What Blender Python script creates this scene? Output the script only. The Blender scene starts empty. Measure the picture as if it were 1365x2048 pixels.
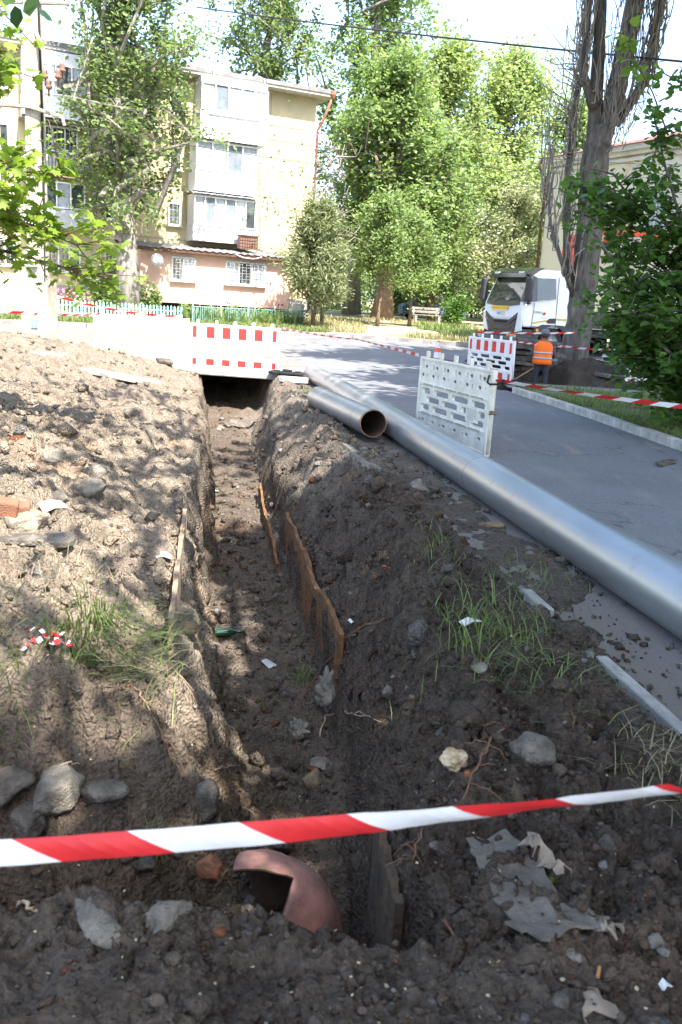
import bpy, bmesh, math, random
import numpy as np
from mathutils import Vector, Matrix, noise as mnoise
R = math.radians
random.seed(4)
rng = np.random.default_rng(7)
C = bpy.context.scene.collection
scene = bpy.context.scene

# ------------------------------------------------------------------ camera, sky, sun, exposure
cam_d = bpy.data.cameras.new('camera')
cam = bpy.data.objects.new('camera', cam_d); C.objects.link(cam)
scene.camera = cam
cam_d.sensor_fit = 'HORIZONTAL'; cam_d.sensor_width = 36.0
cam_d.lens = 36.0 * 1700 / 1365
cam_d.clip_start = 0.05; cam_d.clip_end = 900
PITCH, ROLL, EYE = R(13.7), R(3.6), 1.65
fwd = Vector((0, math.cos(PITCH), -math.sin(PITCH)))
up0 = Vector((0, math.sin(PITCH), math.cos(PITCH)))
rt = Vector((1, 0, 0)) * math.cos(ROLL) + up0 * math.sin(ROLL)
upv = up0 * math.cos(ROLL) - Vector((1, 0, 0)) * math.sin(ROLL)
m3 = Matrix((rt, upv, -fwd)).transposed()
cam.matrix_world = Matrix.Translation((0, 0, EYE)) @ m3.to_4x4()
cam_d.dof.use_dof = True; cam_d.dof.focus_distance = 10.0; cam_d.dof.aperture_fstop = 8.0

SUN = Vector((0.33, -0.55, 0.90)).normalized()
sun_d = bpy.data.lights.new('sun', 'SUN'); sun_d.energy = 4.1; sun_d.angle = R(0.5); sun_d.color = (1.0, 0.95, 0.87)
sun = bpy.data.objects.new('sun', sun_d); C.objects.link(sun)
sun.rotation_euler = SUN.to_track_quat('Z', 'Y').to_euler()
w = bpy.data.worlds.new('World'); scene.world = w; w.use_nodes = True
nt = w.node_tree; nt.nodes.clear()
sky = nt.nodes.new('ShaderNodeTexSky'); sky.sky_type = 'NISHITA'; sky.sun_disc = False
sky.sun_elevation = math.asin(SUN.z); sky.sun_rotation = math.atan2(SUN.x, SUN.y)
sky.air_density = 1.0; sky.dust_density = 2.0; sky.ozone_density = 1.0
bg = nt.nodes.new('ShaderNodeBackground'); bg.inputs[1].default_value = 0.15
wo = nt.nodes.new('ShaderNodeOutputWorld')
nt.links.new(sky.outputs[0], bg.inputs[0]); nt.links.new(bg.outputs[0], wo.inputs[0])
vs = scene.view_settings
vs.view_transform = 'Standard'; vs.look = 'None'; vs.exposure = 2.2; vs.gamma = 1.0; vs.use_curve_mapping = False
try:
    scene.cycles.max_bounces = 6; scene.cycles.diffuse_bounces = 3; scene.cycles.transparent_max_bounces = 8
    scene.cycles.use_denoising = True
except Exception:
    pass

# ------------------------------------------------------------------ materials
MATS = {}
def srgb(h):
    return h
def mat(name, col, rough=0.8, metal=0.0, var=0.25, scale=6.0, bump=0.0, bscale=40.0, col2=None, spec=0.3, mixlo=0.35, mixhi=0.65, detail=6, stretch=None):
    if name in MATS: return MATS[name]
    m = bpy.data.materials.new(name); m.use_nodes = True; MATS[name] = m
    t = m.node_tree; N = t.nodes; L = t.links
    b = N['Principled BSDF']
    b.inputs['Roughness'].default_value = rough; b.inputs['Metallic'].default_value = metal
    b.inputs['Specular IOR Level'].default_value = spec
    tc = N.new('ShaderNodeTexCoord'); src = tc.outputs['Object']
    if stretch:
        mp = N.new('ShaderNodeMapping'); mp.inputs['Scale'].default_value = stretch
        L.new(src, mp.inputs[0]); src = mp.outputs[0]
    nz = N.new('ShaderNodeTexNoise'); nz.inputs['Scale'].default_value = scale; nz.inputs['Detail'].default_value = detail
    nz.inputs['Roughness'].default_value = 0.65
    L.new(src, nz.inputs['Vector'])
    rp = N.new('ShaderNodeValToRGB')
    c2 = col2 if col2 else tuple(max(0, c * (1 - var)) for c in col)
    c1 = col if col2 else tuple(min(1, c * (1 + var * 0.5)) for c in col)
    rp.color_ramp.elements[0].position = mixlo; rp.color_ramp.elements[1].position = mixhi
    rp.color_ramp.elements[0].color = (*c2, 1); rp.color_ramp.elements[1].color = (*c1, 1)
    L.new(nz.outputs[0], rp.inputs[0]); L.new(rp.outputs[0], b.inputs['Base Color'])
    if bump:
        n2 = N.new('ShaderNodeTexNoise'); n2.inputs['Scale'].default_value = bscale; n2.inputs['Detail'].default_value = 5
        L.new(src, n2.inputs['Vector'])
        bp = N.new('ShaderNodeBump'); bp.inputs['Strength'].default_value = bump; bp.inputs['Distance'].default_value = 0.02
        L.new(n2.outputs[0], bp.inputs['Height']); L.new(bp.outputs[0], b.inputs['Normal'])
    return m

def leafmat(name, lo, hi, trans=0.45, rough=0.5):
    if name in MATS: return MATS[name]
    m = bpy.data.materials.new(name); m.use_nodes = True; MATS[name] = m
    t = m.node_tree; N = t.nodes; L = t.links
    b = N['Principled BSDF']; out = N['Material Output']
    b.inputs['Roughness'].default_value = rough; b.inputs['Specular IOR Level'].default_value = 0.35
    at = N.new('ShaderNodeAttribute'); at.attribute_name = 'tint'
    rp = N.new('ShaderNodeValToRGB')
    rp.color_ramp.elements[0].color = (*lo, 1); rp.color_ramp.elements[1].color = (*hi, 1)
    L.new(at.outputs['Fac'], rp.inputs[0]); L.new(rp.outputs[0], b.inputs['Base Color'])
    tr = N.new('ShaderNodeBsdfTranslucent')
    hs = N.new('ShaderNodeMixRGB'); hs.blend_type = 'MULTIPLY'; hs.inputs[0].default_value = 1.0
    hs.inputs[2].default_value = (1.15, 1.2, 0.72, 1)
    L.new(rp.outputs[0], hs.inputs[1]); L.new(hs.outputs[0], tr.inputs[0])
    mx = N.new('ShaderNodeMixShader'); mx.inputs[0].default_value = trans
    L.new(b.outputs[0], mx.inputs[1]); L.new(tr.outputs[0], mx.inputs[2]); L.new(mx.outputs[0], out.inputs[0])
    return m

def glassmat(name, col=(0.02, 0.025, 0.03), rough=0.06):
    if name in MATS: return MATS[name]
    m = mat(name, col, rough, 0, 0.3, 3.0, spec=0.9)
    return m

# ------------------------------------------------------------------ mesh helpers
class MB:
    def __init__(s): s.v = []; s.f = []; s.m = []
    def add(s, vs_, fs, m=0):
        o = len(s.v); s.v += [tuple(p) for p in vs_]; s.f += [tuple(i + o for i in f) for f in fs]; s.m += [m] * len(fs); return s
    def box(s, c, d, rot=None, m=0):
        x, y, z = d[0] / 2, d[1] / 2, d[2] / 2
        P = [Vector(p) for p in ((-x, -y, -z), (x, -y, -z), (x, y, -z), (-x, y, -z), (-x, -y, z), (x, -y, z), (x, y, z), (-x, y, z))]
        if rot is not None: P = [rot @ p for p in P]
        c = Vector(c)
        return s.add([p + c for p in P], [(0, 3, 2, 1), (4, 5, 6, 7), (0, 1, 5, 4), (1, 2, 6, 5), (2, 3, 7, 6), (3, 0, 4, 7)], m)
    def tube(s, pts, rad, n=8, m=0, cap=True):
        pts = [Vector(p) for p in pts]
        if not isinstance(rad, (list, tuple)): rad = [rad] * len(pts)
        vs_ = []; prev = None
        for i, p in enumerate(pts):
            a = pts[max(0, i - 1)]; b = pts[min(len(pts) - 1, i + 1)]
            d = (b - a); d = d.normalized() if d.length > 1e-9 else Vector((0, 0, 1))
            if prev is None:
                r = d.orthogonal().normalized()
            else:
                r = prev - d * prev.dot(d)
                r = r.normalized() if r.length > 1e-6 else d.orthogonal().normalized()
            prev = r; q = d.cross(r)
            for k in range(n):
                t = 2 * math.pi * k / n
                vs_.append(p + (r * math.cos(t) + q * math.sin(t)) * rad[i])
        fs = []
        for i in range(len(pts) - 1):
            for k in range(n):
                k2 = (k + 1) % n
                fs.append((i * n + k, i * n + k2, (i + 1) * n + k2, (i + 1) * n + k))
        if cap:
            fs.append(tuple(range(n - 1, -1, -1))); fs.append(tuple((len(pts) - 1) * n + k for k in range(n)))
        return s.add(vs_, fs, m)
    def prism(s, outline, lo, hi, axis='z', m=0):
        n = len(outline)
        def P(a, b, h):
            return {'z': (a, b, h), 'y': (a, h, b), 'x': (h, a, b)}[axis]
        vs_ = [P(a, b, lo) for a, b in outline] + [P(a, b, hi) for a, b in outline]
        fs = [tuple(range(n - 1, -1, -1)), tuple(range(n, 2 * n))] + [(i, (i + 1) % n, n + (i + 1) % n, n + i) for i in range(n)]
        return s.add(vs_, fs, m)
    def lathe(s, prof, c=(0, 0, 0), n=16, m=0):
        vs_ = []
        for r, z in prof:
            for k in range(n):
                t = 2 * math.pi * k / n; vs_.append((c[0] + r * math.cos(t), c[1] + r * math.sin(t), c[2] + z))
        fs = []
        for i in range(len(prof) - 1):
            for k in range(n):
                k2 = (k + 1) % n; fs.append((i * n + k, i * n + k2, (i + 1) * n + k2, (i + 1) * n + k))
        fs.append(tuple(range(n - 1, -1, -1))); fs.append(tuple((len(prof) - 1) * n + k for k in range(n)))
        return s.add(vs_, fs, m)
    def mesh(s, name, mats, smooth=False, fix=True):
        me = bpy.data.meshes.new(name); me.from_pydata(s.v, [], s.f)
        for x in (mats if isinstance(mats, (list, tuple)) else [mats]): me.materials.append(x)
        if any(s.m): me.polygons.foreach_set('material_index', s.m)
        if fix:
            bm = bmesh.new(); bm.from_mesh(me); bmesh.ops.recalc_face_normals(bm, faces=bm.faces); bm.to_mesh(me); bm.free()
        if smooth: me.polygons.foreach_set('use_smooth', [True] * len(me.polygons))
        me.update(); return me
    def build(s, name, mats, parent=None, loc=None, rot=None, smooth=False, bevel=0, label=None):
        return obj(name, s.mesh(name, mats, smooth), parent, loc, rot, bevel, label)

def obj(name, me, parent=None, loc=None, rot=None, bevel=0, label=None):
    o = bpy.data.objects.new(name, me); C.objects.link(o)
    if parent is not None: o.parent = parent
    if loc is not None: o.location = loc
    if rot is not None: o.rotation_euler = rot
    if bevel:
        b = o.modifiers.new('bevel', 'BEVEL'); b.width = bevel; b.segments = 2; b.limit_method = 'ANGLE'; b.angle_limit = R(35)
    if label: o['label'] = label
    return o
def tag(o, label, cat, group=None):
    o['label'] = label; o['category'] = cat
    if group: o['group'] = group
    return o
def thing(name, label, cat, loc=(0, 0, 0), rz=0, group=None):
    o = bpy.data.objects.new(name, None); C.objects.link(o); o.location = loc; o.rotation_euler = (0, 0, rz)
    o.empty_display_size = 0.1
    return tag(o, label, cat, group)
def struct(o): o['kind'] = 'structure'; return o
def stuff(o): o['kind'] = 'stuff'; return o
def copy_tree(o, parent=None):
    c = o.copy(); C.objects.link(c)
    if parent is not None: c.parent = parent
    for ch in list(o.children): copy_tree(ch, c)
    return c
def smooth_noise_pts(pts, amp, seed, n=3):
    """subdivide a polyline and jitter it"""
    r = random.Random(seed); P = [Vector(p) for p in pts]
    out = []
    for i in range(len(P) - 1):
        for k in range(n):
            t = k / n; q = P[i].lerp(P[i + 1], t)
            if out: q += Vector((r.uniform(-1, 1), r.uniform(-1, 1), r.uniform(-1, 1))) * amp
            out.append(q)
    out.append(P[-1]); return out

def from_arrays(name, verts, loops, starts, mats, tint=None, smooth=False, colors=None):
    me = bpy.data.meshes.new(name)
    me.vertices.add(len(verts)); me.vertices.foreach_set('co', np.asarray(verts, np.float32).ravel())
    me.loops.add(len(loops)); me.loops.foreach_set('vertex_index', np.asarray(loops, np.int32))
    me.polygons.add(len(starts)); me.polygons.foreach_set('loop_start', np.asarray(starts, np.int32))
    for x in (mats if isinstance(mats, (list, tuple)) else [mats]): me.materials.append(x)
    me.update(calc_edges=True)
    if tint is not None:
        a = me.attributes.new('tint', 'FLOAT', 'POINT'); a.data.foreach_set('value', np.asarray(tint, np.float32))
    if colors is not None:
        a = me.attributes.new('soil', 'FLOAT_COLOR', 'POINT'); a.data.foreach_set('color', np.asarray(colors, np.float32).ravel())
    if smooth: me.polygons.foreach_set('use_smooth', np.ones(len(starts), bool))
    me.validate(); return me

SHAPES = {
    'diamond': [(0, 0), (0.45, 0.32), (1, 0), (0.45, -0.32)],
    'oval': [(0, 0), (0.22, 0.3), (0.6, 0.36), (1, 0), (0.6, -0.36), (0.22, -0.3)],
    'heart': [(0.05, 0), (0, 0.22), (0.2, 0.44), (0.55, 0.38), (1.05, 0), (0.55, -0.38), (0.2, -0.44), (0, -0.22)],
    'maple': [(0, 0.02), (-0.08, 0.42), (0.22, 0.30), (0.30, 0.62), (0.46, 0.40), (0.80, 0.52), (0.68, 0.22), (1.08, 0),
              (0.68, -0.22), (0.80, -0.52), (0.46, -0.40), (0.30, -0.62), (0.22, -0.30), (-0.08, -0.42), (0, -0.02)],
    'spray': [(0, 0), (0.5, 0.11), (1, 0), (0.5, -0.11)],
}
def leaves(name, P, size, m, shape='diamond', up=0.5, seed=0, parent=None, droop=0.25, tint=None, sizevar=0.35, axis=None):
    """one mesh of many small leaf blades around the points P"""
    r = np.random.default_rng(seed); P = np.asarray(P, float); n = len(P)
    S = np.array(SHAPES[shape]); k = len(S)
    nor = r.normal(size=(n, 3)); nor[:, 2] = np.abs(nor[:, 2]) + up * 1.5; nor /= np.linalg.norm(nor, axis=1)[:, None]
    d = r.normal(size=(n, 3)); d[:, 2] -= droop
    if axis is not None: d = d * 0.45 + np.asarray(axis)
    d -= nor * (d * nor).sum(1)[:, None]; d /= np.linalg.norm(d, axis=1)[:, None]
    e = np.cross(nor, d)
    sz = size * (1 + sizevar * r.uniform(-1, 1, n))
    X = S[:, 0][None, :, None]; Y = S[:, 1][None, :, None]
    V = P[:, None, :] + sz[:, None, None] * (d[:, None, :] * X + e[:, None, :] * Y - nor[:, None, :] * (0.18 * np.abs(Y) + 0.12 * X * X))
    V = V.reshape(-1, 3)
    loops = np.arange(n * k); starts = np.arange(n) * k
    tv = r.uniform(0, 1, n) if tint is None else np.clip(tint + r.normal(0, .18, n), 0, 1)
    return obj(name, from_arrays(name, V, loops, starts, m, tint=np.repeat(tv, k)), parent)

# ------------------------------------------------------------------ numpy value noise
_T = np.random.default_rng(11).uniform(-1, 1, (256, 256))
def vn(x, y, s=0):
    x = x + 17.3 * s; y = y + 9.1 * s
    xi = np.floor(x).astype(int); yi = np.floor(y).astype(int); fx = x - xi; fy = y - yi
    fx = fx * fx * fx * (fx * (fx * 6 - 15) + 10); fy = fy * fy * fy * (fy * (fy * 6 - 15) + 10)
    a = _T[xi & 255, yi & 255]; b = _T[(xi + 1) & 255, yi & 255]; c = _T[xi & 255, (yi + 1) & 255]; d = _T[(xi + 1) & 255, (yi + 1) & 255]
    return (a * (1 - fx) + b * fx) * (1 - fy) + (c * (1 - fx) + d * fx) * fy
def fbm(x, y, s=0, o=4, g=0.5):
    t = 0; a = 1
    for i in range(o):
        t = t + a * vn(x * 2 ** i, y * 2 ** i, s + 3 * i); a *= g
    return t
def sst(a, b, x):
    t = np.clip((x - a) / (b - a), 0, 1); return t * t * (3 - 2 * t)

# ------------------------------------------------------------------ the lie of the land
def zg(x, y):
    x = np.asarray(x, float); y = np.asarray(y, float)
    z = 0.028 * np.clip(y - 20, 0, 14) + 0.05 * np.clip(y - 34, 0, 7) + 0.012 * np.clip(y - 41, 0, 200)
    return z + 0.018 * np.clip(-3 - x, 0, 15) * sst(18, 26, y)
SL = 0.18                       # the trench, pipe and road run along (-SL, 1)
def UX(u, y): return u - SL * y
# cross sections of the dig: y -> 13 points (u, z)
SEC = {
    0.2: [(-6, 0), (-3, 0), (-1.8, 0), (-1.3, 0), (-.6, 0), (-.3, 0), (.1, 0), (.4, 0), (.66, 0), (.8, 0), (1.1, 0), (1.8, 0.01), (2.08, 0)],
    1.2: [(-6, .02), (-3, .02), (-1.8, .02), (-1.3, .01), (-.6, 0), (-.3, -.01), (.1, -.01), (.4, 0), (.66, 0), (.8, .02), (1.1, .03), (1.8, .02), (2.08, 0)],
    2.02: [(-6, .03), (-3, .03), (-1.8, .03), (-1.3, 0), (-.6, -.03), (-.3, -.02), (.1, -.01), (.4, 0), (.64, -.01), (.75, .03), (1.0, .05), (1.8, .02), (2.08, 0)],
    2.14: [(-6, .05), (-3, .05), (-1.9, 0), (-1.4, -.3), (-.6, -.8), (-.3, -.95), (.0, -1.1), (.4, -1.1), (.62, -1.05), (.68, -.1), (.9, .04), (1.7, .02), (2.04, 0)],
    2.6: [(-6, .05), (-3, .06), (-1.9, 0), (-1.4, -.3), (-.5, -.62), (-.25, -.8), (.0, -1.1), (.4, -1.15), (.65, -1.12), (.71, -.16), (.92, .02), (1.7, .03), (2.02, 0)],
    2.95: [(-6, .06), (-3, .1), (-1.7, .03), (-1.1, -.22), (-.6, -.36), (-.22, -.42), (.12, -.85), (.42, -1.12), (.66, -1.1), (.76, -.32), (1.0, 0), (1.8, .03), (2.02, 0)],
    3.3: [(-6, .06), (-3, .15), (-1.6, .15), (-1, .1), (-.6, .04), (-.3, -.1), (.3, -.78), (.52, -1.0), (.72, -.95), (.82, -.6), (1.2, 0), (1.8, .04), (2.02, 0)],
    4.2: [(-6, .1), (-3.2, .22), (-1.8, .24), (-1, .2), (-.6, .13), (-.15, -.02), (.33, -.86), (.7, -.96), (.86, -.9), (.96, -.55), (1.42, .05), (1.8, .05), (2.03, 0)],
    5.3: [(-6, .2), (-3.8, .35), (-2, .36), (-1.2, .3), (-.6, .18), (-.14, 0), (.2, -.95), (.78, -.96), (.92, -.9), (.97, -.5), (1.5, .08), (1.85, .06), (2.05, 0)],
    7.5: [(-7, .3), (-4.5, .45), (-2.6, .45), (-1.5, .38), (-.7, .22), (-.04, 0), (.2, -.95), (.8, -.95), (.96, -.85), (1.0, -.48), (1.65, .1), (1.95, .08), (2.12, 0)],
    11: [(-8, .3), (-5, .5), (-3, .55), (-1.8, .44), (-.8, .25), (.1, .02), (.25, -.95), (.88, -.95), (.97, -.75), (1.05, -.4), (1.6, .12), (1.92, .1), (2.15, 0)],
    16: [(-8, .3), (-5.2, .62), (-3.1, .7), (-1.8, .48), (-.8, .25), (.1, .05), (.24, -.95), (1.15, -.95), (1.3, -.6), (1.5, -.15), (1.75, .06), (1.95, .06), (2.2, -.02)],
    19.4: [(-8, .3), (-5.5, .6), (-3.6, .5), (-2.2, .3), (-.9, .12), (.0, 0), (.2, -.9), (1.4, -.9), (1.62, -.75), (1.75, -.1), (1.85, -.02), (2.0, 0), (2.2, -.04)],
    20.4: [(-8, .25), (-5.5, .4), (-3.6, .2), (-2.2, .1), (-.9, -.02), (-.05, -.12), (.2, -.9), (1.4, -.9), (1.62, -.8), (1.75, -.2), (1.85, -.14), (2.0, -.14), (2.2, -.14)],
    22.5: [(-8, .1), (-5.5, .05), (-3.6, -.1), (-2.2, -.14), (-.9, -.14), (-.05, -.14), (.2, -.5), (1.4, -.5), (1.62, -.4), (1.75, -.14), (1.85, -.14), (2.0, -.14), (2.2, -.14)],
}
_ys = np.array(sorted(SEC)); _su = np.array([[p[0] for p in SEC[y]] for y in _ys]); _sz = np.array([[p[1] for p in SEC[y]] for y in _ys])
HOLES = [(-1.42, 12.6, 0.26, 0.12, .24), (-.95, 4.25, .10, .05, .12), (1.62, 7.2, .14, .10, .14), (.02, 3.75, .09, .05, .1), (-1.1, 7.6, .12, .04, .08), (-.55, 5.9, .13, .04, .1), (-.9, 9.6, .10, .04, .08), (-.5, 8.2, .08, .03, .08), (-1.9, 7.2, .12, .03, .08)]
def land(u, y):
    """height of the dug-over ground at trench coordinate u, distance y (arrays)"""
    u = np.asarray(u, float); y = np.asarray(y, float)
    near = np.clip(y / 8, .25, 1)
    uu = u + 0.05 * fbm(u * 1.7, y * 1.7, 1, 3) + .03 * vn(u * 7, y * 7, 5) * near
    yw = np.where(y < 1.6, y, y + .05 * vn(u * 3.1, y * .9, 7) + .03 * vn(u * 9, y * 2, 8))
    yy = np.clip(yw, _ys[0], _ys[-1])
    i = np.clip(np.searchsorted(_ys, yy) - 1, 0, len(_ys) - 2); t = (yy - _ys[i]) / (_ys[i + 1] - _ys[i])
    z = np.full(u.shape, np.nan)
    K = _su.shape[1]
    ua = [_su[i, k] * (1 - t) + _su[i + 1, k] * t for k in range(K)]; za = [_sz[i, k] * (1 - t) + _sz[i + 1, k] * t for k in range(K)]
    z = np.where(uu <= ua[0], za[0], za[-1])
    for k in range(K - 1):
        f = (uu - ua[k]) / (ua[k + 1] - ua[k]); f = np.clip(f, 0, 1)
        ok = (uu > ua[k]) & (uu <= ua[k + 1]); z = np.where(ok, za[k] * (1 - f) + za[k + 1] * f, z)
    base = z
    # roughness: heaps, lumps, clods
    edge = 1 - .85 * sst(1.75, 2.15, u)                      # calm towards the asphalt
    fore = 1 - .6 * sst(2.05, 1.7, y)                        # trodden foreground
    lump = fbm(u * 2.0, y * 1.6, 21, 3)
    bil = (1 - 2.0 * np.abs(fbm(u * 5.5, y * 4.5, 31, 3))).clip(-1, 1)
    bil2 = (1 - 2.2 * np.abs(vn(u * 15, y * 13, 41))).clip(-1, 1)
    crk = np.abs(vn(u * 4.2 + .8 * vn(u * 2, y * 2, 3), y * 3.4, 51))
    left = sst(.2, -.3, u)
    floor = sst(-.6, -.85, base)
    a = edge * fore * (1 - .45 * floor) * (1 - .22 * left)
    z = z + a * (.085 * lump * (.55 + .45 * left) + .046 * bil + .026 * bil2 * (.6 + .6 * vn(u * 3, y * 2.6, 44)) + .018 * (1 - 2 * np.abs(vn(u * 31, y * 27, 61))) * np.clip(6 / (y + 1), .6, 1.2) + .010 * vn(u * 64, y * 57, 71))
    z = z - a * (.6 + .4 * left) * .05 * sst(.05, 0, crk)
    # steps slumped down the right bank and runnels on the left
    rb = sst(.95, 1.15, u) * sst(1.9, 1.6, u) * sst(2.6, 3.4, y)
    z = z + rb * .05 * np.sin(u * 21 + 2.2 * vn(u, y * 1.3, 81)) * (.5 + vn(u * 2, y * 2, 83) * .5)
    z = z + left * .03 * vn(u * 9, y * 1.3, 91) * sst(2.8, 4, y)
    for (hu, hy, a1, b1, dp) in HOLES:
        q = np.sqrt(((u - hu) / a1) ** 2 + ((y - hy) / (b1 * 2.2)) ** 2) + .25 * vn(u * 9, y * 7, 99)
        z = z - dp * sst(1.1, .75, q)
    return z
def hz(u, y): return float(land(np.array([u]), np.array([y]))[0])
def ground_at(px, py):
    """where the line of sight through a spot of the photograph meets the dug ground"""
    d = fwd + rt * ((px - 682.5) / 1700) - upv * ((py - 1024) / 1700)
    t = np.arange(1.2, 26, .006); X = d.x * t; Y = d.y * t; Z = EYE + d.z * t
    H = land(X + SL * Y, Y); k = int(np.argmax(Z < H))
    return Vector((X[k], Y[k], H[k]))

# colours of the soils: dry crumbled spoil, moist dark earth, floor silt
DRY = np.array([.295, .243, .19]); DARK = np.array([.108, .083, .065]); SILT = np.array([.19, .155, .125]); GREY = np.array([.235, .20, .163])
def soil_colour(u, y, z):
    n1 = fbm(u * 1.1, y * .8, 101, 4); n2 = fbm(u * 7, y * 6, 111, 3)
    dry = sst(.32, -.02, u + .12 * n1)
    dry *= np.clip(sst(2.8, 4.2, y + .5 * n1 + .5 * sst(-.05, .1, z)) * .85 + .15, 0, 1)  # near-left pit wall darkened too, its shade put into the soil colour
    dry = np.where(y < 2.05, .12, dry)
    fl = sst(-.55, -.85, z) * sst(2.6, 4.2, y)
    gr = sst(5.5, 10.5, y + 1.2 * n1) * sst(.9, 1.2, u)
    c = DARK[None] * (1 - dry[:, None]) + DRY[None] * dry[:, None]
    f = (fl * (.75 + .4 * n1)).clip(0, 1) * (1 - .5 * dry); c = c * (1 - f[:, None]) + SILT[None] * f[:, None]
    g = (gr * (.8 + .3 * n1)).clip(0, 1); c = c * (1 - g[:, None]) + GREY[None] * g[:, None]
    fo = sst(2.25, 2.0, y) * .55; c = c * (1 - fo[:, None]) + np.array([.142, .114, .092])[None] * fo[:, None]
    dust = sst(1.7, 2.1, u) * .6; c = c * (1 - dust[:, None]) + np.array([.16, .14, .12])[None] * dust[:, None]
    # humus streaks and rusty clay
    hum = sst(.25, .8, n2 + .4 * n1) * .45; c = c * (1 - hum[:, None] * .55)
    cl = sst(.55, .95, fbm(u * 2.3, y * 2.1, 131, 3)) * .3; c = c * (1 - cl[:, None]) + c * np.array([1.35, 1.0, .75])[None] * cl[:, None]
    return np.concatenate([np.clip(c, .01, .6), np.ones((len(c), 1))], 1)

def soil_material():
    m = bpy.data.materials.new('dug_soil'); m.use_nodes = True; MATS['soil'] = m
    t = m.node_tree; N = t.nodes; L = t.links; b = N['Principled BSDF']
    b.inputs['Roughness'].default_value = .92; b.inputs['Specular IOR Level'].default_value = .18
    at = N.new('ShaderNodeAttribute'); at.attribute_name = 'soil'
    tc = N.new('ShaderNodeTexCoord')
    n1 = N.new('ShaderNodeTexNoise'); n1.inputs['Scale'].default_value = 26; n1.inputs['Detail'].default_value = 8; n1.inputs['Roughness'].default_value = .7
    n2 = N.new('ShaderNodeTexVoronoi'); n2.inputs['Scale'].default_value = 55
    n3 = N.new('ShaderNodeTexNoise'); n3.inputs['Scale'].default_value = 140; n3.inputs['Detail'].default_value = 4
    for n in (n1, n2, n3): L.new(tc.outputs['Object'], n.inputs['Vector'])
    rp = N.new('ShaderNodeValToRGB'); rp.color_ramp.elements[0].position = .3; rp.color_ramp.elements[1].position = .72
    rp.color_ramp.elements[0].color = (.52, .5, .48, 1); rp.color_ramp.elements[1].color = (1.35, 1.33, 1.3, 1)
    L.new(n1.outputs[0], rp.inputs[0])
    mx = N.new('ShaderNodeMixRGB'); mx.blend_type = 'MULTIPLY'; mx.inputs[0].default_value = 1
    L.new(at.outputs['Color'], mx.inputs[1]); L.new(rp.outputs[0], mx.inputs[2])
    r2 = N.new('ShaderNodeValToRGB'); r2.color_ramp.elements[0].position = .62; r2.color_ramp.elements[1].position = .72
    r2.color_ramp.elements[0].color = (1, 1, 1, 1); r2.color_ramp.elements[1].color = (1.9, 1.85, 1.75, 1)
    L.new(n3.outputs[0], r2.inputs[0])
    mx2 = N.new('ShaderNodeMixRGB'); mx2.blend_type = 'MULTIPLY'; mx2.inputs[0].default_value = .8
    L.new(mx.outputs[0], mx2.inputs[1]); L.new(r2.outputs[0], mx2.inputs[2]); L.new(mx2.outputs[0], b.inputs['Base Color'])
    ad = N.new('ShaderNodeMath'); ad.operation = 'ADD'; L.new(n1.outputs[0], ad.inputs[0])
    ml = N.new('ShaderNodeMath'); ml.operation = 'MULTIPLY'; ml.inputs[1].default_value = .45; L.new(n3.outputs[0], ml.inputs[0]); L.new(ml.outputs[0], ad.inputs[1])
    bp = N.new('ShaderNodeBump'); bp.inputs['Strength'].default_value = 1.0; bp.inputs['Distance'].default_value = .035
    vd = N.new('ShaderNodeMath'); vd.operation = 'MULTIPLY_ADD'; vd.inputs[1].default_value = -.9; L.new(n2.outputs['Distance'], vd.inputs[0]); L.new(ad.outputs[0], vd.inputs[2])
    L.new(vd.outputs[0], bp.inputs['Height']); L.new(bp.outputs[0], b.inputs['Normal'])
    return m
SOIL = soil_material()

def build_land():
    ys = [0.3]
    while ys[-1] < 22.5:
        y = ys[-1]; f = .0042 if 1.9 < y < 4.5 else .0058
        ys.append(y + max(.004, f * y))
    ys = np.array(ys)
    s = np.concatenate([np.arange(-1.3, -.62, .012), np.arange(-.62, .62, .0026)])
    Yg, Sg = np.meshgrid(ys, s, indexing='ij')
    X = Sg * (Yg + .9); U = X + SL * Yg
    # keep the sheet from running far under the road
    Z = land(U.ravel(), Yg.ravel()); 
    U2 = U.ravel(); 
    Y2 = Yg.ravel()
    ue = 2.12 + .46 * sst(3.8, 5.6, Y2) + .10 * vn(U2 * 1.3, Y2 * 1.7, 401) + .06 * vn(U2 * 6, Y2 * 5, 403)
    thin = .014 + .012 * fbm(U2 * 7, Y2 * 6, 405, 3) + .006 * vn(U2 * 33, Y2 * 30, 407)
    Z = np.where(U2 > 2.05, Z * sst(2.16, 2.05, U2) + thin * sst(2.05, 2.16, U2), Z)
    Z = np.where(U2 > ue - .12, Z - .045 * sst(ue - .12, ue + .05, U2) - .08 * sst(ue, ue + .3, U2), Z)
    Zq = Z.reshape(Yg.shape); sl = np.abs(np.gradient(Zq, axis=1) / np.maximum(1e-6, np.gradient(X, axis=1)))
    st = sst(.8, 2.2, sl) * sst(2.0, 1.7, U)
    jut = .040 * vn(Yg * 5, Zq * 9, 411) + .026 * vn(Yg * 13, Zq * 21, 413) + .012 * vn(Yg * 29, Zq * 43, 415)
    X = X + st * jut * np.clip(.35 + Yg * .12, .5, 1.1)
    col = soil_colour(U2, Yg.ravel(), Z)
    nr, nc = Yg.shape
    V = np.stack([X.ravel(), Yg.ravel(), Z], 1)
    idx = np.arange(nr * nc).reshape(nr, nc)
    keep = (U[:-1, :-1] < 2.95)
    q = np.stack([idx[:-1, :-1], idx[:-1, 1:], idx[1:, 1:], idx[1:, :-1]], -1)[keep].reshape(-1, 4)
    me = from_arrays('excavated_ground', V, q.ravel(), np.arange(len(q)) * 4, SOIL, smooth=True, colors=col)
    return struct(obj('excavated_ground', me))
build_land()

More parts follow.
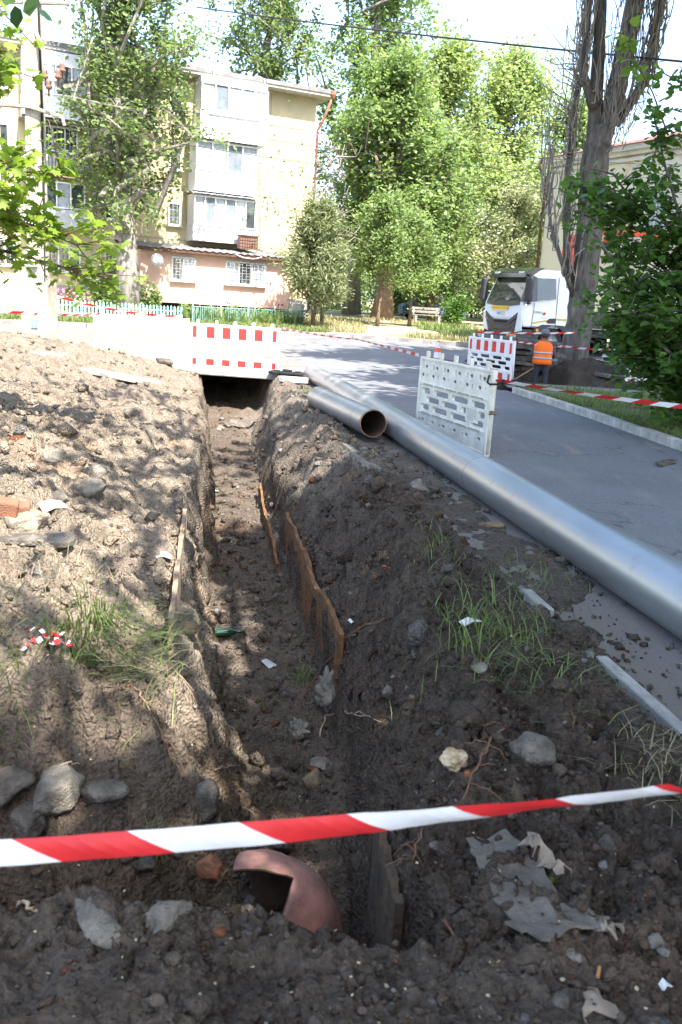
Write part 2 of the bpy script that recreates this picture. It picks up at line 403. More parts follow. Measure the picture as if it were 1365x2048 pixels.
# far ground sheet below everything
def build_ground():
    gx = np.concatenate([np.linspace(-260, -30, 12), np.arange(-28, 28.1, 1.0), np.linspace(30, 260, 12)])
    gy = np.concatenate([np.linspace(-80, -6, 8), np.arange(-5, 45.1, 1.0), np.linspace(48, 420, 24)])
    X, Y = np.meshgrid(gx, gy, indexing='ij'); Z = zg(X, Y) - .10
    U = X + SL * Y
    dip = (U < 2.6) & (X > -1.1 * (Y + 1)) & (Y > .6) & (Y < 22.2)
    Z = np.where(dip, -1.6, Z)
    Z = np.where((Y < 1) & (np.abs(X) < 8), -.1, Z)
    Z = np.where((X > 3) & (X < 10.5) & (Y > 20) & (Y < 28), Z - .8, Z)
    idx = np.arange(X.size).reshape(X.shape)
    q = np.stack([idx[:-1, :-1], idx[1:, :-1], idx[1:, 1:], idx[:-1, 1:]], -1).reshape(-1, 4)
    m = mat('bare_ground', (.17, .145, .11), .95, 0, .4, 1.2, bump=.4, bscale=20)
    struct(obj('ground', from_arrays('ground', np.stack([X, Y, Z], -1).reshape(-1, 3), q.ravel(), np.arange(len(q)) * 4, m)))
build_ground()

# ------------------------------------------------------------------ asphalt
def asphalt_material():
    m = bpy.data.materials.new('worn_asphalt'); m.use_nodes = True
    t = m.node_tree; N = t.nodes; L = t.links; b = N['Principled BSDF']
    b.inputs['Roughness'].default_value = .85; b.inputs['Specular IOR Level'].default_value = .25
    tc = N.new('ShaderNodeTexCoord'); src = tc.outputs['Object']
    n1 = N.new('ShaderNodeTexNoise'); n1.inputs['Scale'].default_value = .55; n1.inputs['Detail'].default_value = 7; n1.inputs['Roughness'].default_value = .6
    n2 = N.new('ShaderNodeTexNoise'); n2.inputs['Scale'].default_value = 90; n2.inputs['Detail'].default_value = 3
    n3 = N.new('ShaderNodeTexNoise'); n3.inputs['Scale'].default_value = 2.2; n3.inputs['Detail'].default_value = 5
    mp = N.new('ShaderNodeMapping'); mp.inputs['Rotation'].default_value = (0, 0, -.18); mp.inputs['Scale'].default_value = (1.6, .35, 1)
    L.new(src, mp.inputs[0]); L.new(mp.outputs[0], n3.inputs['Vector'])
    L.new(src, n1.inputs['Vector']); L.new(src, n2.inputs['Vector'])
    r1 = N.new('ShaderNodeValToRGB'); e = r1.color_ramp.elements
    e[0].position = .3; e[0].color = (.125, .127, .136, 1); e[1].position = .7; e[1].color = (.175, .176, .184, 1)
    L.new(n1.outputs[0], r1.inputs[0])
    r3 = N.new('ShaderNodeValToRGB'); e = r3.color_ramp.elements
    e[0].position = .56; e[0].color = (0, 0, 0, 1); e[1].position = .75; e[1].color = (1, 1, 1, 1); L.new(n3.outputs[0], r3.inputs[0])
    mx = N.new('ShaderNodeMixRGB'); mx.inputs[2].default_value = (.26, .24, .205, 1)
    ml = N.new('ShaderNodeMath'); ml.operation = 'MULTIPLY'; ml.inputs[1].default_value = .5; L.new(r3.outputs[0], ml.inputs[0])
    L.new(ml.outputs[0], mx.inputs[0]); L.new(r1.outputs[0], mx.inputs[1])
    r2 = N.new('ShaderNodeValToRGB'); e = r2.color_ramp.elements
    e[0].position = .35; e[0].color = (.72, .72, .72, 1); e[1].position = .68; e[1].color = (1.25, 1.25, 1.25, 1); L.new(n2.outputs[0], r2.inputs[0])
    m2 = N.new('ShaderNodeMixRGB'); m2.blend_type = 'MULTIPLY'; m2.inputs[0].default_value = 1
    L.new(mx.outputs[0], m2.inputs[1]); L.new(r2.outputs[0], m2.inputs[2])
    sx = N.new('ShaderNodeSeparateXYZ'); L.new(src, sx.inputs[0])
    mu = N.new('ShaderNodeMath'); mu.operation = 'MULTIPLY_ADD'; mu.inputs[1].default_value = .18; L.new(sx.outputs['Y'], mu.inputs[0]); L.new(sx.outputs['X'], mu.inputs[2])
    mn = N.new('ShaderNodeMath'); mn.operation = 'MULTIPLY_ADD'; mn.inputs[1].default_value = 1.5; L.new(n1.outputs[0], mn.inputs[0]); L.new(mu.outputs[0], mn.inputs[2])
    mr = N.new('ShaderNodeMapRange'); mr.inputs[1].default_value = 4.2; mr.inputs[2].default_value = 3.0; mr.inputs[3].default_value = 0; mr.inputs[4].default_value = .75; L.new(mn.outputs[0], mr.inputs[0])
    md = N.new('ShaderNodeMixRGB'); md.inputs[2].default_value = (.165, .14, .115, 1); L.new(mr.outputs[0], md.inputs[0]); L.new(m2.outputs[0], md.inputs[1]); m2 = md
    # fine cracks
    vo = N.new('ShaderNodeTexVoronoi'); vo.feature = 'DISTANCE_TO_EDGE'; vo.inputs['Scale'].default_value = .42
    wp = N.new('ShaderNodeTexNoise'); wp.inputs['Scale'].default_value = 1.6; wp.inputs['Detail'].default_value = 5
    L.new(src, wp.inputs['Vector'])
    vm = N.new('ShaderNodeVectorMath'); vm.operation = 'MULTIPLY_ADD'; vm.inputs[1].default_value = (1.4, 1.4, 0)
    L.new(wp.outputs['Color'], vm.inputs[0]); L.new(src, vm.inputs[2]); L.new(vm.outputs[0], vo.inputs['Vector'])
    rc = N.new('ShaderNodeValToRGB'); e = rc.color_ramp.elements
    e[0].position = .0; e[0].color = (.45, .45, .45, 1); e[1].position = .006; e[1].color = (1, 1, 1, 1); L.new(vo.outputs['Distance'], rc.inputs[0])
    m4 = N.new('ShaderNodeMixRGB'); m4.blend_type = 'MULTIPLY'; m4.inputs[0].default_value = .8
    L.new(m2.outputs[0], m4.inputs[1]); L.new(rc.outputs[0], m4.inputs[2]); L.new(m4.outputs[0], b.inputs['Base Color'])
    bp = N.new('ShaderNodeBump'); bp.inputs['Strength'].default_value = .35; bp.inputs['Distance'].default_value = .006
    L.new(n2.outputs[0], bp.inputs['Height']); L.new(bp.outputs[0], b.inputs['Normal'])
    return m
ASPH = asphalt_material()
KR = [(7.2, -6), (6.0, 2.5), (5.35, 6.0), (4.98, 8.8), (4.61, 11.6), (4.24, 14.9), (3.88, 17.3), (3.55, 19.3)]   # right-hand kerb line
KF = [(-40, 13.0), (-26, 20.2), (-18, 24.4), (-11.2, 28.0), (-5, 31.6), (-.7, 34.2), (2, 34.0), (5, 32.9), (9, 34.2), (18, 37.6), (40, 46)]   # far kerb line
def along(line, x=None, y=None):
    a = np.array(line)
    return np.interp(y, a[:, 1], a[:, 0]) if y is not None else np.interp(x, a[:, 0], a[:, 1])
def build_road():
    V = []; F = []
    ys = np.arange(-6, 19.31, .55); nx = 10
    for y in ys:
        x0 = UX(2.0, y) + .03 * math.sin(y * 3); x1 = along(KR, y=y)
        for k in range(nx + 1): 
            x = x0 + (x1 - x0) * k / nx; V.append((x, y, float(zg(x, y)) + .004))
    for i in range(len(ys) - 1):
        for k in range(nx):
            a = i * (nx + 1) + k; F.append((a, a + 1, a + nx + 2, a + nx + 1))
    o = MB(); o.add(V, F)
    # the cross street
    V = []; F = []; xs = np.arange(-40, 40.1, 1.0); ny = 14
    for x in xs:
        y1 = along(KF, x=x); y0 = 19.25 if x < 3.6 else 28.2
        if x > 40: y0 = y1 - 7
        if x < -8: y0 = min(19.25, y1 - 8)
        if -4.4 < x < -1.0: y0 = 20.6
        for k in range(ny + 1):
            y = y0 + (y1 - y0) * k / ny; V.append((x, y, float(zg(x, y)) + (.006 if y < 19.4 else .002)))
    for i in range(len(xs) - 1):
        for k in range(ny):
            a = i * (ny + 1) + k; F.append((a, a + ny + 1, a + ny + 2, a + 1))
    o.add(V, F)
    struct(o.build('road', ASPH))
build_road()

GRASSY = mat('mown_verge', (.10, .12, .045), .95, 0, .3, 3.0, col2=(.16, .13, .08), bump=.5, bscale=60)
PARK = mat('dry_park_ground', (.36, .31, .21), .95, 0, .3, .35, col2=(.17, .19, .075), bump=.3, bscale=30, mixlo=.42, mixhi=.58)
CONC = mat('grey_concrete', (.33, .32, .30), .9, 0, .35, 5, bump=.25, bscale=70)
CONCL = mat('pale_concrete', (.42, .40, .36), .9, 0, .35, 4, bump=.3, bscale=60)
def sheet(name, rows, m):
    o = MB(); n = len(rows[0]); V = [p for r_ in rows for p in r_]; F = []
    for i in range(len(rows) - 1):
        for k in range(n - 1):
            a = i * n + k; F.append((a, a + 1, a + n + 1, a + n))
    o.add(V, F); return struct(o.build(name, m, smooth=True))
def nrm(a, b):
    d = Vector((b[0] - a[0], b[1] - a[1], 0)).normalized(); return Vector((d.y, -d.x, 0))
rows = []
for y in np.arange(-6, 19.4, .6):
    x0 = along(KR, y=y) + .12
    rows.append([(x0 + t, y, float(zg(x0 + t, y)) + .10 + .03 * math.sin(t * 3 + y) * (t > .1) + .02 * min(t, 6)) for t in (0, .3, .8, 1.6, 3, 5, 9, 20, 60)])
sheet('grass_verge', rows, GRASSY)
rows = []
for x in np.arange(-40, 40.1, .8):
    y0 = along(KF, x=x) + .13
    rows.append([(x, y0 + t, float(zg(x, y0 + t)) + .13 + .02 * math.sin(x * 1.7 + t)) for t in (0, .4, 1, 2, 3.5, 6, 9, 14, 22, 40, 80, 160, 300)])
sheet('park_ground', rows, PARK)
rows = [[(x, y, float(zg(x, y)) + z) for x in np.linspace(3.62, 16, 12)] for y, z in ((19.42, .06), (20.0, .065), (20.75, .06))]
sheet('pavement', rows, mat('worn_pavement', (.22, .21, .20), .9, 0, .3, 2, bump=.3, bscale=60))

def kerb(name, line, step, size, m, lift, t0=0.0):
    root = bpy.data.objects.new(name, None); C.objects.link(root); struct(root)
    P = [Vector((a, b, 0)) for a, b in line]; acc = [0]
    for i in range(len(P) - 1): acc.append(acc[-1] + (P[i + 1] - P[i]).length)
    def at(s_):
        s_ = min(max(s_, 0), acc[-1] - 1e-6); i = max(k for k in range(len(acc)) if acc[k] <= s_); i = min(i, len(P) - 2)
        return P[i].lerp(P[i + 1], (s_ - acc[i]) / (acc[i + 1] - acc[i]))
    mb = MB(); mb.box((0, 0, 0), (step - .018, size[0], size[1])); me = mb.mesh('kerbstone', m)
    s_ = t0; r_ = random.Random(3)
    while s_ + step < acc[-1]:
        a = at(s_); b = at(s_ + step); c = (a + b) / 2; d = b - a
        z = float(zg(c.x, c.y)); slope = (float(zg(b.x, b.y)) - float(zg(a.x, a.y))) / step
        o = obj('kerbstone', me, root, (c.x, c.y, z + lift - size[1] / 2 + r_.uniform(-.006, .006)), (r_.uniform(-.02, .02), -math.atan(slope), math.atan2(d.y, d.x) + r_.uniform(-.01, .01)), .012)
        s_ += step
    return root
kerb('kerb', KR, 1.0, (.16, .30), CONCL, .125, 6.0)
kerb('kerb', KF, 1.5, (.18, .32), mat('dark_kerb', (.23, .215, .2), .9, 0, .4, 4, bump=.3), .15, 8)

# ------------------------------------------------------------------ rocks and clods
_ico = {}
def ico(sub):
    if sub not in _ico:
        bm = bmesh.new(); bmesh.ops.create_icosphere(bm, subdivisions=sub, radius=1)
        V = np.array([v.co[:] for v in bm.verts]); F = np.array([[v.index for v in f.verts] for f in bm.faces]); bm.free(); _ico[sub] = (V, F)
    return _ico[sub]
def rock_mesh(name, seed, dims, m, rough=.16, cuts=10, sub=4, cut=.5):
    V, F = ico(sub); V = V.copy(); r = np.random.default_rng(seed)
    for _ in range(cuts):
        n = r.normal(size=3); n /= np.linalg.norm(n); d = r.uniform(cut, .85)
        k = np.clip(V @ n - d, 0, None); V -= k[:, None] * n[None] * .94
    off = Vector(r.uniform(-50, 50, 3))
    for i, v in enumerate(V):
        p = Vector(v); h = mnoise.fractal(p * 1.5 + off, 1, 2, 3) * rough + abs(mnoise.noise(p * 4.3 + off)) * rough * -.55 + mnoise.noise(p * 11 + off) * rough * .22 + mnoise.noise(p * 23 + off) * rough * .12
        V[i] *= 1 + h
    V *= np.array(dims)[None] / 2
    return from_arrays(name, V, F.ravel(), np.arange(len(F)) * 3, m, smooth=False)
STONE_L = mat('pale_limestone', (.26, .232, .19), .95, 0, .35, 11, bump=.9, bscale=110, col2=(.11, .095, .078))
STONE_G = mat('grey_rubble_stone', (.21, .185, .155), .95, 0, .35, 9, bump=.9, bscale=110, col2=(.07, .06, .05))
STONE_D = mat('soil_caked_stone', (.155, .13, .105), .95, 0, .35, 9, bump=.9, bscale=110, col2=(.042, .035, .03))
RUST_S = mat('rusty_yellow_stone', (.26, .19, .11), .92, 0, .35, 9, bump=.7, bscale=80, col2=(.10, .08, .06))
BRICK = mat('orange_brick', (.27, .11, .06), .9, 0, .3, 12, bump=.5, bscale=90, col2=(.17, .09, .06))
FOAM = mat('yellow_white_foam', (.62, .52, .36), .95, 0, .2, 20, bump=.9, bscale=70, col2=(.34, .20, .09))
def stone(px, py, dims, label, m, seed, rz=0, tilt=(0, 0), sink=.25, name='stone', cat='stone', group='loose stones in the dig', **kw):
    p = ground_at(px, py)
    o = obj(name, rock_mesh(name, seed, dims, m, **kw), None, (p.x, p.y, p.z + dims[2] * (.5 - sink)), (tilt[0], tilt[1], rz))
    return tag(o, label, cat, group)

# crumbs of earth and gravel over the whole dig: nobody could count them
def clods():
    r = np.random.default_rng(3)
    V1, F1 = ico(1)
    shapes = []
    for k in range(8):
        v = V1 * (1 + .28 * r.normal(size=(len(V1), 1))); v = v * r.uniform(.6, 1.2, 3)[None]
        shapes.append(v)
    # sample more densely near the camera
    n = 50000
    y = 1.35 * (21 / 1.35) ** (r.uniform(0, 1, n) ** 1.15); sx = r.uniform(-.62, .55, n); x = sx * (y + .6); u = x + SL * y
    dens = .45 + .55 * sst(-.3, .5, fbm(u * 1.5, y * 1.2, 141, 3)); dens = dens * (1 - .45 * sst(.1, -.2, u)); dens = np.where(u > 1.95, .55 * dens * sst(2.8, 2.05, u), dens)
    keep = (r.uniform(0, 1, n) < dens) & (u < 2.75) & (u > -6)
    y, x, u = y[keep], x[keep], u[keep]; n = len(y)
    z = land(u, y); z = np.where(u > 2.1, .008, z)
    size = .0050 * np.exp(r.normal(0, .68, n)) * np.clip(y * .40, 1, 3.4)
    size = np.minimum(size, .055)
    big = r.uniform(0, 1, n) < .03; size[big] *= 2.0
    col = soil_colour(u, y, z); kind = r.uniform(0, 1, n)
    f = r.uniform(.75, 1.35, n); col[:, :3] *= f[:, None]
    st = kind > .93; col[st, :3] = np.array([.22, .21, .2]) * r.uniform(.5, 1.5, (st.sum(), 1))
    br = kind > .988; col[br, :3] = np.array([.3, .12, .06]) * r.uniform(.6, 1.1, (br.sum(), 1))
    AV = []; AF = []; AC = []; k = len(V1)
    for i in range(n):
        v = shapes[i % 8] * size[i]
        a = r.uniform(0, 6.28); c, s_ = math.cos(a), math.sin(a)
        v = np.stack([v[:, 0] * c - v[:, 1] * s_, v[:, 0] * s_ + v[:, 1] * c, v[:, 2] * .8], 1)
        AV.append(v + np.array([x[i], y[i], z[i] + size[i] * .3])); AF.append(F1 + i * k); AC.append(np.repeat(col[i][None], k, 0))
    AV = np.concatenate(AV); AF = np.concatenate(AF); AC = np.concatenate(AC)
    stuff(obj('gravel', from_arrays('gravel', AV, AF.ravel(), np.arange(len(AF)) * 3, SOIL, colors=AC)))
    # pale elm seeds and paper flecks
    n = 380; y = 1.5 * 5 ** r.uniform(0, 1, n); x = r.uniform(-.4, .42, n) * (y + .4); u = x + SL * y; ok = (u < 2.6)
    y, x, u = y[ok], x[ok], u[ok]; z = np.where(u > 2.1, .008, land(u, y) + .006)
    o = leaves('seeds', np.stack([x, y, z], 1), .011, mat('papery_seed', (.42, .36, .23), .8, 0, .4, 30), 'oval', up=1.2, seed=5)
    o.name = 'seed_litter'; stuff(o)
clods()

# ------------------------------------------------------------------ apartment block on the left
PLAST = mat('cream_plaster', (.47, .41, .255), .9, 0, .12, .9, bump=.15, bscale=30, col2=(.36, .31, .19))
PINK = mat('salmon_plaster', (.58, .38, .30), .9, 0, .1, 2, bump=.1, bscale=30)
PLINTH = mat('grey_plinth', (.27, .27, .27), .9, 0, .25, 2, bump=.2)
WHITE = mat('white_upvc', (.74, .75, .76), .45, 0, .06, 3)
CLAD = mat('white_cladding', (.66, .68, .72), .5, 0, .08, 3)
GREYCL = mat('grey_cladding', (.42, .43, .46), .7, 0, .15, 3)
GLASS = glassmat('window_glass', (.05, .06, .065), .04)
GLASS2 = glassmat('curtained_glass', (.36, .40, .44), .12)
GLASS3 = glassmat('hazy_glass', (.17, .20, .23), .08)
ROOFM = mat('grey_roof_sheet', (.19, .185, .18), .8, 0, .3, 2)
BROWN = mat('brown_iron', (.11, .06, .045), .7, .2, .4, 8)
RUSTP = mat('rusty_paint', (.30, .13, .09), .8, .1, .4, 6)
DARK_M = mat('black_rubber', (.018, .018, .019), .75, 0, .3, 10)
STEELG = mat('grey_steel_bar', (.35, .36, .37), .5, .5, .2, 10)
A = thing('apartment_building', 'cream apartment block with glazed balconies and a salmon ground floor extension', 'building', (-1.77, 41.0, 0), math.atan2(-.423, -.906))
# local frame: x runs along the facade to the left of the picture, -y... facade looks to local +y
def A_box(name, m, x0, x1, z0, z1, y0, y1, bevel=0, parent=A):
    mb = MB(); mb.box(((x0 + x1) / 2, (y0 + y1) / 2, (z0 + z1) / 2), (x1 - x0, y1 - y0, z1 - z0)); return mb.build(name, m, parent, bevel=bevel)
A_box('wall', PLAST, .5, 24, 1.72, 10.42, -10, 0)
A_box('plinth', PLINTH, .48, 24.02, .2, 1.72, -10.02, .05)
rf = A_box('roof', ROOFM, -.1, 24.6, 10.52, 10.68, -10.5, .75)
A_box('soffit', mat('pale_soffit', (.5, .48, .42), .9), -.06, 24.56, 10.42, 10.52, -10.46, .70)
pj = MB()
for z in (3.93, 6.1, 8.28): pj.box((12.2, .004, z), (23.4, .012, .035))
for x in (2.6, 7.9, 10.2, 13.0, 16.4): pj.box((x, .006, 6.0), (.03, .012, 8.6))
pj.build('panel_joint', mat('grey_joint_mastic', (.28, .26, .21), .9, 0, .3, 4), A)
def window(x0, x1, z0, z1, y, panes, parent=A, grill=0, glass=GLASS, sill=True):
    f = MB(); t = .055
    f.box(((x0 + x1) / 2, y + .02, z0 + t / 2), (x1 - x0, .10, t)); f.box(((x0 + x1) / 2, y + .02, z1 - t / 2), (x1 - x0, .10, t))
    for k in range(panes + 1):
        xx = x0 + t / 2 + (x1 - x0 - t) * k / panes; f.box((xx, y + .021, (z0 + z1) / 2), (t if k in (0, panes) else t * .9, .099, z1 - z0 - .004))
    fr = f.build('window', WHITE, parent)
    for k in range(panes):
        a = x0 + (x1 - x0) * k / panes + .05; b = x0 + (x1 - x0) * (k + 1) / panes - .05
        g = glass[k % len(glass)] if isinstance(glass, (list, tuple)) else glass
        p = MB(); p.box(((a + b) / 2, y + .0, (z0 + z1) / 2), (b - a, .03, z1 - z0 - .1)); p.build('pane', g, fr)
    if sill:
        s = MB(); s.box(((x0 + x1) / 2, y + .07, z0 - .035), (x1 - x0 + .12, .2, .03)); s.build('sill', CLAD, fr)
    if grill:
        g = MB()
        n = max(3, int((x1 - x0) / .16))
        for k in range(n + 1): g.box((x0 + (x1 - x0) * k / n, y + .16, (z0 + z1) / 2), (.018, .018, z1 - z0))
        for k in range(grill): g.box(((x0 + x1) / 2, y + .165, z0 + (z1 - z0) * k / (grill - 1)), (x1 - x0, .014, .018))
        for k in range(n):
            for q in range(grill - 1):
                if (k + q) % 2: g.box((x0 + (x1 - x0) * (k + .5) / n, y + .162, z0 + (z1 - z0) * (q + .5) / (grill - 1)), ((x1 - x0) / n, .012, .016))
        g.build('window_bars', STEELG, fr)
    return fr
MIX = [GLASS2, GLASS3, GLASS2, GLASS2]
# balcony stack of the right-hand bay
def balcony(x0, x1, zb, z0, z1, zt, dep, panes, wallm, glass, roof=True, strip=None):
    b = MB(); b.box(((x0 + x1) / 2, dep / 2, (zb + z0) / 2), (x1 - x0, dep - .002, z0 - zb)); bal = b.build('balcony', wallm, A)
    c = MB(); c.box(((x0 + x1) / 2, (dep - .06) / 2, (z0 + zt) / 2), (x1 - x0 - .06, dep - .1, zt - z0)); c.build('loggia_wall', CLAD, bal)
    fr = window(x0 + .02, x1 - .02, z0, z1, dep - .03, panes, A, 0, glass, False)
    if roof:
        r_ = MB(); V = []
        n = 40
        for k in range(n + 1):
            xx = x0 - .15 + (x1 - x0 + .3) * k / n; h = .012 * math.sin(k * 1.9)
            V += [(xx, -.0, zt + .16 + h), (xx, dep + .22, zt + .02 + h), (xx, dep + .22, zt - .01 + h), (xx, 0, zt + .13 + h)]
        F = []
        for k in range(n):
            for j in range(4): F.append((k * 4 + j, k * 4 + (j + 1) % 4, (k + 1) * 4 + (j + 1) % 4, (k + 1) * 4 + j))
        r_.add(V, F); r_.build('balcony_roof', GREYCL, bal)
    return bal
balcony(3.1, 6.0, 7.98, 9.05, 10.1, 10.35, 1.1, 5, CLAD, [CLAD, GLASS2, GLASS2, GLASS3, GLASS2], False)
balcony(3.5, 6.2, 5.9, 6.7, 7.85, 7.92, 1.2, 4, CLAD, MIX)
balcony(3.5, 6.25, 3.9, 4.53, 5.7, 5.78, 1.2, 6, mat('ribbed_pale_wall', (.6, .6, .6), .7, 0, .1, 3), [GLASS, GLASS2, GLASS3, GLASS2, GLASS3, GLASS2])
mb = MB()
for k in range(34): mb.box((3.1 + .085 * k, 1.11, 8.52), (.02, .02, .06))
mb.box((4.6, 1.115, 8.93), (2.2, .05, .05)); mb.build('cornice_strip', GREYCL, A)
mb = MB()
for k in range(30): mb.box((3.55 + .09 * k, 1.205, 4.2), (.03, .02, .6))
mb.build('balcony_ribs', GREYCL, A)
# caged air conditioner
ac = MB(); ac.box((4.0, 1.62, 3.95), (.78, .4, .5)); aco = ac.build('air_conditioner', mat('old_ac_brown', (.30, .17, .13), .7), A, bevel=.02)
g = MB()
for k in range(8): g.box((3.62 + .11 * k, 1.86, 3.95), (.025, .02, .56))
for k in range(5): g.box((4.0, 1.862, 3.69 + .13 * k), (.84, .018, .025))
g.box((4.0, 1.6, 4.24), (.9, .56, .03)); g.build('cage', BROWN, aco)
# salmon extension
A_box('extension', PINK, 2.15, 8.6, 1.30, 3.36, .0, 2.0)
A_box('extension_gap', mat('recess_shade_black', (.012, .011, .01), .95), 2.25, 8.5, .7, 1.30, -.1, 1.75)  # solid near-black block, its colour stands in for the recess's shade
er = MB(); V = []; F = []; n = 90
for k in range(n + 1):
    xx = 2.0 + 6.8 * k / n; h = .022 * math.sin(k * 1.57)
    V += [(xx, .0, 3.74 + h), (xx, 2.38, 3.46 + h), (xx, 2.38, 3.43 + h), (xx, 0, 3.71 + h)]
for k in range(n):
    for j in range(4): F.append((k * 4 + j, k * 4 + (j + 1) % 4, (k + 1) * 4 + (j + 1) % 4, (k + 1) * 4 + j))
er.add(V, F); er.build('extension_roof', ROOFM, A)
A_box('fascia', BROWN, 2.05, 8.75, 3.30, 3.43, 2.2, 2.34)
for (x0, x1, pn) in ((6.36, 7.34, 2), (3.3, 5.05, 3)):
    window(x0, x1, 2.2, 3.14, 2.0, pn, A, 5, [GLASS2, GLASS, GLASS2])
d = MB(); d.lathe([(.02, 0), (.22, .05), (.27, .09), (.28, .1)], (0, 0, 0), 18)
do = d.build('satellite_dish', WHITE, A, (8.02, 2.38, 2.9), (R(-75), 0, R(10)), smooth=True)
d = MB(); d.tube([(0, 0, 0), (0, -.12, -.32), (0, .0, -.40)], .015, 6); d.tube([(0, .02, .05), (0, -.1, .3)], .01, 5); d.build('dish_arm', STEELG, do)
# ordinary windows of the facade
for (x0, x1, z0, z1, pn, gr) in ((6.5, 7.02, 6.72, 7.6, 1, 0), (6.5, 7.05, 4.5, 5.42, 1, 4), (9.02, 9.68, 4.5, 5.42, 2, 0), (9.02, 9.68, 2.36, 3.26, 2, 4), (10.66, 11.98, 2.27, 3.26, 3, 4),
                             (13.2, 13.95, 2.36, 3.36, 2, 3), (13.3, 14.0, 6.68, 7.66, 2, 0), (9.02, 9.68, 6.7, 7.6, 2, 0), (9.02, 9.68, 8.9, 9.8, 2, 0), (6.5, 7.02, 8.9, 9.8, 1, 0),
                             (13.3, 14.0, 4.5, 5.42, 2, 0), (13.3, 14.0, 8.9, 9.8, 2, 0), (15.6, 16.8, 2.3, 3.3, 3, 0), (15.6, 16.8, 4.5, 5.5, 3, 0), (15.6, 16.8, 6.7, 7.7, 3, 0), (1.3, 2.0, 8.9, 9.8, 1, 0)):
    if x0 > 1.5 or False: window(x0, x1, z0, z1, 0.0, pn, A, gr, GLASS)
balcony(10.4, 12.85, 7.95, 8.75, 9.85, 10.3, 1.0, 4, CLAD, [GLASS2, GLASS, CLAD, GLASS], False)
b = MB(); b.box((11.6, .35, 6.35), (2.6, .7, .8)); bl = b.build('balcony', GREYCL, A)
b = MB(); b.box((11.6, .4, 7.86), (2.7, .95, .05)); b.build('balcony_roof', ROOFM, bl)
b = MB()
for k in range(22): b.box((10.35 + .12 * k, .72, 6.3), (.02, .02, .85))
b.box((11.6, .72, 6.74), (2.6, .03, .04)); b.build('railing', BROWN, bl)
window(10.75, 12.2, 6.8, 7.75, .3, 3, A, 3, GLASS, False)
b = MB(); b.box((11.6, .35, 4.3), (2.6, .7, .7)); b.build('balcony', GREYCL, A)
window(10.5, 12.7, 4.7, 5.7, .4, 4, A, 0, [GLASS, GLASS2, GLASS, GLASS2], False)
vt = MB(); vt.box((10.45, .06, 1.28), (.3, .03, .26)); vo_ = vt.build('cellar_vent', mat('terracotta_trim', (.28, .15, .12)), A)
vt = MB(); vt.box((10.45, .075, 1.28), (.2, .02, .17)); vt.build('vent_opening', DARK_M, vo_)
ac = MB(); ac.box((8.86, .2, 3.0), (.5, .35, .4)); ac.build('air_conditioner', WHITE, A, bevel=.02)
# rain pipe at the corner, and cables sagging over the roof edge
dp = MB(); dp.tube([(.05, .7, 10.35), (.3, .3, 9.4), (.42, .1, 9.1), (.42, .1, 1.8)], .06, 8); dpo = dp.build('drainpipe', RUSTP, A, smooth=True)
dp = MB(); dp.lathe([(.06, -.16), (.13, 0), (.13, .14), (.1, .14)], (.02, .74, 10.5), 10); dp.build('rain_hopper', RUSTP, dpo)
for k, x in enumerate((3.2, 5.4)):
    dp = MB(); dp.tube(smooth_noise_pts([(x + .7, .2, 10.72), (x + .2, .6, 10.74), (x, .82, 10.6), (x - .02, .8, 9.6 - k)], .02, k), .018, 5); dp.build('roof_cable', WHITE, A)
dp = MB(); dp.tube([(5.0, 2.3, 3.5), (4.4, 2.42, 3.3), (3.9, 2.42, 3.28), (3.4, 2.3, 3.46)], .015, 5); dp.build('loose_cable', WHITE, A)

# ------------------------------------------------------------------ old house on the right
OLD = mat('stained_yellow_plaster', (.60, .55, .43), .92, 0, .2, .7, col2=(.52, .36, .20), mixlo=.33, mixhi=.45, bump=.2)
Bv = Vector((.50, -.865, 0)).normalized()
B = thing('old_house', 'old yellow stained house with a moulded cornice and red brown roof behind the bare poplar', 'house', (9.5, 46, 0), math.atan2(Bv.y, Bv.x))
def B_box(name, m, x0, x1, z0, z1, y0, y1, parent=B, bevel=0):
    mb = MB(); mb.box(((x0 + x1) / 2, (y0 + y1) / 2, (z0 + z1) / 2), (x1 - x0, y1 - y0, z1 - z0)); return mb.build(name, m, parent, bevel=bevel)
B_box('wall', OLD, 0, 16, .3, 9.0, 0, 10)
for z0, z1, d_ in ((8.75, 8.9, .1), (9.0, 9.18, .2), (9.18, 9.42, .38)): B_box('cornice', mat('pale_cornice', (.55, .52, .45), .9, 0, .2, 2), -d_, 16 + d_, z0, z1, -d_, 10 + d_)
rf = MB(); rf.add([(-.5, -.5, 9.42), (16.5, -.5, 9.42), (16.5, 10.5, 9.42), (-.5, 10.5, 9.42), (4, 5, 11.0), (12.5, 5, 11.0)], [(0, 1, 5, 4), (1, 2, 5), (2, 3, 4, 5), (3, 0, 4), (0, 3, 2, 1)])
rfo = rf.build('roof', mat('red_roof_iron', (.20, .09, .075), .7, .1, .3, 2), B)
c_ = MB(); c_.box((8.2, 2.4, 10.6), (1.0, 1.0, 1.3)); c_.build('dormer', mat('red_painted_wood', (.36, .09, .07)), rfo)
for x in (3.2, 6.6, 10, 13.4):
    for z0 in (2.0, 5.6): window(x, x + 1.1, z0, z0 + 1.7, -.03, 2, B, 0, GLASS2)
dp = MB(); dp.tube([(-.3, -.45, 9.35), (-.34, -.48, 9.0), (-.1, -.14, 8.5), (-.08, -.12, 1.0)], .07, 8); dp.build('drainpipe', BROWN, B, smooth=True)
B_box('bay', mat('peach_bay_plaster', (.55, .36, .26), .9, 0, .15, 2), 13.2, 15.6, .3, 8.6, -1.6, -.004)
B_box('bay_panel', mat('teal_sheet', (.10, .25, .24), .6), 13.9, 15.55, 1.2, 8.2, -1.66, -1.604)

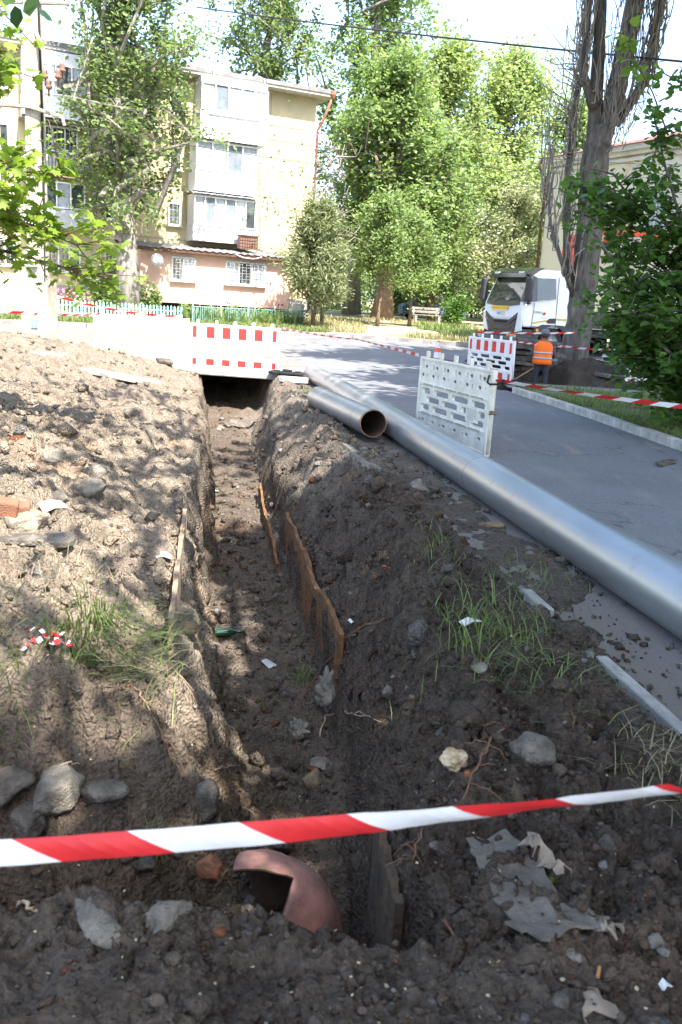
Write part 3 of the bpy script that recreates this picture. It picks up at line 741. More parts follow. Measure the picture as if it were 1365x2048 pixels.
# ------------------------------------------------------------------ utility pole
POLEC = mat('weathered_pole_concrete', (.42, .40, .35), .92, 0, .25, 3, col2=(.24, .215, .16), bump=.3, bscale=40)
P = thing('utility_pole', 'concrete utility pole on a square stub with iron crossarms and a small meter box', 'utility pole', (-6.14, 17.0, .1), R(-6))
mb = MB(); mb.add([(-.17, -.14, 1.5), (.17, -.14, 1.5), (.17, .14, 1.5), (-.17, .14, 1.5), (-.12, -.1, 8.8), (.12, -.1, 8.8), (.12, .1, 8.8), (-.12, .1, 8.8)],
                  [(0, 3, 2, 1), (4, 5, 6, 7), (0, 1, 5, 4), (1, 2, 6, 5), (2, 3, 7, 6), (3, 0, 4, 7)]); mb.build('shaft', POLEC, P, bevel=.025)
mb = MB(); mb.add([(-.29, -.25, -.5), (.29, -.25, -.5), (.29, .25, -.5), (-.29, .25, -.5), (-.265, -.24, 1.62), (.265, -.24, 1.62), (.265, .24, 1.62), (-.265, .24, 1.62)],
                  [(0, 3, 2, 1), (4, 5, 6, 7), (0, 1, 5, 4), (1, 2, 6, 5), (2, 3, 7, 6), (3, 0, 4, 7)]); mb.build('stub', POLEC, P, bevel=.04)
mb = MB(); mb.box((-.06, -.2, 2.02), (.24, .12, .26)); bx_ = mb.build('meter_box', mat('white_enamel', (.65, .64, .6), .5), P, bevel=.012)
mb = MB(); mb.box((-.05, -.262, 1.96), (.15, .004, .07)); mb.build('box_sticker', mat('green_print', (.06, .18, .12), .6, 0, .6, 60), bx_)
mb = MB(); mb.box((.02, -.262, .83), (.13, .01, .16)); mb.build('blue_sticker', mat('blue_print', (.05, .22, .5), .5, 0, .5, 30, col2=(.3, .5, .65)), P)
mb = MB(); mb.tube([(.16, -.1, 1.6), (.175, -.08, 3), (.165, -.06, 5), (.15, -.1, 7)], .022, 6); mb.build('riser_cable', DARK_M, P)
INS = mat('brown_porcelain', (.22, .12, .09), .25, 0, .2, 8)
def arm(z, pts, ins):
    mb = MB(); mb.tube(pts, .035, 6); a = mb.build('crossarm', POLEC, P)
    for q in ins:
        i_ = MB(); i_.lathe([(.014, -.02), (.016, .1), (.05, .1), (.06, .14), (.035, .17), (.055, .2), (.03, .26), (.02, .27)], q, 10); i_.build('insulator', INS, a, smooth=True)
arm(4.9, [(-.62, -.16, 4.62), (-.58, -.16, 4.74), (.0, -.17, 4.72), (.62, -.2, 4.56), (.66, -.2, 4.42)], [])
arm(5.6, [(.1, -.1, 6.0), (.55, -.5, 5.3), (.78, -.72, 4.9)], [(.40, -.40, 5.05), (.52, -.52, 4.86), (.80, -.75, 4.98), (.86, -.7, 5.1)])
arm(6.6, [(-.7, 0, 6.5), (.7, 0, 6.5)], [(-.6, 0, 6.55), (.6, 0, 6.55)])
WIRE = mat('black_wire', (.03, .03, .032), .6)
def wire(label, a, b, sag, r_, n=14, cat='cable', group=None):
    a, b = Vector(a), Vector(b); pts = [a.lerp(b, t / n) - Vector((0, 0, sag * 4 * (t / n) * (1 - t / n))) for t in range(n + 1)]
    mb = MB(); mb.tube(pts, r_, 5); return tag(mb.build('overhead_cable', WIRE, smooth=True), label, cat, group)
wire('thick twisted black overhead cable crossing the sky in front of the poplars', (-8.2, 44.0, 14.7), (13, 15.5, 5.7), .15, .028)
for k, (q, e_) in enumerate((((-5.35, 16.4, 5.05), (15, 33, 7.6)), ((-5.55, 16.6, 4.85), (15, 33.5, 7.2)), ((-5.5, 16.8, 4.55), (15, 34, 6.8)))):
    wire(('uppermost', 'middle', 'lowest')[k] + ' of the thin wires running right from the concrete pole past the building', q, e_, .5, .007, 18, 'wire', 'thin wires from the pole')
for k, (q, e_) in enumerate((((-6.9, 16.9, 4.7), (-22, 22, 4.9)), ((-6.75, 17, 4.5), (-22, 22, 4.6)))):
    wire(('upper', 'lower')[k] + ' of the two thin wires running left from the concrete pole', q, e_, .1, .007, 10, 'wire', 'thin wires from the pole')

# ------------------------------------------------------------------ picket fence and garden railing
TEAL = mat('turquoise_paint', (.22, .42, .40), .7, 0, .2, 6)
FN = thing('picket_fence', 'low turquoise picket fence along the garden in front of the apartment block', 'fence', (0, 0, 0))
fa, fb = Vector((-11.9, 30.6, 0)), Vector((-6.6, 33.4, 0)); nP = 46
pk = MB(); pk.prism([(-.035, 0), (.035, 0), (.035, .54), (0, .6), (-.035, .54)], -.011, .011, 'y'); pkm = pk.mesh('picket', TEAL)
ang = math.atan2((fb - fa).y, (fb - fa).x)
for k in range(nP):
    p = fa.lerp(fb, k / (nP - 1)); obj('picket', pkm, FN, (p.x, p.y, float(zg(p.x, p.y)) + .18 + random.uniform(-.015, .015)), (random.uniform(-.03, .03), 0, ang + random.uniform(-.08, .08)))
for h in (.3, .58):
    mb = MB(); mb.tube([(p.x - .02, p.y + .03, float(zg(p.x, p.y)) + h) for p in (fa.lerp(fb, t / 8) for t in range(9))], .022, 4); mb.build('rail', TEAL, FN)
for k in range(4):
    p = fa.lerp(fb, k / 3); mb = MB(); mb.box((p.x, p.y + .06, float(zg(p.x, p.y)) + .35), (.07, .07, .8)); mb.build('post', TEAL, FN)
GR = thing('garden_railing', 'thin green and white metal garden railing with posts below the salmon extension', 'railing', (0, 0, 0))
ga, gb = Vector((-6.2, 33.6, 0)), Vector((-2.2, 36.0, 0))
for k in range(5):
    p = ga.lerp(gb, k / 4); mb = MB(); mb.tube([(p.x, p.y, float(zg(p.x, p.y))), (p.x, p.y, float(zg(p.x, p.y)) + .95)], .03, 6); mb.build('post', WHITE if k % 2 else TEAL, GR)
g = MB()
for k in range(60):
    p = ga.lerp(gb, k / 59); g.box((p.x, p.y, float(zg(p.x, p.y)) + .45), (.012, .012, .7))
for h in (.15, .8): g.tube([(p.x, p.y, float(zg(p.x, p.y)) + h) for p in (ga.lerp(gb, t / 6) for t in range(7))], .014, 4)
g.build('lattice', TEAL, GR)
PL = thing('brick_post', 'short pale brick gate post beside the juniper trunk', 'gate post', (-2.3, 36.4, float(zg(-2.3, 36.4))))
for k in range(9):
    mb = MB(); mb.box((0, 0, .08 + k * .115), (.42, .42, .104)); mb.build('brick', CONCL, PL, rot=(0, 0, random.uniform(-.03, .03)), bevel=.01)

# ------------------------------------------------------------------ road barriers
BWHITE = mat('white_barrier_plastic', (.72, .72, .72), .5, 0, .08, 3)
BDIRTY = mat('dirty_barrier_plastic', (.72, .70, .62), .6, 0, .2, 4, col2=(.50, .49, .42), bump=.05)
RED = mat('red_reflective_sheet', (.55, .035, .03), .45, 0, .12, 8)
RED2 = mat('red_tape_print', (.62, .03, .035), .4, 0, .1, 6)
WHT2 = mat('white_tape_print', (.74, .74, .76), .4, 0, .06, 6)
SHEETW = mat('white_reflective_sheet', (.66, .67, .68), .45, 0, .06, 8)
OLIVE = mat('recess_plastic', (.36, .34, .26), .7, 0, .2, 8)
def slot(cx, cy, w_, h_, n=6):
    r_ = min(w_, h_) / 2 * .98; pts = []
    for (sx, sy, a0) in ((1, 1, 0), (-1, 1, 90), (-1, -1, 180), (1, -1, 270)):
        for k in range(n + 1):
            t = R(a0 + 90 * k / n); pts.append((cx + sx * (w_ / 2 - r_) + r_ * math.cos(t), cy + sy * (h_ / 2 - r_) + r_ * math.sin(t)))
    return pts
def panel_mesh(name, outer, holes, thick, m, bev=.006):
    cu = bpy.data.curves.new(name, 'CURVE'); cu.dimensions = '2D'; cu.fill_mode = 'BOTH'; cu.extrude = thick / 2 - bev; cu.bevel_depth = bev; cu.bevel_resolution = 1
    for poly in [outer] + holes:
        sp = cu.splines.new('POLY'); sp.points.add(len(poly) - 1); sp.use_cyclic_u = True
        for i, (a, b) in enumerate(poly): sp.points[i].co = (a, b, 0, 1)
    o = bpy.data.objects.new(name, cu); C.objects.link(o)
    dg = bpy.context.evaluated_depsgraph_get(); me = bpy.data.meshes.new_from_object(o.evaluated_get(dg)); me.name = name
    bpy.data.objects.remove(o); bpy.data.curves.remove(cu)
    me.materials.clear(); me.materials.append(m)
    me.transform(Matrix.Rotation(R(90), 4, 'X'))       # panel stands in the xz plane, front towards -y
    return me
BW, BH = 2.1, 1.0
def slots_three():
    H_ = []
    for r_, off in ((.565, 0), (.455, 1), (.345, 0)):
        if off == 0: xs = [(-.74, .36), (-.24, .46), (.32, .46), (.8, .28)]
        else: xs = [(-.84, .2), (-.48, .38), (.04, .46), (.56, .42)]
        for cx, w_ in xs: H_.append(slot(cx, r_, w_, .088))
    return H_
def stripes(root, m, z0, z1, n, y, first=0):
    """red fields of the reflective sheet, each a thin plate"""
    wd = (BW - .06) / (n)
    for k in range(n):
        if (k + first) % 2: continue
        x0 = -BW / 2 + .03 + k * wd
        mb = MB(); mb.box((x0 + wd / 2, y, (z0 + z1) / 2), (wd * (.5 if k in (0, n - 1) else 1), .004, z1 - z0)); mb.build('red_field', m, root)
def barrier(label, loc, rz, tilt=0.0, m=BWHITE, front=True, text=None, holes=True):
    t = thing('road_barrier', label, 'barrier', loc, rz, 'plastic road barriers'); t.rotation_euler = (tilt, 0, rz)
    outer = [(-BW / 2, .03), (BW / 2, .03), (BW / 2, BH), (-BW / 2, BH)]
    H_ = slots_three() if holes else []
    obj('panel', panel_mesh('panel', outer, H_, .045, m), t)
    for x in (-BW / 2 + .03, BW / 2 - .03):
        mb = MB(); mb.box((x, 0, .5), (.058, .075, 1.02)); mb.build('edge_post', m, t, bevel=.012)
    for z in (.025, .27, .655, BH - .015):
        mb = MB(); mb.box((0, 0, z), (BW - .12, .064, .03)); mb.build('rib', m, t, bevel=.006)
    for k in range(5):
        x = -.86 + .43 * k
        mb = MB(); mb.box((x, 0, BH + .045), (.06, .045, .10)); mb.build('peg', m, t, bevel=.01)
    if front:
        mb = MB(); mb.box((0, -.0255, .82), (BW - .12, .003, .27)); mb.build('upper_sheet', SHEETW, t)
        mb = MB(); mb.box((0, -.0255, .15), (BW - .12, .003, .16)); mb.build('lower_sheet', SHEETW, t)
        stripes(t, RED, .695, .945, 11, -.029); stripes(t, RED, .08, .22, 11, -.029)
    if text:
        add_text(text[0], text[1], text[2], mat('grey_print', (.2, .2, .21)), t, (R(90), 0, 0), 'lettering')
    return t
def add_text(s, size, loc, m, parent, rot, name='lettering', ext=.0015):
    cu = bpy.data.curves.new('txt', 'FONT'); cu.body = s; cu.size = size; cu.align_x = 'CENTER'; cu.align_y = 'CENTER'; cu.extrude = ext
    o = bpy.data.objects.new('txt', cu); C.objects.link(o)
    dg = bpy.context.evaluated_depsgraph_get(); me = bpy.data.meshes.new_from_object(o.evaluated_get(dg)); me.name = name
    bpy.data.objects.remove(o); me.materials.clear(); me.materials.append(m)
    return obj(name, me, parent, loc, rot)
bB = barrier('red and white barrier standing on the concrete slab over the dark mouth of the trench', (-2.68, 19.82, .03), R(-4), 0, text=('KCTM', .12, (-.86, -.04, .46)))
bA = barrier('sunlit white barrier left of the trench mouth with its foot behind the spoil heap', (-4.75, 19.55, .12), R(9), 0, front=False)
bD = barrier('red and white barrier in front of the truck, left of the orange vested worker', (3.47, 21.45, .06), math.atan2(20.7 - 22.3, 3.81 - 3.14), .03)
bE = barrier('red and white barrier half hidden behind the leafy linden', (7.9, 21.5, .06), R(2), .02)
# the barrier beside the pipe shows its unprinted back
bC = barrier('dirty white barrier beside the long pipe, back full of small holes', (1.33, 10.88, .02), math.atan2(11.9 - 9.9, .97 - 1.66) + 0, 0.0, BDIRTY, False, holes=False)
for ch in list(bC.children):
    if ch.name.split('.')[0] == 'panel': bpy.data.objects.remove(ch)
H_ = slots_three()
for k in range(6):
    x = -.86 + .335 * k
    H_ += [slot(x + .02, .885, .085, .06, 2), slot(x + .125, .885, .042, .085, 5), slot(x + .12, .77, .085, .06, 2), slot(x - .03, .77, .035, .06, 5)]
    H_ += [slot(x + .02, .17, .085, .05, 2), slot(x + .125, .16, .035, .055, 5)]
for q in (.0, .05, .1): H_ += [slot(-.92 + q, .635, .022, .03, 4), slot(.80 + q, .635, .022, .03, 4), slot(-.92 + q, .22, .022, .03, 4)]
obj('panel', panel_mesh('panel', [(-BW / 2, .03), (BW / 2, .03), (BW / 2, BH), (-BW / 2, BH)], H_, .045, BDIRTY), bC)
mb = MB(); mb.box((0, -.026, .82), (BW - .12, .004, .30)); mb.build('upper_sheet', OLIVE, bC)
mb = MB(); mb.box((0, -.026, .155), (BW - .12, .004, .18)); mb.build('lower_sheet', OLIVE, bC)
stripes(bC, RED, .695, .945, 11, -.03)
for z in (.655, .27):
    mb = MB()
    for k in range(5): mb.box((-.72 + .36 * k, .034, z), (.30, .01, .022))
    mb.build('groove_rib', OLIVE, bC)
mb = MB(); mb.box((-.62, .0265, .43), (.34, .006, .17)); pl = mb.build('maker_plate', BDIRTY, bC, bevel=.002)
mb = MB(); rr = random.Random(2)
for k in range(6):
    x = -.49
    for q in range(4):
        l = rr.uniform(.025, .07)
        if x - l < -.77: break
        mb.box((x - l / 2, .0305, .495 - .024 * k), (l, .003, .008)); x -= l + .014
mb.build('raised_print', mat('grey_shadow_print', (.33, .32, .28)), pl)
mb = MB(); mb.tube([(-1.09 + .02 * math.sin(k * 1.7), .045 * math.cos(k * 1.26) , .50 + .006 * math.sin(k * 2.1) + .0016 * k) for k in range(26)], .008, 5); mb.build('wire_tie', mat('tie_wire', (.2, .16, .13), .6, .4), bC)
mb = MB(); mb.tube([(-1.0, .05, .94), (-1.08, .11, .87), (-1.13, .1, .85), (-1.17, .02, .86), (-1.15, -.06, .9)], .013, 6); mb.build('strap', DARK_M, bC)
# rubber feet
def foot(label, loc, rz, s=1.0):
    mb = MB(); mb.prism([(-.42, -.12), (-.3, -.2), (.3, -.2), (.42, -.12), (.42, .12), (.3, .2), (-.3, .2), (-.42, .12)], 0, .055)
    mb.box((0, 0, .08), (.2, .14, .05)); mb.box((.24, 0, .066), (.12, .14, .024)); mb.box((-.24, 0, .066), (.12, .14, .024))
    o = mb.build('barrier_foot', DARK_M, None, loc, (0, 0, rz), bevel=.012); o.scale = (s, s, 1)
    return tag(o, label, 'barrier foot', 'rubber barrier feet')
foot('black rubber barrier foot at the right end of the barrier over the trench', (-1.42, 19.5, .04), R(-8))
foot('black rubber barrier foot on the pavement beneath the barrier near the worker', (3.95, 20.35, .07), R(15), 1.05)
foot('black rubber foot on the pavement below the barrier behind the linden', (7.1, 21.0, .07), R(0), 1.1)

# concrete slab bridging the trench and pieces of slab beside it
def slabbit(label, loc, dims, rz, m, tilt=(0, 0), seed=1, name='concrete_slab', cat='slab', group=None, rag=.08):
    r_ = random.Random(seed); n = 14; pts = []
    for k in range(n):
        a = 2 * math.pi * k / n; q = max(abs(math.cos(a)), abs(math.sin(a))); s_ = 1 / q * (1 + r_.uniform(-rag, rag) * 1.4)
        pts.append((dims[0] / 2 * math.cos(a) * s_, dims[1] / 2 * math.sin(a) * s_))
    mb = MB(); mb.prism(pts, -dims[2] / 2, dims[2] / 2)
    o = mb.build(name, m, None, loc, (tilt[0], tilt[1], rz), bevel=min(.015, dims[2] * .2)); return tag(o, label, cat, group)
sl = MB(); sl.box((0, 0, 0), (2.6, 1.7, .15)); tag(sl.build('bridge_slab', CONC, None, (-2.6, 20.55, -.045), (0, 0, R(-5)), bevel=.02), 'grey concrete slab bridging the far end of the trench under the barrier', 'slab')
slabbit('small light concrete block on the right lip of the trench below the rubber foot', (-1.12, 17.6, .09), (.62, .3, .11), R(-4), CONCL, seed=4, group='pieces of concrete slab')
slabbit('flat grey concrete piece beside the right end of the bridging slab', (-1.25, 20.1, .08), (.5, .35, .09), R(10), CONC, seed=6, group='pieces of concrete slab')
slabbit('pale broken slab on top of the spoil left of the trench mouth', (-3.55, 18.6, .12), (1.0, .5, .07), R(-10), CONCL, (.05, .1), 8, group='pieces of concrete slab')
p = ground_at(330, 725); slabbit('dark piece of broken asphalt left of the trench mouth', (p.x, p.y, p.z + .03), (.35, .3, .06), R(20), STONE_D, (.2, .1), 9, 'asphalt_piece', 'asphalt piece')
p = ground_at(60, 705); slabbit('flat pale paving slab lying at the foot of the concrete pole', (p.x, p.y + .3, p.z - .03), (.9, .5, .06), R(5), CONCL, (0, .05), 12, group='pieces of concrete slab')
p = ground_at(225, 752); slabbit('buried concrete slab edge over the hollow in the left spoil bank', (p.x, p.y + .3, p.z - .03), (1.25, .7, .07), R(-12), CONCL, (-.1, .1), 14, group='pieces of concrete slab')

# ------------------------------------------------------------------ steel pipes
def steel():
    m = bpy.data.materials.new('coated_steel'); m.use_nodes = True; t = m.node_tree; N = t.nodes; L = t.links; b = N['Principled BSDF']
    b.inputs['Metallic'].default_value = .7; b.inputs['Roughness'].default_value = .3
    tc = N.new('ShaderNodeTexCoord'); n1 = N.new('ShaderNodeTexNoise'); n1.inputs['Scale'].default_value = 3; n1.inputs['Detail'].default_value = 8
    mp = N.new('ShaderNodeMapping'); mp.inputs['Scale'].default_value = (1, 1, .25); L.new(tc.outputs['Object'], mp.inputs[0]); L.new(mp.outputs[0], n1.inputs['Vector'])
    r1 = N.new('ShaderNodeValToRGB'); e = r1.color_ramp.elements; e[0].position = .35; e[0].color = (.30, .315, .33, 1); e[1].position = .65; e[1].color = (.41, .425, .44, 1)
    L.new(n1.outputs[0], r1.inputs[0])
    n2 = N.new('ShaderNodeTexNoise'); n2.inputs['Scale'].default_value = 5.5; n2.inputs['Detail'].default_value = 8; n2.inputs['Roughness'].default_value = .75; L.new(tc.outputs['Object'], n2.inputs['Vector'])
    r2 = N.new('ShaderNodeValToRGB'); e = r2.color_ramp.elements; e[0].position = .575; e[0].color = (0, 0, 0, 1); e[1].position = .78; e[1].color = (1, 1, 1, 1); L.new(n2.outputs[0], r2.inputs[0])
    mx = N.new('ShaderNodeMixRGB'); mx.inputs[2].default_value = (.25, .15, .08, 1)
    ml = N.new('ShaderNodeMath'); ml.operation = 'MULTIPLY'; ml.inputs[1].default_value = .7; L.new(r2.outputs[0], ml.inputs[0]); L.new(ml.outputs[0], mx.inputs[0]); L.new(r1.outputs[0], mx.inputs[1])
    L.new(mx.outputs[0], b.inputs['Base Color'])
    rr_ = N.new('ShaderNodeMapRange'); rr_.inputs[3].default_value = .28; rr_.inputs[4].default_value = .46; L.new(n1.outputs[0], rr_.inputs[0]); L.new(rr_.outputs[0], b.inputs['Roughness'])
    n3 = N.new('ShaderNodeTexNoise'); n3.inputs['Scale'].default_value = 160; L.new(tc.outputs['Object'], n3.inputs['Vector'])
    bp = N.new('ShaderNodeBump'); bp.inputs['Strength'].default_value = .12; bp.inputs['Distance'].default_value = .002; L.new(n3.outputs[0], bp.inputs['Height']); L.new(bp.outputs[0], b.inputs['Normal'])
    return m
STEEL = steel()
PIN = mat('rusty_pipe_inside', (.085, .05, .035), .85, .2, .4, 12)
SEAM = mat('rust_stained_weld', (.33, .33, .33), .5, .5, .5, 9, col2=(.24, .17, .12))
RIMM = mat('bare_pipe_rim', (.30, .19, .13), .6, .5, .3, 20)
def pipe(label, a, b, r_, group):
    a, b = Vector(a), Vector(b); L_ = (b - a).length
    t = thing('steel_pipe', label, 'pipe', a, 0, group); t.rotation_mode = 'QUATERNION'; t.rotation_quaternion = (b - a).to_track_quat('Z', 'Y')
    n = 48; ri = r_ - .012
    def ring(rad, z): return [(rad * math.cos(2 * math.pi * k / n), rad * math.sin(2 * math.pi * k / n), z) for k in range(n)]
    def band(name, r0, z0, r1, z1, m, flip=False):
        mb = MB(); mb.add(ring(r0, z0) + ring(r1, z1), [(k, (k + 1) % n, n + (k + 1) % n, n + k) if not flip else (k, n + k, n + (k + 1) % n, (k + 1) % n) for k in range(n)])
        return obj(name, mb.mesh(name, m, True, fix=False), t)
    band('outer_wall', r_, 0.03, r_, L_ - .03, STEEL); band('inner_wall', ri, 0, ri, L_, PIN, True)
    for (z0, z1, ze) in ((0, .03, 0), (L_, L_ - .03, L_)):
        mb = MB(); mb.add(ring(ri, ze) + ring(r_ - .002, z0) + ring(r_ - .0005, z1), [(q * n + k, q * n + (k + 1) % n, (q + 1) * n + (k + 1) % n, (q + 1) * n + k) for q in range(2) for k in range(n)])
        mb.build('bare_end', RIMM, t)
    for z0 in ((7.95,) if L_ > 10 else (.45, L_ - .3)):
        mb = MB(); mb.add(ring(r_ - .001, z0 - .014) + ring(r_ + .0025, z0) + ring(r_ - .001, z0 + .014), [(q * n + k, q * n + (k + 1) % n, (q + 1) * n + (k + 1) % n, (q + 1) * n + k) for q in range(2) for k in range(n)])
        mb.build('weld_seam', SEAM, t, smooth=True)
    return t
PR = .182
pd = Vector((-.193, 1, 0)).normalized()
p0 = Vector((1.945, 4.26, PR))
pipe('long grey coated steel pipe lying along the edge of the road', p0 - pd * 4.4 + Vector((0, 0, .004)), p0 + pd * 14.55 + Vector((0, 0, .004)), PR, 'grey steel pipes')
pipe('short steel pipe with an open dark end lying on the bank beside the long pipe', (.33, 10.45, .25), (-.47, 13.3, .22), .174, 'grey steel pipes')

# ------------------------------------------------------------------ cut pink pipe bend down in the pit
PINKP = mat('faded_pink_primer', (.38, .185, .155), .75, .05, .3, 7, col2=(.15, .09, .07), bump=.25, bscale=60)
def elbow():
    # a bend that comes out of the earth on the right, rises and ends in a cut mouth on the left
    Cc = Vector((-.265, 2.93, -.89)); Rb, rt_ = .15, .235; nu, nv = 24, 36
    V = []; F = []
    for i in range(nu + 1):
        th = R(100) - R(110) * i / nu          # from the top over to the right and down
        c = Cc + Vector((math.cos(th), .12 * math.cos(th), math.sin(th))) * Rb
        rad = Vector((math.cos(th), .12 * math.cos(th), math.sin(th)))
        for k in range(nv):
            a = 2 * math.pi * k / nv
            q_ = c + rad * (rt_ * math.cos(a)) + Vector((0, 1, 0)) * (rt_ * math.sin(a)); V.append(q_ + Vector((mnoise.noise(q_ * 22), mnoise.noise(q_ * 22 + Vector((5, 0, 0))), mnoise.noise(q_ * 22 + Vector((0, 5, 0))))) * .007 + (q_ - c) * .05 * mnoise.noise(q_ * 7))
    for i in range(nu):
        for k in range(nv):
            k2 = (k + 1) % nv
            a = 2 * math.pi * (k + .5) / nv
            # the window cut into the near side at the left end
            if i < 8 and math.sin(a) < .0 and -.9 < math.cos(a) < .985: continue
            F.append((i * nv + k, i * nv + k2, (i + 1) * nv + k2, (i + 1) * nv + k))
    mb = MB(); mb.add(V, F); o = mb.build('cut_pipe_bend', [PINKP, PIN], smooth=True)
    s_ = o.modifiers.new('wall', 'SOLIDIFY'); s_.thickness = .016; s_.offset = -1; s_.material_offset = 1; s_.material_offset_rim = 1
    return tag(o, 'pink primed pipe bend with a cut away mouth at the bottom of the pit', 'pipe bend')
elbow()

# ------------------------------------------------------------------ trees and shrubs
BARK = mat('grey_poplar_bark', (.30, .27, .23), .95, 0, .4, 9, bump=.9, bscale=22, col2=(.13, .115, .10), stretch=(1, 1, .22))
BARKD = mat('dark_furrowed_bark', (.17, .15, .135), .95, 0, .4, 9, bump=.9, bscale=22, col2=(.06, .052, .048), stretch=(1, 1, .2))
BARKB = mat('brown_bark', (.17, .12, .085), .95, 0, .4, 9, bump=.7, bscale=22, stretch=(1, 1, .25))
LF_POP = leafmat('poplar_leaf', (.105, .155, .06), (.25, .32, .15), .55)
LF_MAP = leafmat('maple_leaf_fresh', (.15, .24, .03), (.27, .36, .07), .58)
LF_DEC = leafmat('broad_leaf', (.13, .195, .075), (.28, .36, .16), .55)
LF_PALE = leafmat('pale_leaf', (.20, .27, .10), (.36, .42, .22), .55)
LF_BLOS = leafmat('creamy_blossom_leaf', (.16, .2, .09), (.50, .49, .36))
LF_LIN = leafmat('linden_leaf', (.05, .11, .028), (.15, .28, .06), .5, .42)
LF_LINY = leafmat('young_linden_leaf', (.11, .2, .03), (.2, .3, .06), .5, .42)
LF_JUN = leafmat('juniper_spray', (.12, .15, .07), (.28, .31, .17), .4)
LF_DARK = leafmat('shade_darkened_leaf', (.02, .055, .02), (.05, .1, .03), .4)  # leaf green darkened, the twig's shade is put into the colour
GRASSM = leafmat('grass_blade', (.09, .14, .04), (.24, .29, .11), .4)
GRASSD = leafmat('dry_grass_blade', (.22, .2, .11), (.38, .34, .2), .35)

def trunk_obj(paths, m, parent, name='trunk', n=9, wob=.02, seed=0):
    mb = MB(); 
    for i, (pts, rad) in enumerate(paths): mb.tube(pts, rad, n if rad[0] > .06 else 5)
    return mb.build(name, m, parent, smooth=True)
def limb_path(a, tip, up, n=6, wob=.08, r=None):
    a = np.array(a, float); b = np.array(tip, float); L_ = np.linalg.norm(b - a)
    c = a + (b - a) * .5 + np.array([0, 0, -1]) * L_ * up * .5 + (b - a) * np.array([1, 1, 0]) * .25 * up
    t = np.linspace(0, 1, n + 1)[:, None]; P_ = (1 - t) ** 2 * a + 2 * t * (1 - t) * c + t * t * b
    P_[1:] += r.normal(0, wob * L_ * .12, P_[1:].shape); return P_
def grow_tree(name, label, base, H, r0, nl, spread, h0=.25, up=.5, twigs=10, per=40, leaf=.12, lm=None, bark=None, seed=1, jit=.35, shape='diamond', group=None, cat='tree', lean=(0, 0), tl=.9, rise=(.1, .3), first=.3, leafup=.5, trunk_top=.92, tint_h=True):
    """trunk, limbs that arch outwards and up, twigs on the limbs, leaves round the twigs"""
    r = np.random.default_rng(seed); t = thing(name, label, cat, base, 0, group)
    tp = []; n = 9
    for k in range(n + 1):
        q = k / n * trunk_top; tp.append(np.array([lean[0] * H * q + .012 * H * math.sin(q * 5 + seed), lean[1] * H * q + .012 * H * math.cos(q * 4 + seed), H * q]))
    tr = [r0 * (1.25 if k == 0 else 1) * (1 - .93 * k / n) + .012 for k in range(n + 1)]
    paths = [(tp, tr)]; TW = []
    def tat(q):
        f = min(q / trunk_top, .999) * n; k = int(f); return tp[k] + (tp[k + 1] - tp[k]) * (f - k)
    L_all = []
    for i in range(nl):
        q = h0 + (.95 - h0) * ((i + r.uniform(0, .8)) / nl); a = i * 2.399 + r.uniform(-.4, .4)
        s_ = tat(q); qe = min(1.0, q + r.uniform(*rise)); R_ = spread(qe) * r.uniform(.55, 1.0)
        tip = tat(qe) + np.array([math.cos(a) * R_, math.sin(a) * R_, 0]) + np.array([0, 0, r.uniform(-.02, .02) * H])
        lp = limb_path(s_, tip, up, 6, 1, r)
        rb = max(.012, r0 * .42 * (1 - q) ** .7); paths.append((lp, [rb * (1 - .85 * k / 6) + .006 for k in range(7)]))
        for j in range(twigs):
            f = first + (1 - first) * (j + r.uniform(0, 1)) / twigs; fk = min(f * 6, 5.99); k = int(fk)
            p = lp[k] + (lp[k + 1] - lp[k]) * (fk - k)
            d = lp[k + 1] - lp[k]; d = d / (np.linalg.norm(d) + 1e-6) + r.normal(0, .7, 3); d[2] += .2; d /= np.linalg.norm(d)
            e = p + d * tl * r.uniform(.5, 1.2)
            TW.append((p, e))
            if j % 2 == 0: paths.append(([p, (p + e) / 2 + r.normal(0, .04, 3), e], [.014 + r0 * .02, .01 + r0 * .01, .005]))
    trunk_obj(paths, bark, t)
    A_ = np.array([x[0] for x in TW]); B_ = np.array([x[1] for x in TW]); m_ = len(TW)
    f = r.uniform(.1, 1.1, (m_, per, 1)); P_ = A_[:, None] * (1 - f) + B_[:, None] * f + r.normal(0, jit, (m_, per, 3)) * (.35 + .65 * f)
    tn = np.repeat(r.uniform(.15, .85, m_), per)
    P_ = P_.reshape(-1, 3); P_[:, 2] = np.maximum(P_[:, 2], .2)
    leaves('crown', P_, leaf, lm, shape, leafup, seed, t, tint=tn)
    return t
def Z(x, y, d=.12): return float(zg(x, y)) + d
col_f = lambda R_, a=.25: (lambda q: R_ * max(.12, math.sin(math.pi * min(1, (q - .02) / 1.0)) ** .6 if q < .5 else (1 - (q - .5) * 1.1)))
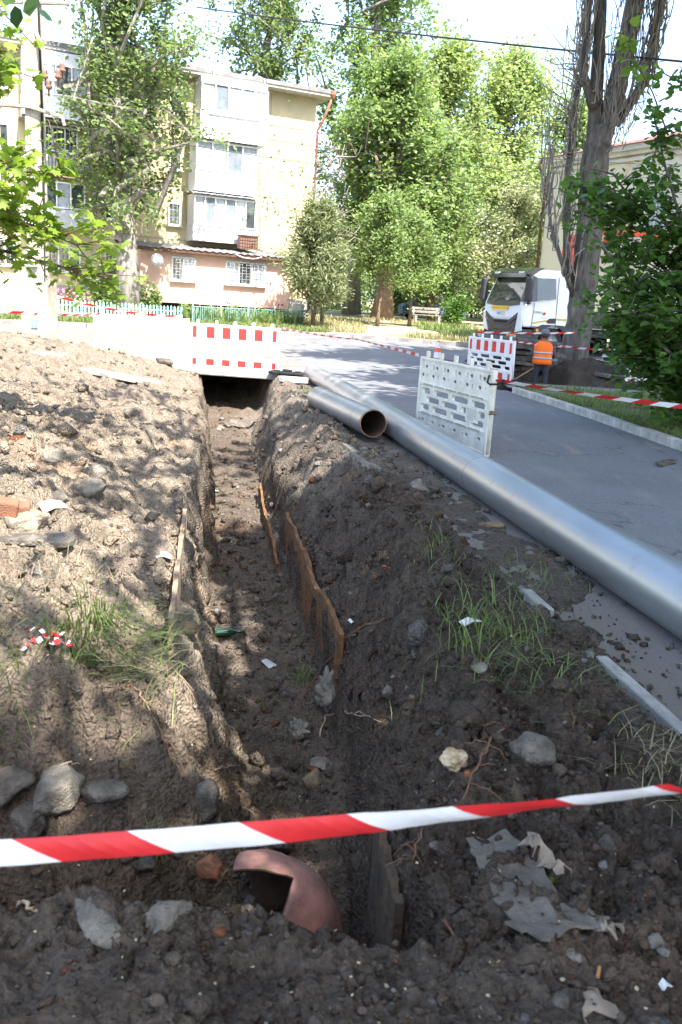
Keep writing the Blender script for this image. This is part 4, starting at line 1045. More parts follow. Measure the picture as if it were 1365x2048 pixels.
# the poplar before the block
grow_tree('poplar_tree', 'tall grey trunked poplar behind the picket fence, in front of the cream apartment block', (-8.85, 34.0, .55), 17, .46, 40, lambda q: 3.0 if q < .62 else 2.9 - 3.2 * (q - .62), .18, .75, 13, 56, .185, LF_POP, BARK, 21, .3, group='poplars', tl=.9, rise=(.16, .34), lean=(-.004, 0), trunk_top=.97, first=.18)
grow_tree('poplar_tree', 'poplar rising behind the roof of the apartment block', (-6.3, 57, 1), 24, .5, 30, lambda q: 3.0 if q < .65 else 3.0 - 3.2 * (q - .65), .3, .75, 11, 55, .24, LF_POP, BARK, 22, .36, group='poplars', tl=1.1, rise=(.14, .3))
grow_tree('poplar_tree', 'tallest poplar between the apartment block and the pale trees, its top out of the picture', (.1, 54, 1.1), 25, .5, 36, lambda q: 3.6 if q < .65 else 3.6 - 3.4 * (q - .65), .12, .7, 13, 66, .25, LF_DEC, BARK, 23, .4, group='poplars', tl=1.2, rise=(.12, .28))
grow_tree('maple_tree', 'dense bright green tree on a thick pale trunk behind the park grass', (1.75, 49, 1.0), 13.5, .55, 34, lambda q: 3.6 * math.sin(math.pi * min(1, max(.12, q))) ** .5, .2, .45, 13, 70, .26, LF_DEC, BARKB, 24, .45, group='trees of the park', tl=1.2, rise=(.05, .25))
grow_tree('maple_tree', 'pale green open tree in the middle of the park', (5.2, 57, 1.1), 16.5, .35, 34, lambda q: 4.0 * math.sin(math.pi * min(1, max(.1, q))) ** .6, .16, .5, 13, 58, .26, LF_PALE, BARKB, 25, .5, group='trees of the park', tl=1.4, rise=(.08, .25))
grow_tree('maple_tree', 'pale green tree behind the truck cab with dark bare boughs', (9.5, 60, 1.2), 17, .38, 34, lambda q: 4.4 * math.sin(math.pi * min(1, max(.1, q))) ** .6, .12, .5, 13, 58, .27, LF_PALE, BARKD, 26, .5, group='trees of the park', tl=1.4, rise=(.08, .25))
grow_tree('maple_tree', 'light green tree left of the old yellow house', (14.5, 63, 1.2), 15, .35, 26, lambda q: 4.4 * math.sin(math.pi * min(1, max(.1, q))) ** .6, .15, .5, 12, 58, .28, LF_DEC, BARKD, 27, .5, group='trees of the park', tl=1.4, rise=(.08, .25))
grow_tree('acacia_tree', 'low acacia with creamy white blossom behind the truck cab', (8.4, 48.5, .95), 7.4, .18, 26, lambda q: 2.9 * math.sin(math.pi * min(1, max(.15, q))) ** .5, .12, .4, 10, 44, .17, LF_BLOS, BARKD, 28, .4, tl=.9, rise=(.05, .25))
grow_tree('maple_tree', 'bushy green tree low behind the parked car', (4.6, 51, 1.0), 8.2, .2, 26, lambda q: 2.6 * math.sin(math.pi * min(1, max(.15, q))) ** .5, .12, .4, 11, 50, .2, LF_DEC, BARKB, 29, .45, group='trees of the park', tl=1.0, rise=(.05, .25))
for k, (x, y, h, s_) in enumerate(((1.15, 39.2, 5.6, 3), (2.6, 41.0, 5.0, 5))):
    grow_tree('young_tree', ('slender young tree right of the juniper on the park grass', 'slender young tree right of the thick pale trunk')[k], (x, y, Z(x, y)), h, .075, 16, lambda q: 1.35 * math.sin(math.pi * min(1, max(.2, q))) ** .5, .32, .4, 9, 46, .15, LF_DEC, BARKB, 40 + s_, .3, group='young trees of the park', tl=.6, rise=(.05, .2))
# far belt of trees that closes the view
for k in range(11):
    x = -34 + 9.0 * k + 2.2 * math.sin(k * 5.1); y = 84 + 8 * math.sin(k * 2.3)
    grow_tree('park_tree', ['lightest', 'dark', 'round topped', 'pale', 'broad', 'tall pale', 'bushy', 'thin', 'low pale', 'leaning', 'outermost'][k] + ' far tree of the belt closing the view, number %s from its left end' % ['one', 'two', 'three', 'four', 'five', 'six', 'seven', 'eight', 'nine', 'ten', 'eleven'][k], (x, y, 1.4), 12.5 + 2.2 * math.sin(k * 1.7), .35, 22, lambda q: 5.4 * math.sin(math.pi * min(1, max(.15, q))) ** .45, .06, .4, 9, 40, .42, (LF_DEC, LF_PALE)[k % 2], BARKD, 60 + k, .75, group='far belt of trees', tl=1.8, rise=(.05, .2))

for k in range(9):
    x = -3.5 + 3.1 * k + .9 * math.sin(k * 3.7); y = 66 + 5 * math.sin(k * 1.9)
    grow_tree('bush', ['leftmost', 'pale', 'second', 'dense', 'middle', 'light', 'tall', 'ragged', 'rightmost'][k] + ' bush of the far thicket under the park trees, by the ' + ['juniper', 'young tree', 'thick trunk', 'bench', 'parked car', 'dark shrub', 'truck visor', 'truck cab', 'old house'][k], (x, y, 1.2), 4.6 + 1.2 * math.sin(k * 2.3), .09, 22, lambda q: 2.5 * math.sin(math.pi * min(1, max(.25, q))) ** .4, .04, .3, 9, 40, .26, (LF_PALE, LF_DEC)[k % 2], BARKD, 120 + k, .5, cat='bush', group='far thicket', tl=1.0, rise=(.05, .3))

# juniper: drooping grey-green sprays on a tapering body
def juniper():
    bx, by = -1.62, 35.5; t = thing('juniper_tree', 'grey green conical juniper on a thin trunk before the right end of the apartment block', 'juniper', (bx, by, Z(bx, by)))
    r = np.random.default_rng(8); paths = [([(0, 0, 0), (-.05, 0, 1.6), (.05, 0, 3.6), (.1, 0, 5.4)], [.1, .085, .05, .015])]; P_ = []; D_ = []
    for i in range(110):
        q = r.uniform(.08, 1) ** .8; z0 = .6 + 4.3 * q; a = r.uniform(0, 6.283); R_ = (1.72 * (1 - q) ** .62 + .12) * r.uniform(.6, 1)
        if math.cos(a) < -.3 and q < .42: R_ *= 1.08
        s_ = np.array([0, 0, max(.3, z0 - .5)]); tip = np.array([math.cos(a) * R_, math.sin(a) * R_, z0 + .35 * R_])
        lp = limb_path(s_, tip, .5, 5, 1, r); paths.append((lp, [.03, .025, .02, .015, .01, .006]))
        for j in range(150):
            f = r.uniform(.25, 1.08); fk = min(f * 5, 4.99); k = int(fk); p = lp[k] + (lp[k + 1] - lp[k]) * (fk - k)
            P_.append(p + r.normal(0, .16, 3)); D_.append(np.array([math.cos(a) * .6, math.sin(a) * .6, .75 - .9 * r.uniform()]))
    trunk_obj(paths, BARKB, t)
    P_ = np.array(P_); P_[:, 2] = np.maximum(P_[:, 2], .35)
    leaves('crown', P_, .22, LF_JUN, 'spray', .2, 9, t, axis=np.array(D_))
juniper()
def bare_tree(name, label, base, seed, H, n, r0, m, spread, cat='bare tree', lean=0):
    r = np.random.default_rng(seed); t = thing(name, label, cat, base)
    paths = [([(0, 0, 0), (lean * .4, 0, H * .4), (lean, 0, H)], [r0, r0 * .6, .012])]; 
    for i in range(n):
        q = r.uniform(.3, .97); a = r.uniform(0, 6.28); R_ = spread * r.uniform(.4, 1)
        s_ = np.array([lean * q, 0, H * q]); tip = s_ + np.array([math.cos(a) * R_, math.sin(a) * R_, R_ * r.uniform(.2, .9)])
        lp = limb_path(s_, tip, .4, 5, 2, r); paths.append((lp, [r0 * .35 * (1 - k / 6) + .006 for k in range(6)]))
        for j in range(5):
            k = int(r.integers(2, 6)); p = lp[k]; e = p + r.normal(0, .3, 3) + np.array([0, 0, .15]); paths.append(([p, (p + e) / 2 + r.normal(0, .04, 3), e], [.012, .009, .004]))
    trunk_obj(paths, m, t, 'trunk'); return t, r
bt, _r = bare_tree('bare_tree', 'thin half bare tree with pale twigs standing behind the juniper', (-1.35, 37.6, Z(-1.35, 37.6)), 5, 7.4, 26, .09, BARK, 1.5)
P_ = np.random.default_rng(2).normal(size=(420, 3)) * np.array([1.1, .8, 1.3]) + np.array([-.9, 0, 5.2]); leaves('leaves', P_, .15, LF_DEC, 'diamond', .4, 3, bt)

# dead many-stemmed poplar on the right
def dead_poplar():
    t = thing('dead_poplar', 'huge dead poplar with two bare stems and hanging whips beside the truck', 'dead tree', (6.25, 24.0, .05))
    r = np.random.default_rng(17)
    T0 = [((-.1, 0, -.1), .52), ((-.08, 0, .35), .42), ((-.05, 0, 1.6), .36), ((-.05, 0, 3.2), .34), ((-.1, 0, 4.6), .34), ((-.16, 0, 5.7), .36), ((-.12, 0, 6.5), .33)]
    Ls = [((-.24, 0, 6.1), .2), ((-.33, 0, 7.1), .18), ((-.40, .05, 8.4), .165), ((-.5, .1, 9.6), .15), ((-.55, .1, 11.5), .11)]
    Rs = [((-.03, 0, 6.2), .24), ((.10, -.1, 7.1), .25), ((.24, -.1, 8.4), .25), ((.36, -.1, 9.8), .23), ((.46, 0, 12.5), .17)]
    L2 = [((-.42, -.2, 6.9), .13), ((-.8, -.25, 7.7), .11), ((-.86, -.25, 8.9), .09), ((-.8, -.2, 11), .06)]
    R2 = [((.3, .1, 6.6), .12), ((.85, .1, 7.6), .12), ((1.0, .1, 9.0), .1), ((1.1, .1, 11.2), .06)]
    L3 = [((-.25, .0, 2.3), .11), ((-.6, -.05, 3.1), .1), ((-.78, -.1, 4.5), .1), ((-.9, -.1, 6.4), .08), ((-.75, -.1, 8.4), .06), ((-.85, 0, 10.5), .04)]
    L4 = [((-.3, -.1, 2.2), .08), ((-.85, -.3, 3.2), .06), ((-1.2, -.3, 4.0), .045), ((-1.4, -.3, 5.0), .03)]
    mb = MB()
    def bark_tube(q, n):
        pts = [Vector(p) for p, _ in q]; rad = [a for _, a in q]
        P2 = []; R2_ = []
        for i in range(len(pts) - 1):
            for k in range(5): P2.append(pts[i].lerp(pts[i + 1], k / 5)); R2_.append((rad[i] + (rad[i + 1] - rad[i]) * k / 5) * (1 + .05 * r.normal()))
        P2.append(pts[-1]); R2_.append(rad[-1]); mb.tube(P2, R2_, n)
    bark_tube(T0, 26)
    # furrows: push alternate ribs of the trunk in and out
    for i in range(len(mb.v)):
        v = Vector(mb.v[i]); a = math.atan2(v.y, v.x + .06); f = 1 + .05 * mnoise.noise((a * 5, v.z * .9, 3)) + .04 * mnoise.noise((a * 12, v.z * 2, 7)) + .10 * max(0, .8 - v.z) * max(0, math.sin(a * 5))
        mb.v[i] = ((v.x + .06) * f - .06, v.y * f, v.z)
    for q in (Ls, Rs): bark_tube(q, 14)
    mb.build('trunk', BARKD, t, smooth=True)
    lb = MB()
    for q in (L2, R2, L3, L4): lb.tube([p for p, _ in q], [a for _, a in q], 8)
    lb.build('limb', BARKD, t, smooth=True)
    wb = MB()
    for i in range(260):
        side = r.uniform()
        if side < .40: src = L3 if r.uniform() < .6 else L2; x_out = -1
        elif side < .85: src = R2 if r.uniform() < .75 else Rs; x_out = 1
        else: src = L4; x_out = -1
        k = int(r.integers(0, len(src) - 1)); f = r.uniform(); p = np.array(src[k][0]) * (1 - f) + np.array(src[k + 1][0]) * f
        L_ = r.uniform(.6, 2.4); out = np.array([x_out * r.uniform(-.2, .38), r.uniform(-.5, .35), r.uniform(-.05, .3)])
        c1 = p + out * .7; c2 = c1 + np.array([r.normal(0, .08), r.normal(0, .08), L_ * .5]); e = c2 + np.array([r.normal(0, .12), r.normal(0, .1), L_ * .5])
        pts = smooth_noise_pts([p, c1, c2, e], .035, i, 3); n_ = len(pts)
        wb.tube(pts, [.028 * r.uniform(.5, 1) * (1 - .8 * j / n_) + .004 for j in range(n_)], 4)
    for i in range(26):   # long crooked sprays out to the left
        z0 = r.uniform(5.2, 8.2); p = np.array([-.8, -.2, z0]); d = np.array([-r.uniform(.5, 1.3), r.uniform(-.4, .2), r.uniform(.1, .9)])
        wb.tube(smooth_noise_pts([p, p + d * .5 + np.array([0, 0, -.12]), p + d], .05, i + 300, 3), [.022, .02, .017, .014, .01, .007, .004], 4)
    for i in range(150):   # whips against the main stem
        z0 = r.uniform(5.8, 10.5); a = r.uniform(3.4, 6.0); p = np.array([.25 + .45 * math.cos(a), .42 * math.sin(a), z0]); e = p + np.array([r.normal(0, .16), -.1, r.uniform(.5, 1.4)])
        wb.tube(smooth_noise_pts([p, (p + e) / 2 + np.array([r.normal(0, .1), -.12, 0]), e], .03, i + 500, 3), [.016, .014, .012, .01, .008, .006, .004], 4)
    w_ = stuff(wb.build('twigs', BARK, t))
dead_poplar()

# leafy young linden at the right edge
def linden():
    t = thing('linden_tree', 'young leafy linden with dark green heart shaped leaves on the grass at the right', 'linden', (5.45, 13.4, .15))
    r = np.random.default_rng(12); paths = []; P_ = []; tn = []
    stems = [((.2, 0, 0), (-.35, -.2, 2.2), (-1.3, -.3, 4.2)), ((0, 0, 0), (.1, 0, 2.4), (-.9, .2, 5.0)), ((0, .1, 0), (.5, .1, 2.2), (.4, .0, 4.7)), ((.3, 0, 0), (1.2, 0, 2.0), (2.0, 0, 4.1)),
             ((.1, -.1, 0), (-.8, -.5, 1.4), (-2.1, -.6, 2.7)), ((.2, -.1, 0), (-.6, -.9, 1.1), (-1.7, -1.1, 1.6)), ((.2, -.2, 0), (.5, -1.0, 1.5), (.3, -1.4, 3.0)), ((0, 0, 0), (-.9, 0, 2.0), (-2.3, 0, 3.5)), ((.3, 0, 0), (1.5, -.5, 1.2), (2.6, -.6, 2.2)), ((.1, 0, 0), (-.5, .2, 2.6), (-1.7, .2, 3.6)), ((.1, 0, 0), (-.4, -.3, 1.0), (-1.4, -.4, 1.3)), ((.2, 0, 0), (.9, -.6, 2.4), (1.3, -.9, 3.7)), ((.2, 0, 0), (.6, -.8, .8), (.4, -1.2, 1.6))]
    for s_ in stems:
        lp = limb_path(s_[0], s_[2], .1, 9, .6, r); m_ = np.array(s_[1]); tt = np.linspace(0, 1, 10)[:, None]
        lp = (1 - tt) ** 2 * np.array(s_[0]) + 2 * tt * (1 - tt) * m_ + tt ** 2 * np.array(s_[2]) + np.vstack([np.zeros((1, 3)), r.normal(0, .04, (9, 3))])
        paths.append((lp, [.05 * (1 - .85 * k / 9) + .005 for k in range(10)]))
        for j in range(44):
            f = r.uniform(.14, 1.0); fk = min(f * 9, 8.99); k = int(fk); p = lp[k] + (lp[k + 1] - lp[k]) * (fk - k)
            d = r.normal(0, 1, 3); d[2] = d[2] * .5 + .15; d[0] -= .15; d /= np.linalg.norm(d); L_ = r.uniform(.45, 1.15) * (1.15 - .55 * f)
            e = p + d * L_; e[2] = max(e[2], .22); mid = (p + e) / 2 + np.array([0, 0, .06])
            paths.append(([p, mid, e], [.014, .009, .004]))
            for g in range(28):
                f2 = r.uniform(.12, 1.05); q = p + (e - p) * f2; P_.append(q + r.normal(0, .085, 3) + np.array([0, 0, -.03])); tn.append(.25 + .5 * f2 * r.uniform(.2, 1))
    trunk_obj(paths, BARKD, t)
    P_ = np.array(P_); P_[:, 2] = np.maximum(P_[:, 2], .12)
    leaves('crown', P_, .105, LF_LIN, 'heart', .75, 13, t, .35, tint=np.array(tn))
    # bright shoot at the top
    pts = np.array([(-1.0, .1, 4.2), (-1.35, .0, 4.75), (-1.72, -.1, 5.15), (-1.92, -.15, 5.45)])
    mb = MB(); mb.tube(pts, [.014, .011, .008, .004], 5); mb.build('shoot', BARKB, t)
    Q = []
    for g in range(75): 
        f = r.uniform(0, 3); k = min(int(f), 2); Q.append(pts[k] + (pts[k + 1] - pts[k]) * (f - k) + r.normal(0, .11, 3))
    leaves('shoot_leaves', Q, .125, LF_LINY, 'heart', .6, 14, t)
linden()

# maple boughs hanging in from the left, and a dark branch over the camera
def maple_left():
    t = thing('maple_tree', 'maple reaching bright fresh boughs into the upper left before the concrete pole', 'maple', (-5.4, 7.6, .3), 0)
    r = np.random.default_rng(31); paths = [([(0, 0, 0), (.05, 0, 2), (.1, .0, 4), (.0, 0, 7)], [.17, .14, .11, .05])]; P_ = []; tn = []
    bo = [((.05, 0, 1.6), (1.4, .0, 2.3), (2.95, .15, 1.75)), ((.05, 0, 1.7), (1.4, -.2, 2.5), (3.02, -.2, 2.25)), ((.07, 0, 2.0), (1.2, .1, 2.7), (2.5, .2, 2.35)), ((.06, .0, 1.6), (1.3, .3, 1.9), (3.15, .5, 1.45)), ((.07, 0, 1.9), (1.2, -.4, 2.1), (2.55, -.35, 1.9)),
          ((.1, 0, 2.8), (1.2, 0, 3.5), (2.35, .1, 3.55)), ((.1, 0, 3.0), (1.2, .1, 3.8), (2.15, .3, 3.0)), ((.1, 0, 3.2), (1.0, -.2, 4.1), (2.25, -.3, 4.0)), ((.1, 0, 3.0), (1.0, .3, 3.3), (2.2, .5, 3.2)), ((.08, 0, 2.3), (.9, .2, 2.6), (1.9, .4, 2.3))]
    for s_ in bo:
        tt = np.linspace(0, 1, 9)[:, None]; lp = (1 - tt) ** 2 * np.array(s_[0]) + 2 * tt * (1 - tt) * np.array(s_[1]) + tt ** 2 * np.array(s_[2]) + np.vstack([np.zeros((1, 3)), r.normal(0, .025, (8, 3))])
        paths.append((lp, [.03 * (1 - .85 * k / 8) + .004 for k in range(9)]))
        for j in range(26):
            f = r.uniform(.38, 1.0); fk = min(f * 8, 7.99); k = int(fk); p = lp[k] + (lp[k + 1] - lp[k]) * (fk - k)
            d = np.array([r.uniform(-.2, 1), r.normal(0, .7), r.normal(-.1, .45)]); d /= np.linalg.norm(d); e = p + d * r.uniform(.2, .5)
            paths.append(([p, e], [.007, .003]))
            for g in range(12): P_.append(p + (e - p) * r.uniform(.3, 1.1) + r.normal(0, .05, 3)); tn.append(r.uniform(.2, .9))
    trunk_obj(paths, BARKB, t)
    leaves('crown', P_, .088, LF_MAP, 'maple', .9, 33, t, .5, tint=np.array(tn))
maple_left()

# the shade trees that stand around the photographer, out of the frame
SH = [(9.4, -8.0, 15, 4.6, 6.5), (7.9, -1.2, 16, 4.8, 7.0), (8.6, 5.2, 16.5, 5.1, 7.4), (9.9, 11.6, 16.5, 5.2, 8.0), (4.8, -7.6, 13.5, 3.3, 7), (9.5, 17.9, 18, 6.7, 10.5), (14.2, 24.6, 19.5, 5.6, 12)]  # the last one is added, unseen, to throw shade on the truck
for k, (x, y, h, R_, zb) in enumerate(SH):
    grow_tree('shade_tree', 'leafy shade tree beyond the right edge, ' + ['behind the photographer at the road', 'level with the photographer', 'abreast of the near end of the pipe', 'abreast of the dirty barrier', 'right behind the photographer', 'beyond the linden', 'farthest along the road, beside the truck'][k], (x, y, .1), h, .3, 34, lambda q, R_=R_, zb=zb, h=h: R_ * max(.1, math.sin(math.pi * min(1, max(.02, (q - zb / h + .1) / (1.08 - zb / h))))) ** .5, zb / h, .35, 11, 46, .40, LF_DEC, BARKD, 80 + k, .5, group='shade trees along the road', tl=1.2, rise=(.02, .12))
def over_branch():
    t = thing('maple_tree', 'dark shaded maple twig with drooping leaves at the top left corner', 'maple', (-3.9, 1.2, 0))
    r = np.random.default_rng(41)
    paths = [([(0, 0, 0), (.05, .1, 2.2), (.1, .3, 4.5), (.3, .4, 8)], [.16, .13, .1, .04]), ([(.08, .2, 2.6), (1.0, 1.5, 3.3), (1.9, 2.4, 3.35), (2.38, 2.82, 2.95)], [.04, .03, .02, .006])]
    P_ = []
    for g in range(60):
        f = r.uniform(.45, 1); a, b = np.array((1.75, 2.35, 3.32)), np.array((2.4, 2.84, 2.92)); P_.append(a + (b - a) * f + r.normal(0, .09, 3))
    # broken light: thin clusters of leaf high on the crown throw flecks on the spoil
    Q = []
    for i in range(24):
        a = r.uniform(-2.9, .5); z0 = r.uniform(5.5, 9.5); R_ = r.uniform(.8, 3.8); s_ = np.array([.2, .35, z0 - 1.2]); tip = np.array([.2 + math.cos(a) * R_, .35 + math.sin(a) * R_, z0])
        lp = limb_path(s_, tip, .4, 5, 1, r); paths.append((lp, [.05, .04, .03, .022, .014, .006]))
        for j in range(9):
            k = int(r.integers(2, 6)); c = lp[k] + r.normal(0, .35, 3)
            for g in range(13): Q.append(c + r.normal(0, .16, 3))
    trunk_obj(paths, BARKB, t)
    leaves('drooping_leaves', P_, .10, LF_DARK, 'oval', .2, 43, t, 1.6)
    leaves('crown', Q, .16, LF_DEC, 'oval', .6, 44, t)
over_branch()
def overhang():
    t = thing('maple_tree', 'tree behind the photographer whose long limbs reach out overhead', 'maple', (4.3, -3.4, 0))
    r = np.random.default_rng(47); paths = [([(0, 0, 0), (.05, 0, 3), (-.1, .2, 6), (0, .3, 9)], [.22, .19, .15, .06])]; Q = []
    for k, e_ in enumerate([(-.7, 9.0, 8.4), (.3, 7.0, 8.0), (-1.6, 7.6, 9.0), (1.0, 4.6, 8.2), (.2, 3.2, 9.0), (1.3, 1.8, 7.6), (1.7, .2, 7.8), (.8, -.6, 8.6), (1.2, -1.6, 7.6), (-1.8, 4.6, 9.4), (2.3, 1.2, 7.4)]):
        lp = limb_path((-.05, .15, 5.2 + .2 * k), np.array(e_) - np.array((4.3, -3.4, 0)), .12, 10, .22, r); paths.append((lp, [.085 * (1 - .085 * j) + .006 for j in range(11)]))
        for j in range(15):
            f = r.uniform(.35, 1.0) * 10; i = min(int(f), 9); p = lp[i] + (lp[i + 1] - lp[i]) * (f - i); e2 = p + r.normal(0, .5, 3) * np.array([1, 1, .4]); paths.append(([p, (p + e2) / 2 + r.normal(0, .05, 3), e2], [.022, .015, .006]))
            if r.uniform() < .55:
                for g in range(16): Q.append(e2 + r.normal(0, .2, 3))
    trunk_obj(paths, BARKD, t); leaves('crown', Q, .17, LF_DEC, 'oval', .6, 48, t)
overhang()
# a maple bough of the shade trees that dips into the right edge of the view
def right_bough():
    t = thing('maple_tree', 'dark green maple bough dipping in at the right edge above the linden', 'maple', (7.0, 10.4, .1))
    r = np.random.default_rng(51); paths = [([(0, 0, 0), (0, 0, 3), (-.2, 0, 6)], [.14, .11, .04])]; P_ = []
    for e_ in ((-2.75, -.2, 4.25), (-2.5, -.3, 3.85), (-2.2, .1, 4.45), (-2.9, .1, 4.0)):
        tt = np.linspace(0, 1, 7)[:, None]; a = np.array((-.02, 0, 3.2)); lp = (1 - tt) ** 2 * a + 2 * tt * (1 - tt) * np.array((-1.3, 0, 4.7)) + tt ** 2 * np.array(e_); paths.append((lp, [.03, .025, .02, .016, .012, .008, .004]))
        for g in range(75): 
            k = int(r.integers(3, 7)); P_.append(lp[k] + r.normal(0, .15, 3))
    trunk_obj(paths, BARKD, t); leaves('crown', P_, .13, LF_LIN, 'maple', .8, 53, t)
right_bough()

# shrubs, flowers and garden plants
def shrub(label, loc, dims, n, leaf, m, seed, shape='oval', cat='shrub', name='shrub', group=None, stems=9):
    r = np.random.default_rng(seed); t = thing(name, label, cat, loc, 0, group); paths = []; P_ = []
    for i in range(stems):
        a = r.uniform(0, 6.28); q = r.uniform(.2, 1); tip = np.array([math.cos(a) * dims[0] / 2 * q, math.sin(a) * dims[1] / 2 * q, dims[2] * r.uniform(.6, 1)])
        lp = limb_path((0, 0, 0), tip, .2, 4, 1, r); paths.append((lp, [.02, .016, .012, .008, .004]))
        for j in range(n // stems):
            f = r.uniform(.25, 1); fk = min(f * 4, 3.99); k = int(fk); P_.append(lp[k] + (lp[k + 1] - lp[k]) * (fk - k) + r.normal(0, 1, 3) * np.array(dims) * .11)
    trunk_obj(paths, BARKB, t, 'stem'); P_ = np.array(P_); P_[:, 2] = np.maximum(P_[:, 2], .03); leaves('foliage', P_, leaf, m, shape, .5, seed, t); return t
shrub('dark green shrub on the park grass in front of the parked car', (5.1, 43.5, Z(5.1, 43.5)), (1.3, 1.2, 1.7), 1600, .12, LF_LIN, 3, group='shrubs')
shrub('leafy shrub with yellow flecks left of the poplar trunk', (-9.75, 33.9, .6), (1.2, .9, 2.0), 1500, .13, LF_DEC, 4, group='shrubs')
shrub('leafy shrub right of the poplar trunk under the salmon wall', (-8.0, 34.2, .6), (.9, .9, 1.5), 900, .13, LF_DEC, 5, group='shrubs')
shrub('yellow green shrub at the foot of the poplar trunk', (-8.3, 33.4, .55), (1.2, .7, .7), 900, .11, LF_PALE, 6, group='shrubs')
def flowers(label, x, y, w_, h, n, seed, petal):
    r = np.random.default_rng(seed); t = thing('flower_bush', label, 'flower bush', (x, y, Z(x, y, .05)))
    P_ = r.uniform(-.5, .5, (n, 3)) * np.array([w_, .6, 0]) + np.array([0, 0, 1]) * (h * r.uniform(.1, .9, n))[:, None]; leaves('foliage', P_, .13, LF_DEC, 'diamond', .2, seed, t)
    Q = r.uniform(-.5, .5, (n // 9, 3)) * np.array([w_, .6, 0]) + np.array([0, -.1, 1]) * (h * r.uniform(.6, 1.05, n // 9))[:, None]; leaves('blossom', np.repeat(Q, 4, 0) + r.normal(0, .02, (len(Q) * 4, 3)), .08, petal, 'oval', .4, seed + 1, t)
PINKF = mat('pink_petal', (.62, .16, .33), .7, 0, .25, 20)
flowers('pink peony bush flowering behind the picket fence', -10.75, 32.6, 1.7, 1.0, 800, 3, PINKF)
def irises():
    r = np.random.default_rng(6); t = thing('iris_bed', 'bed of sword leaved irises and low plants under the salmon extension', 'iris bed', (0, 0, 0)); P_ = []; Q = []
    for i in range(900):
        f = r.uniform(); x = -6.8 + 4.6 * f; y = 33.5 + 2.5 * f + r.uniform(-.2, .5); P_.append((x, y, Z(x, y, .08)))
    leaves('sword_leaves', P_, .62, LF_DEC, 'spray', -.3, 7, t, -1.2, axis=np.tile(np.array([[0, 0, 1.2]]), (len(P_), 1)))
    for i in range(1600):
        f = r.uniform(); c = .5 + .5 * math.sin(f * 31); x = -6.8 + 4.6 * f; y = 33.6 + 2.5 * f + r.uniform(-.2, .5); Q.append((x, y, Z(x, y, .1) + r.uniform(0, .9) * c))
    leaves('foliage', Q, .12, LF_PALE, 'diamond', .4, 9, t)
    F = [(-6.0 + 1.0 * k, 33.9 + .55 * k, Z(-6 + k, 34 + .5 * k, 1.0)) for k in range(4)]; leaves('blossom', np.repeat(np.array(F), 8, 0) + r.normal(0, .05, (32, 3)), .1, mat('plum_petal', (.28, .08, .14), .7), 'oval', .2, 10, t)
irises()

# grass
def blades(name, P_, h, wd, m, seed, lean=.5, parent=None, dirs=None):
    r = np.random.default_rng(seed); P_ = np.asarray(P_, float); n = len(P_)
    a = r.uniform(0, 6.283, n) if dirs is None else dirs + r.normal(0, .8, n)
    d = np.stack([np.cos(a), np.sin(a), 0 * a], 1); s_ = np.stack([-np.sin(a), np.cos(a), 0 * a], 1)
    hh = h * r.uniform(.45, 1.15, n); le = lean * r.uniform(.3, 1.3, n); ww = wd * r.uniform(.7, 1.3, n)
    V = []
    for f, wv in ((0, 1), (.4, .9), (.75, .6)):
        c = P_ + d * (le * hh * f * f * 1.2)[:, None] + np.array([0, 0, 1]) * (hh * (f - .25 * le * f * f))[:, None]
        V += [c - s_ * (ww * wv / 2)[:, None], c + s_ * (ww * wv / 2)[:, None]]
    V.append(P_ + d * (le * hh * 1.2)[:, None] + np.array([0, 0, 1]) * (hh * (1 - .35 * le))[:, None])
    V = np.stack(V, 1).reshape(-1, 3); o = np.arange(n) * 7
    q = np.concatenate([np.stack([o, o + 1, o + 3, o + 2], 1), np.stack([o + 2, o + 3, o + 5, o + 4], 1)]); tr = np.stack([o + 4, o + 5, o + 6], 1)
    loops = np.concatenate([q.ravel(), tr.ravel()]); starts = np.concatenate([np.arange(len(q)) * 4, len(q) * 4 + np.arange(n) * 3])
    return obj(name, from_arrays(name, V, loops, starts, m, tint=np.repeat(r.uniform(0, 1, n), 7)), parent)
def verge_grass():
    r = np.random.default_rng(71); n = 26000; y = 8 + 11.2 * r.uniform(0, 1, n) ** .9; x = along(KR, y=y) + .13 + 6 * r.uniform(0, 1, n) ** 1.5
    t_ = x - along(KR, y=y) - .12; z = zg(x, y) + .10 + .02 * np.minimum(t_, 6); keep = fbm(x * 1.1, y * 1.1, 201, 3) > -.55
    stuff(blades('grass', np.stack([x, y, z], 1)[keep], .13, .011, GRASSM, 72, .7))
    n = 15000; x = r.uniform(-4, 9, n); y = along(KF, x=x) + .6 + 12 * r.uniform(0, 1, n) ** 1.4; z = zg(x, y) + .12; keep = fbm(x * .5, y * .35, 211, 3) > .0
    stuff(blades('grass', np.stack([x, y, z], 1)[keep], .26, .03, GRASSD, 73, .5))
    n = 9000; x = r.uniform(-14, -1, n); y = along(KF, x=x) + .2 + 2.2 * r.uniform(0, 1, n); z = zg(x, y) + .12
    stuff(blades('grass', np.stack([x, y, z], 1), .24, .03, GRASSM, 74, .5))
    n = 9000; x = r.uniform(3, 9, n); y = along(KF, x=x) + 2.2 + 5 * r.uniform(0, 1, n) ** 1.2; z = zg(x, y) + .12; keep = fbm(x * .6, y * .5, 231, 3) > -.1
    stuff(blades('grass', np.stack([x, y, z], 1)[keep], .38, .035, GRASSM, 75, .5))
verge_grass()
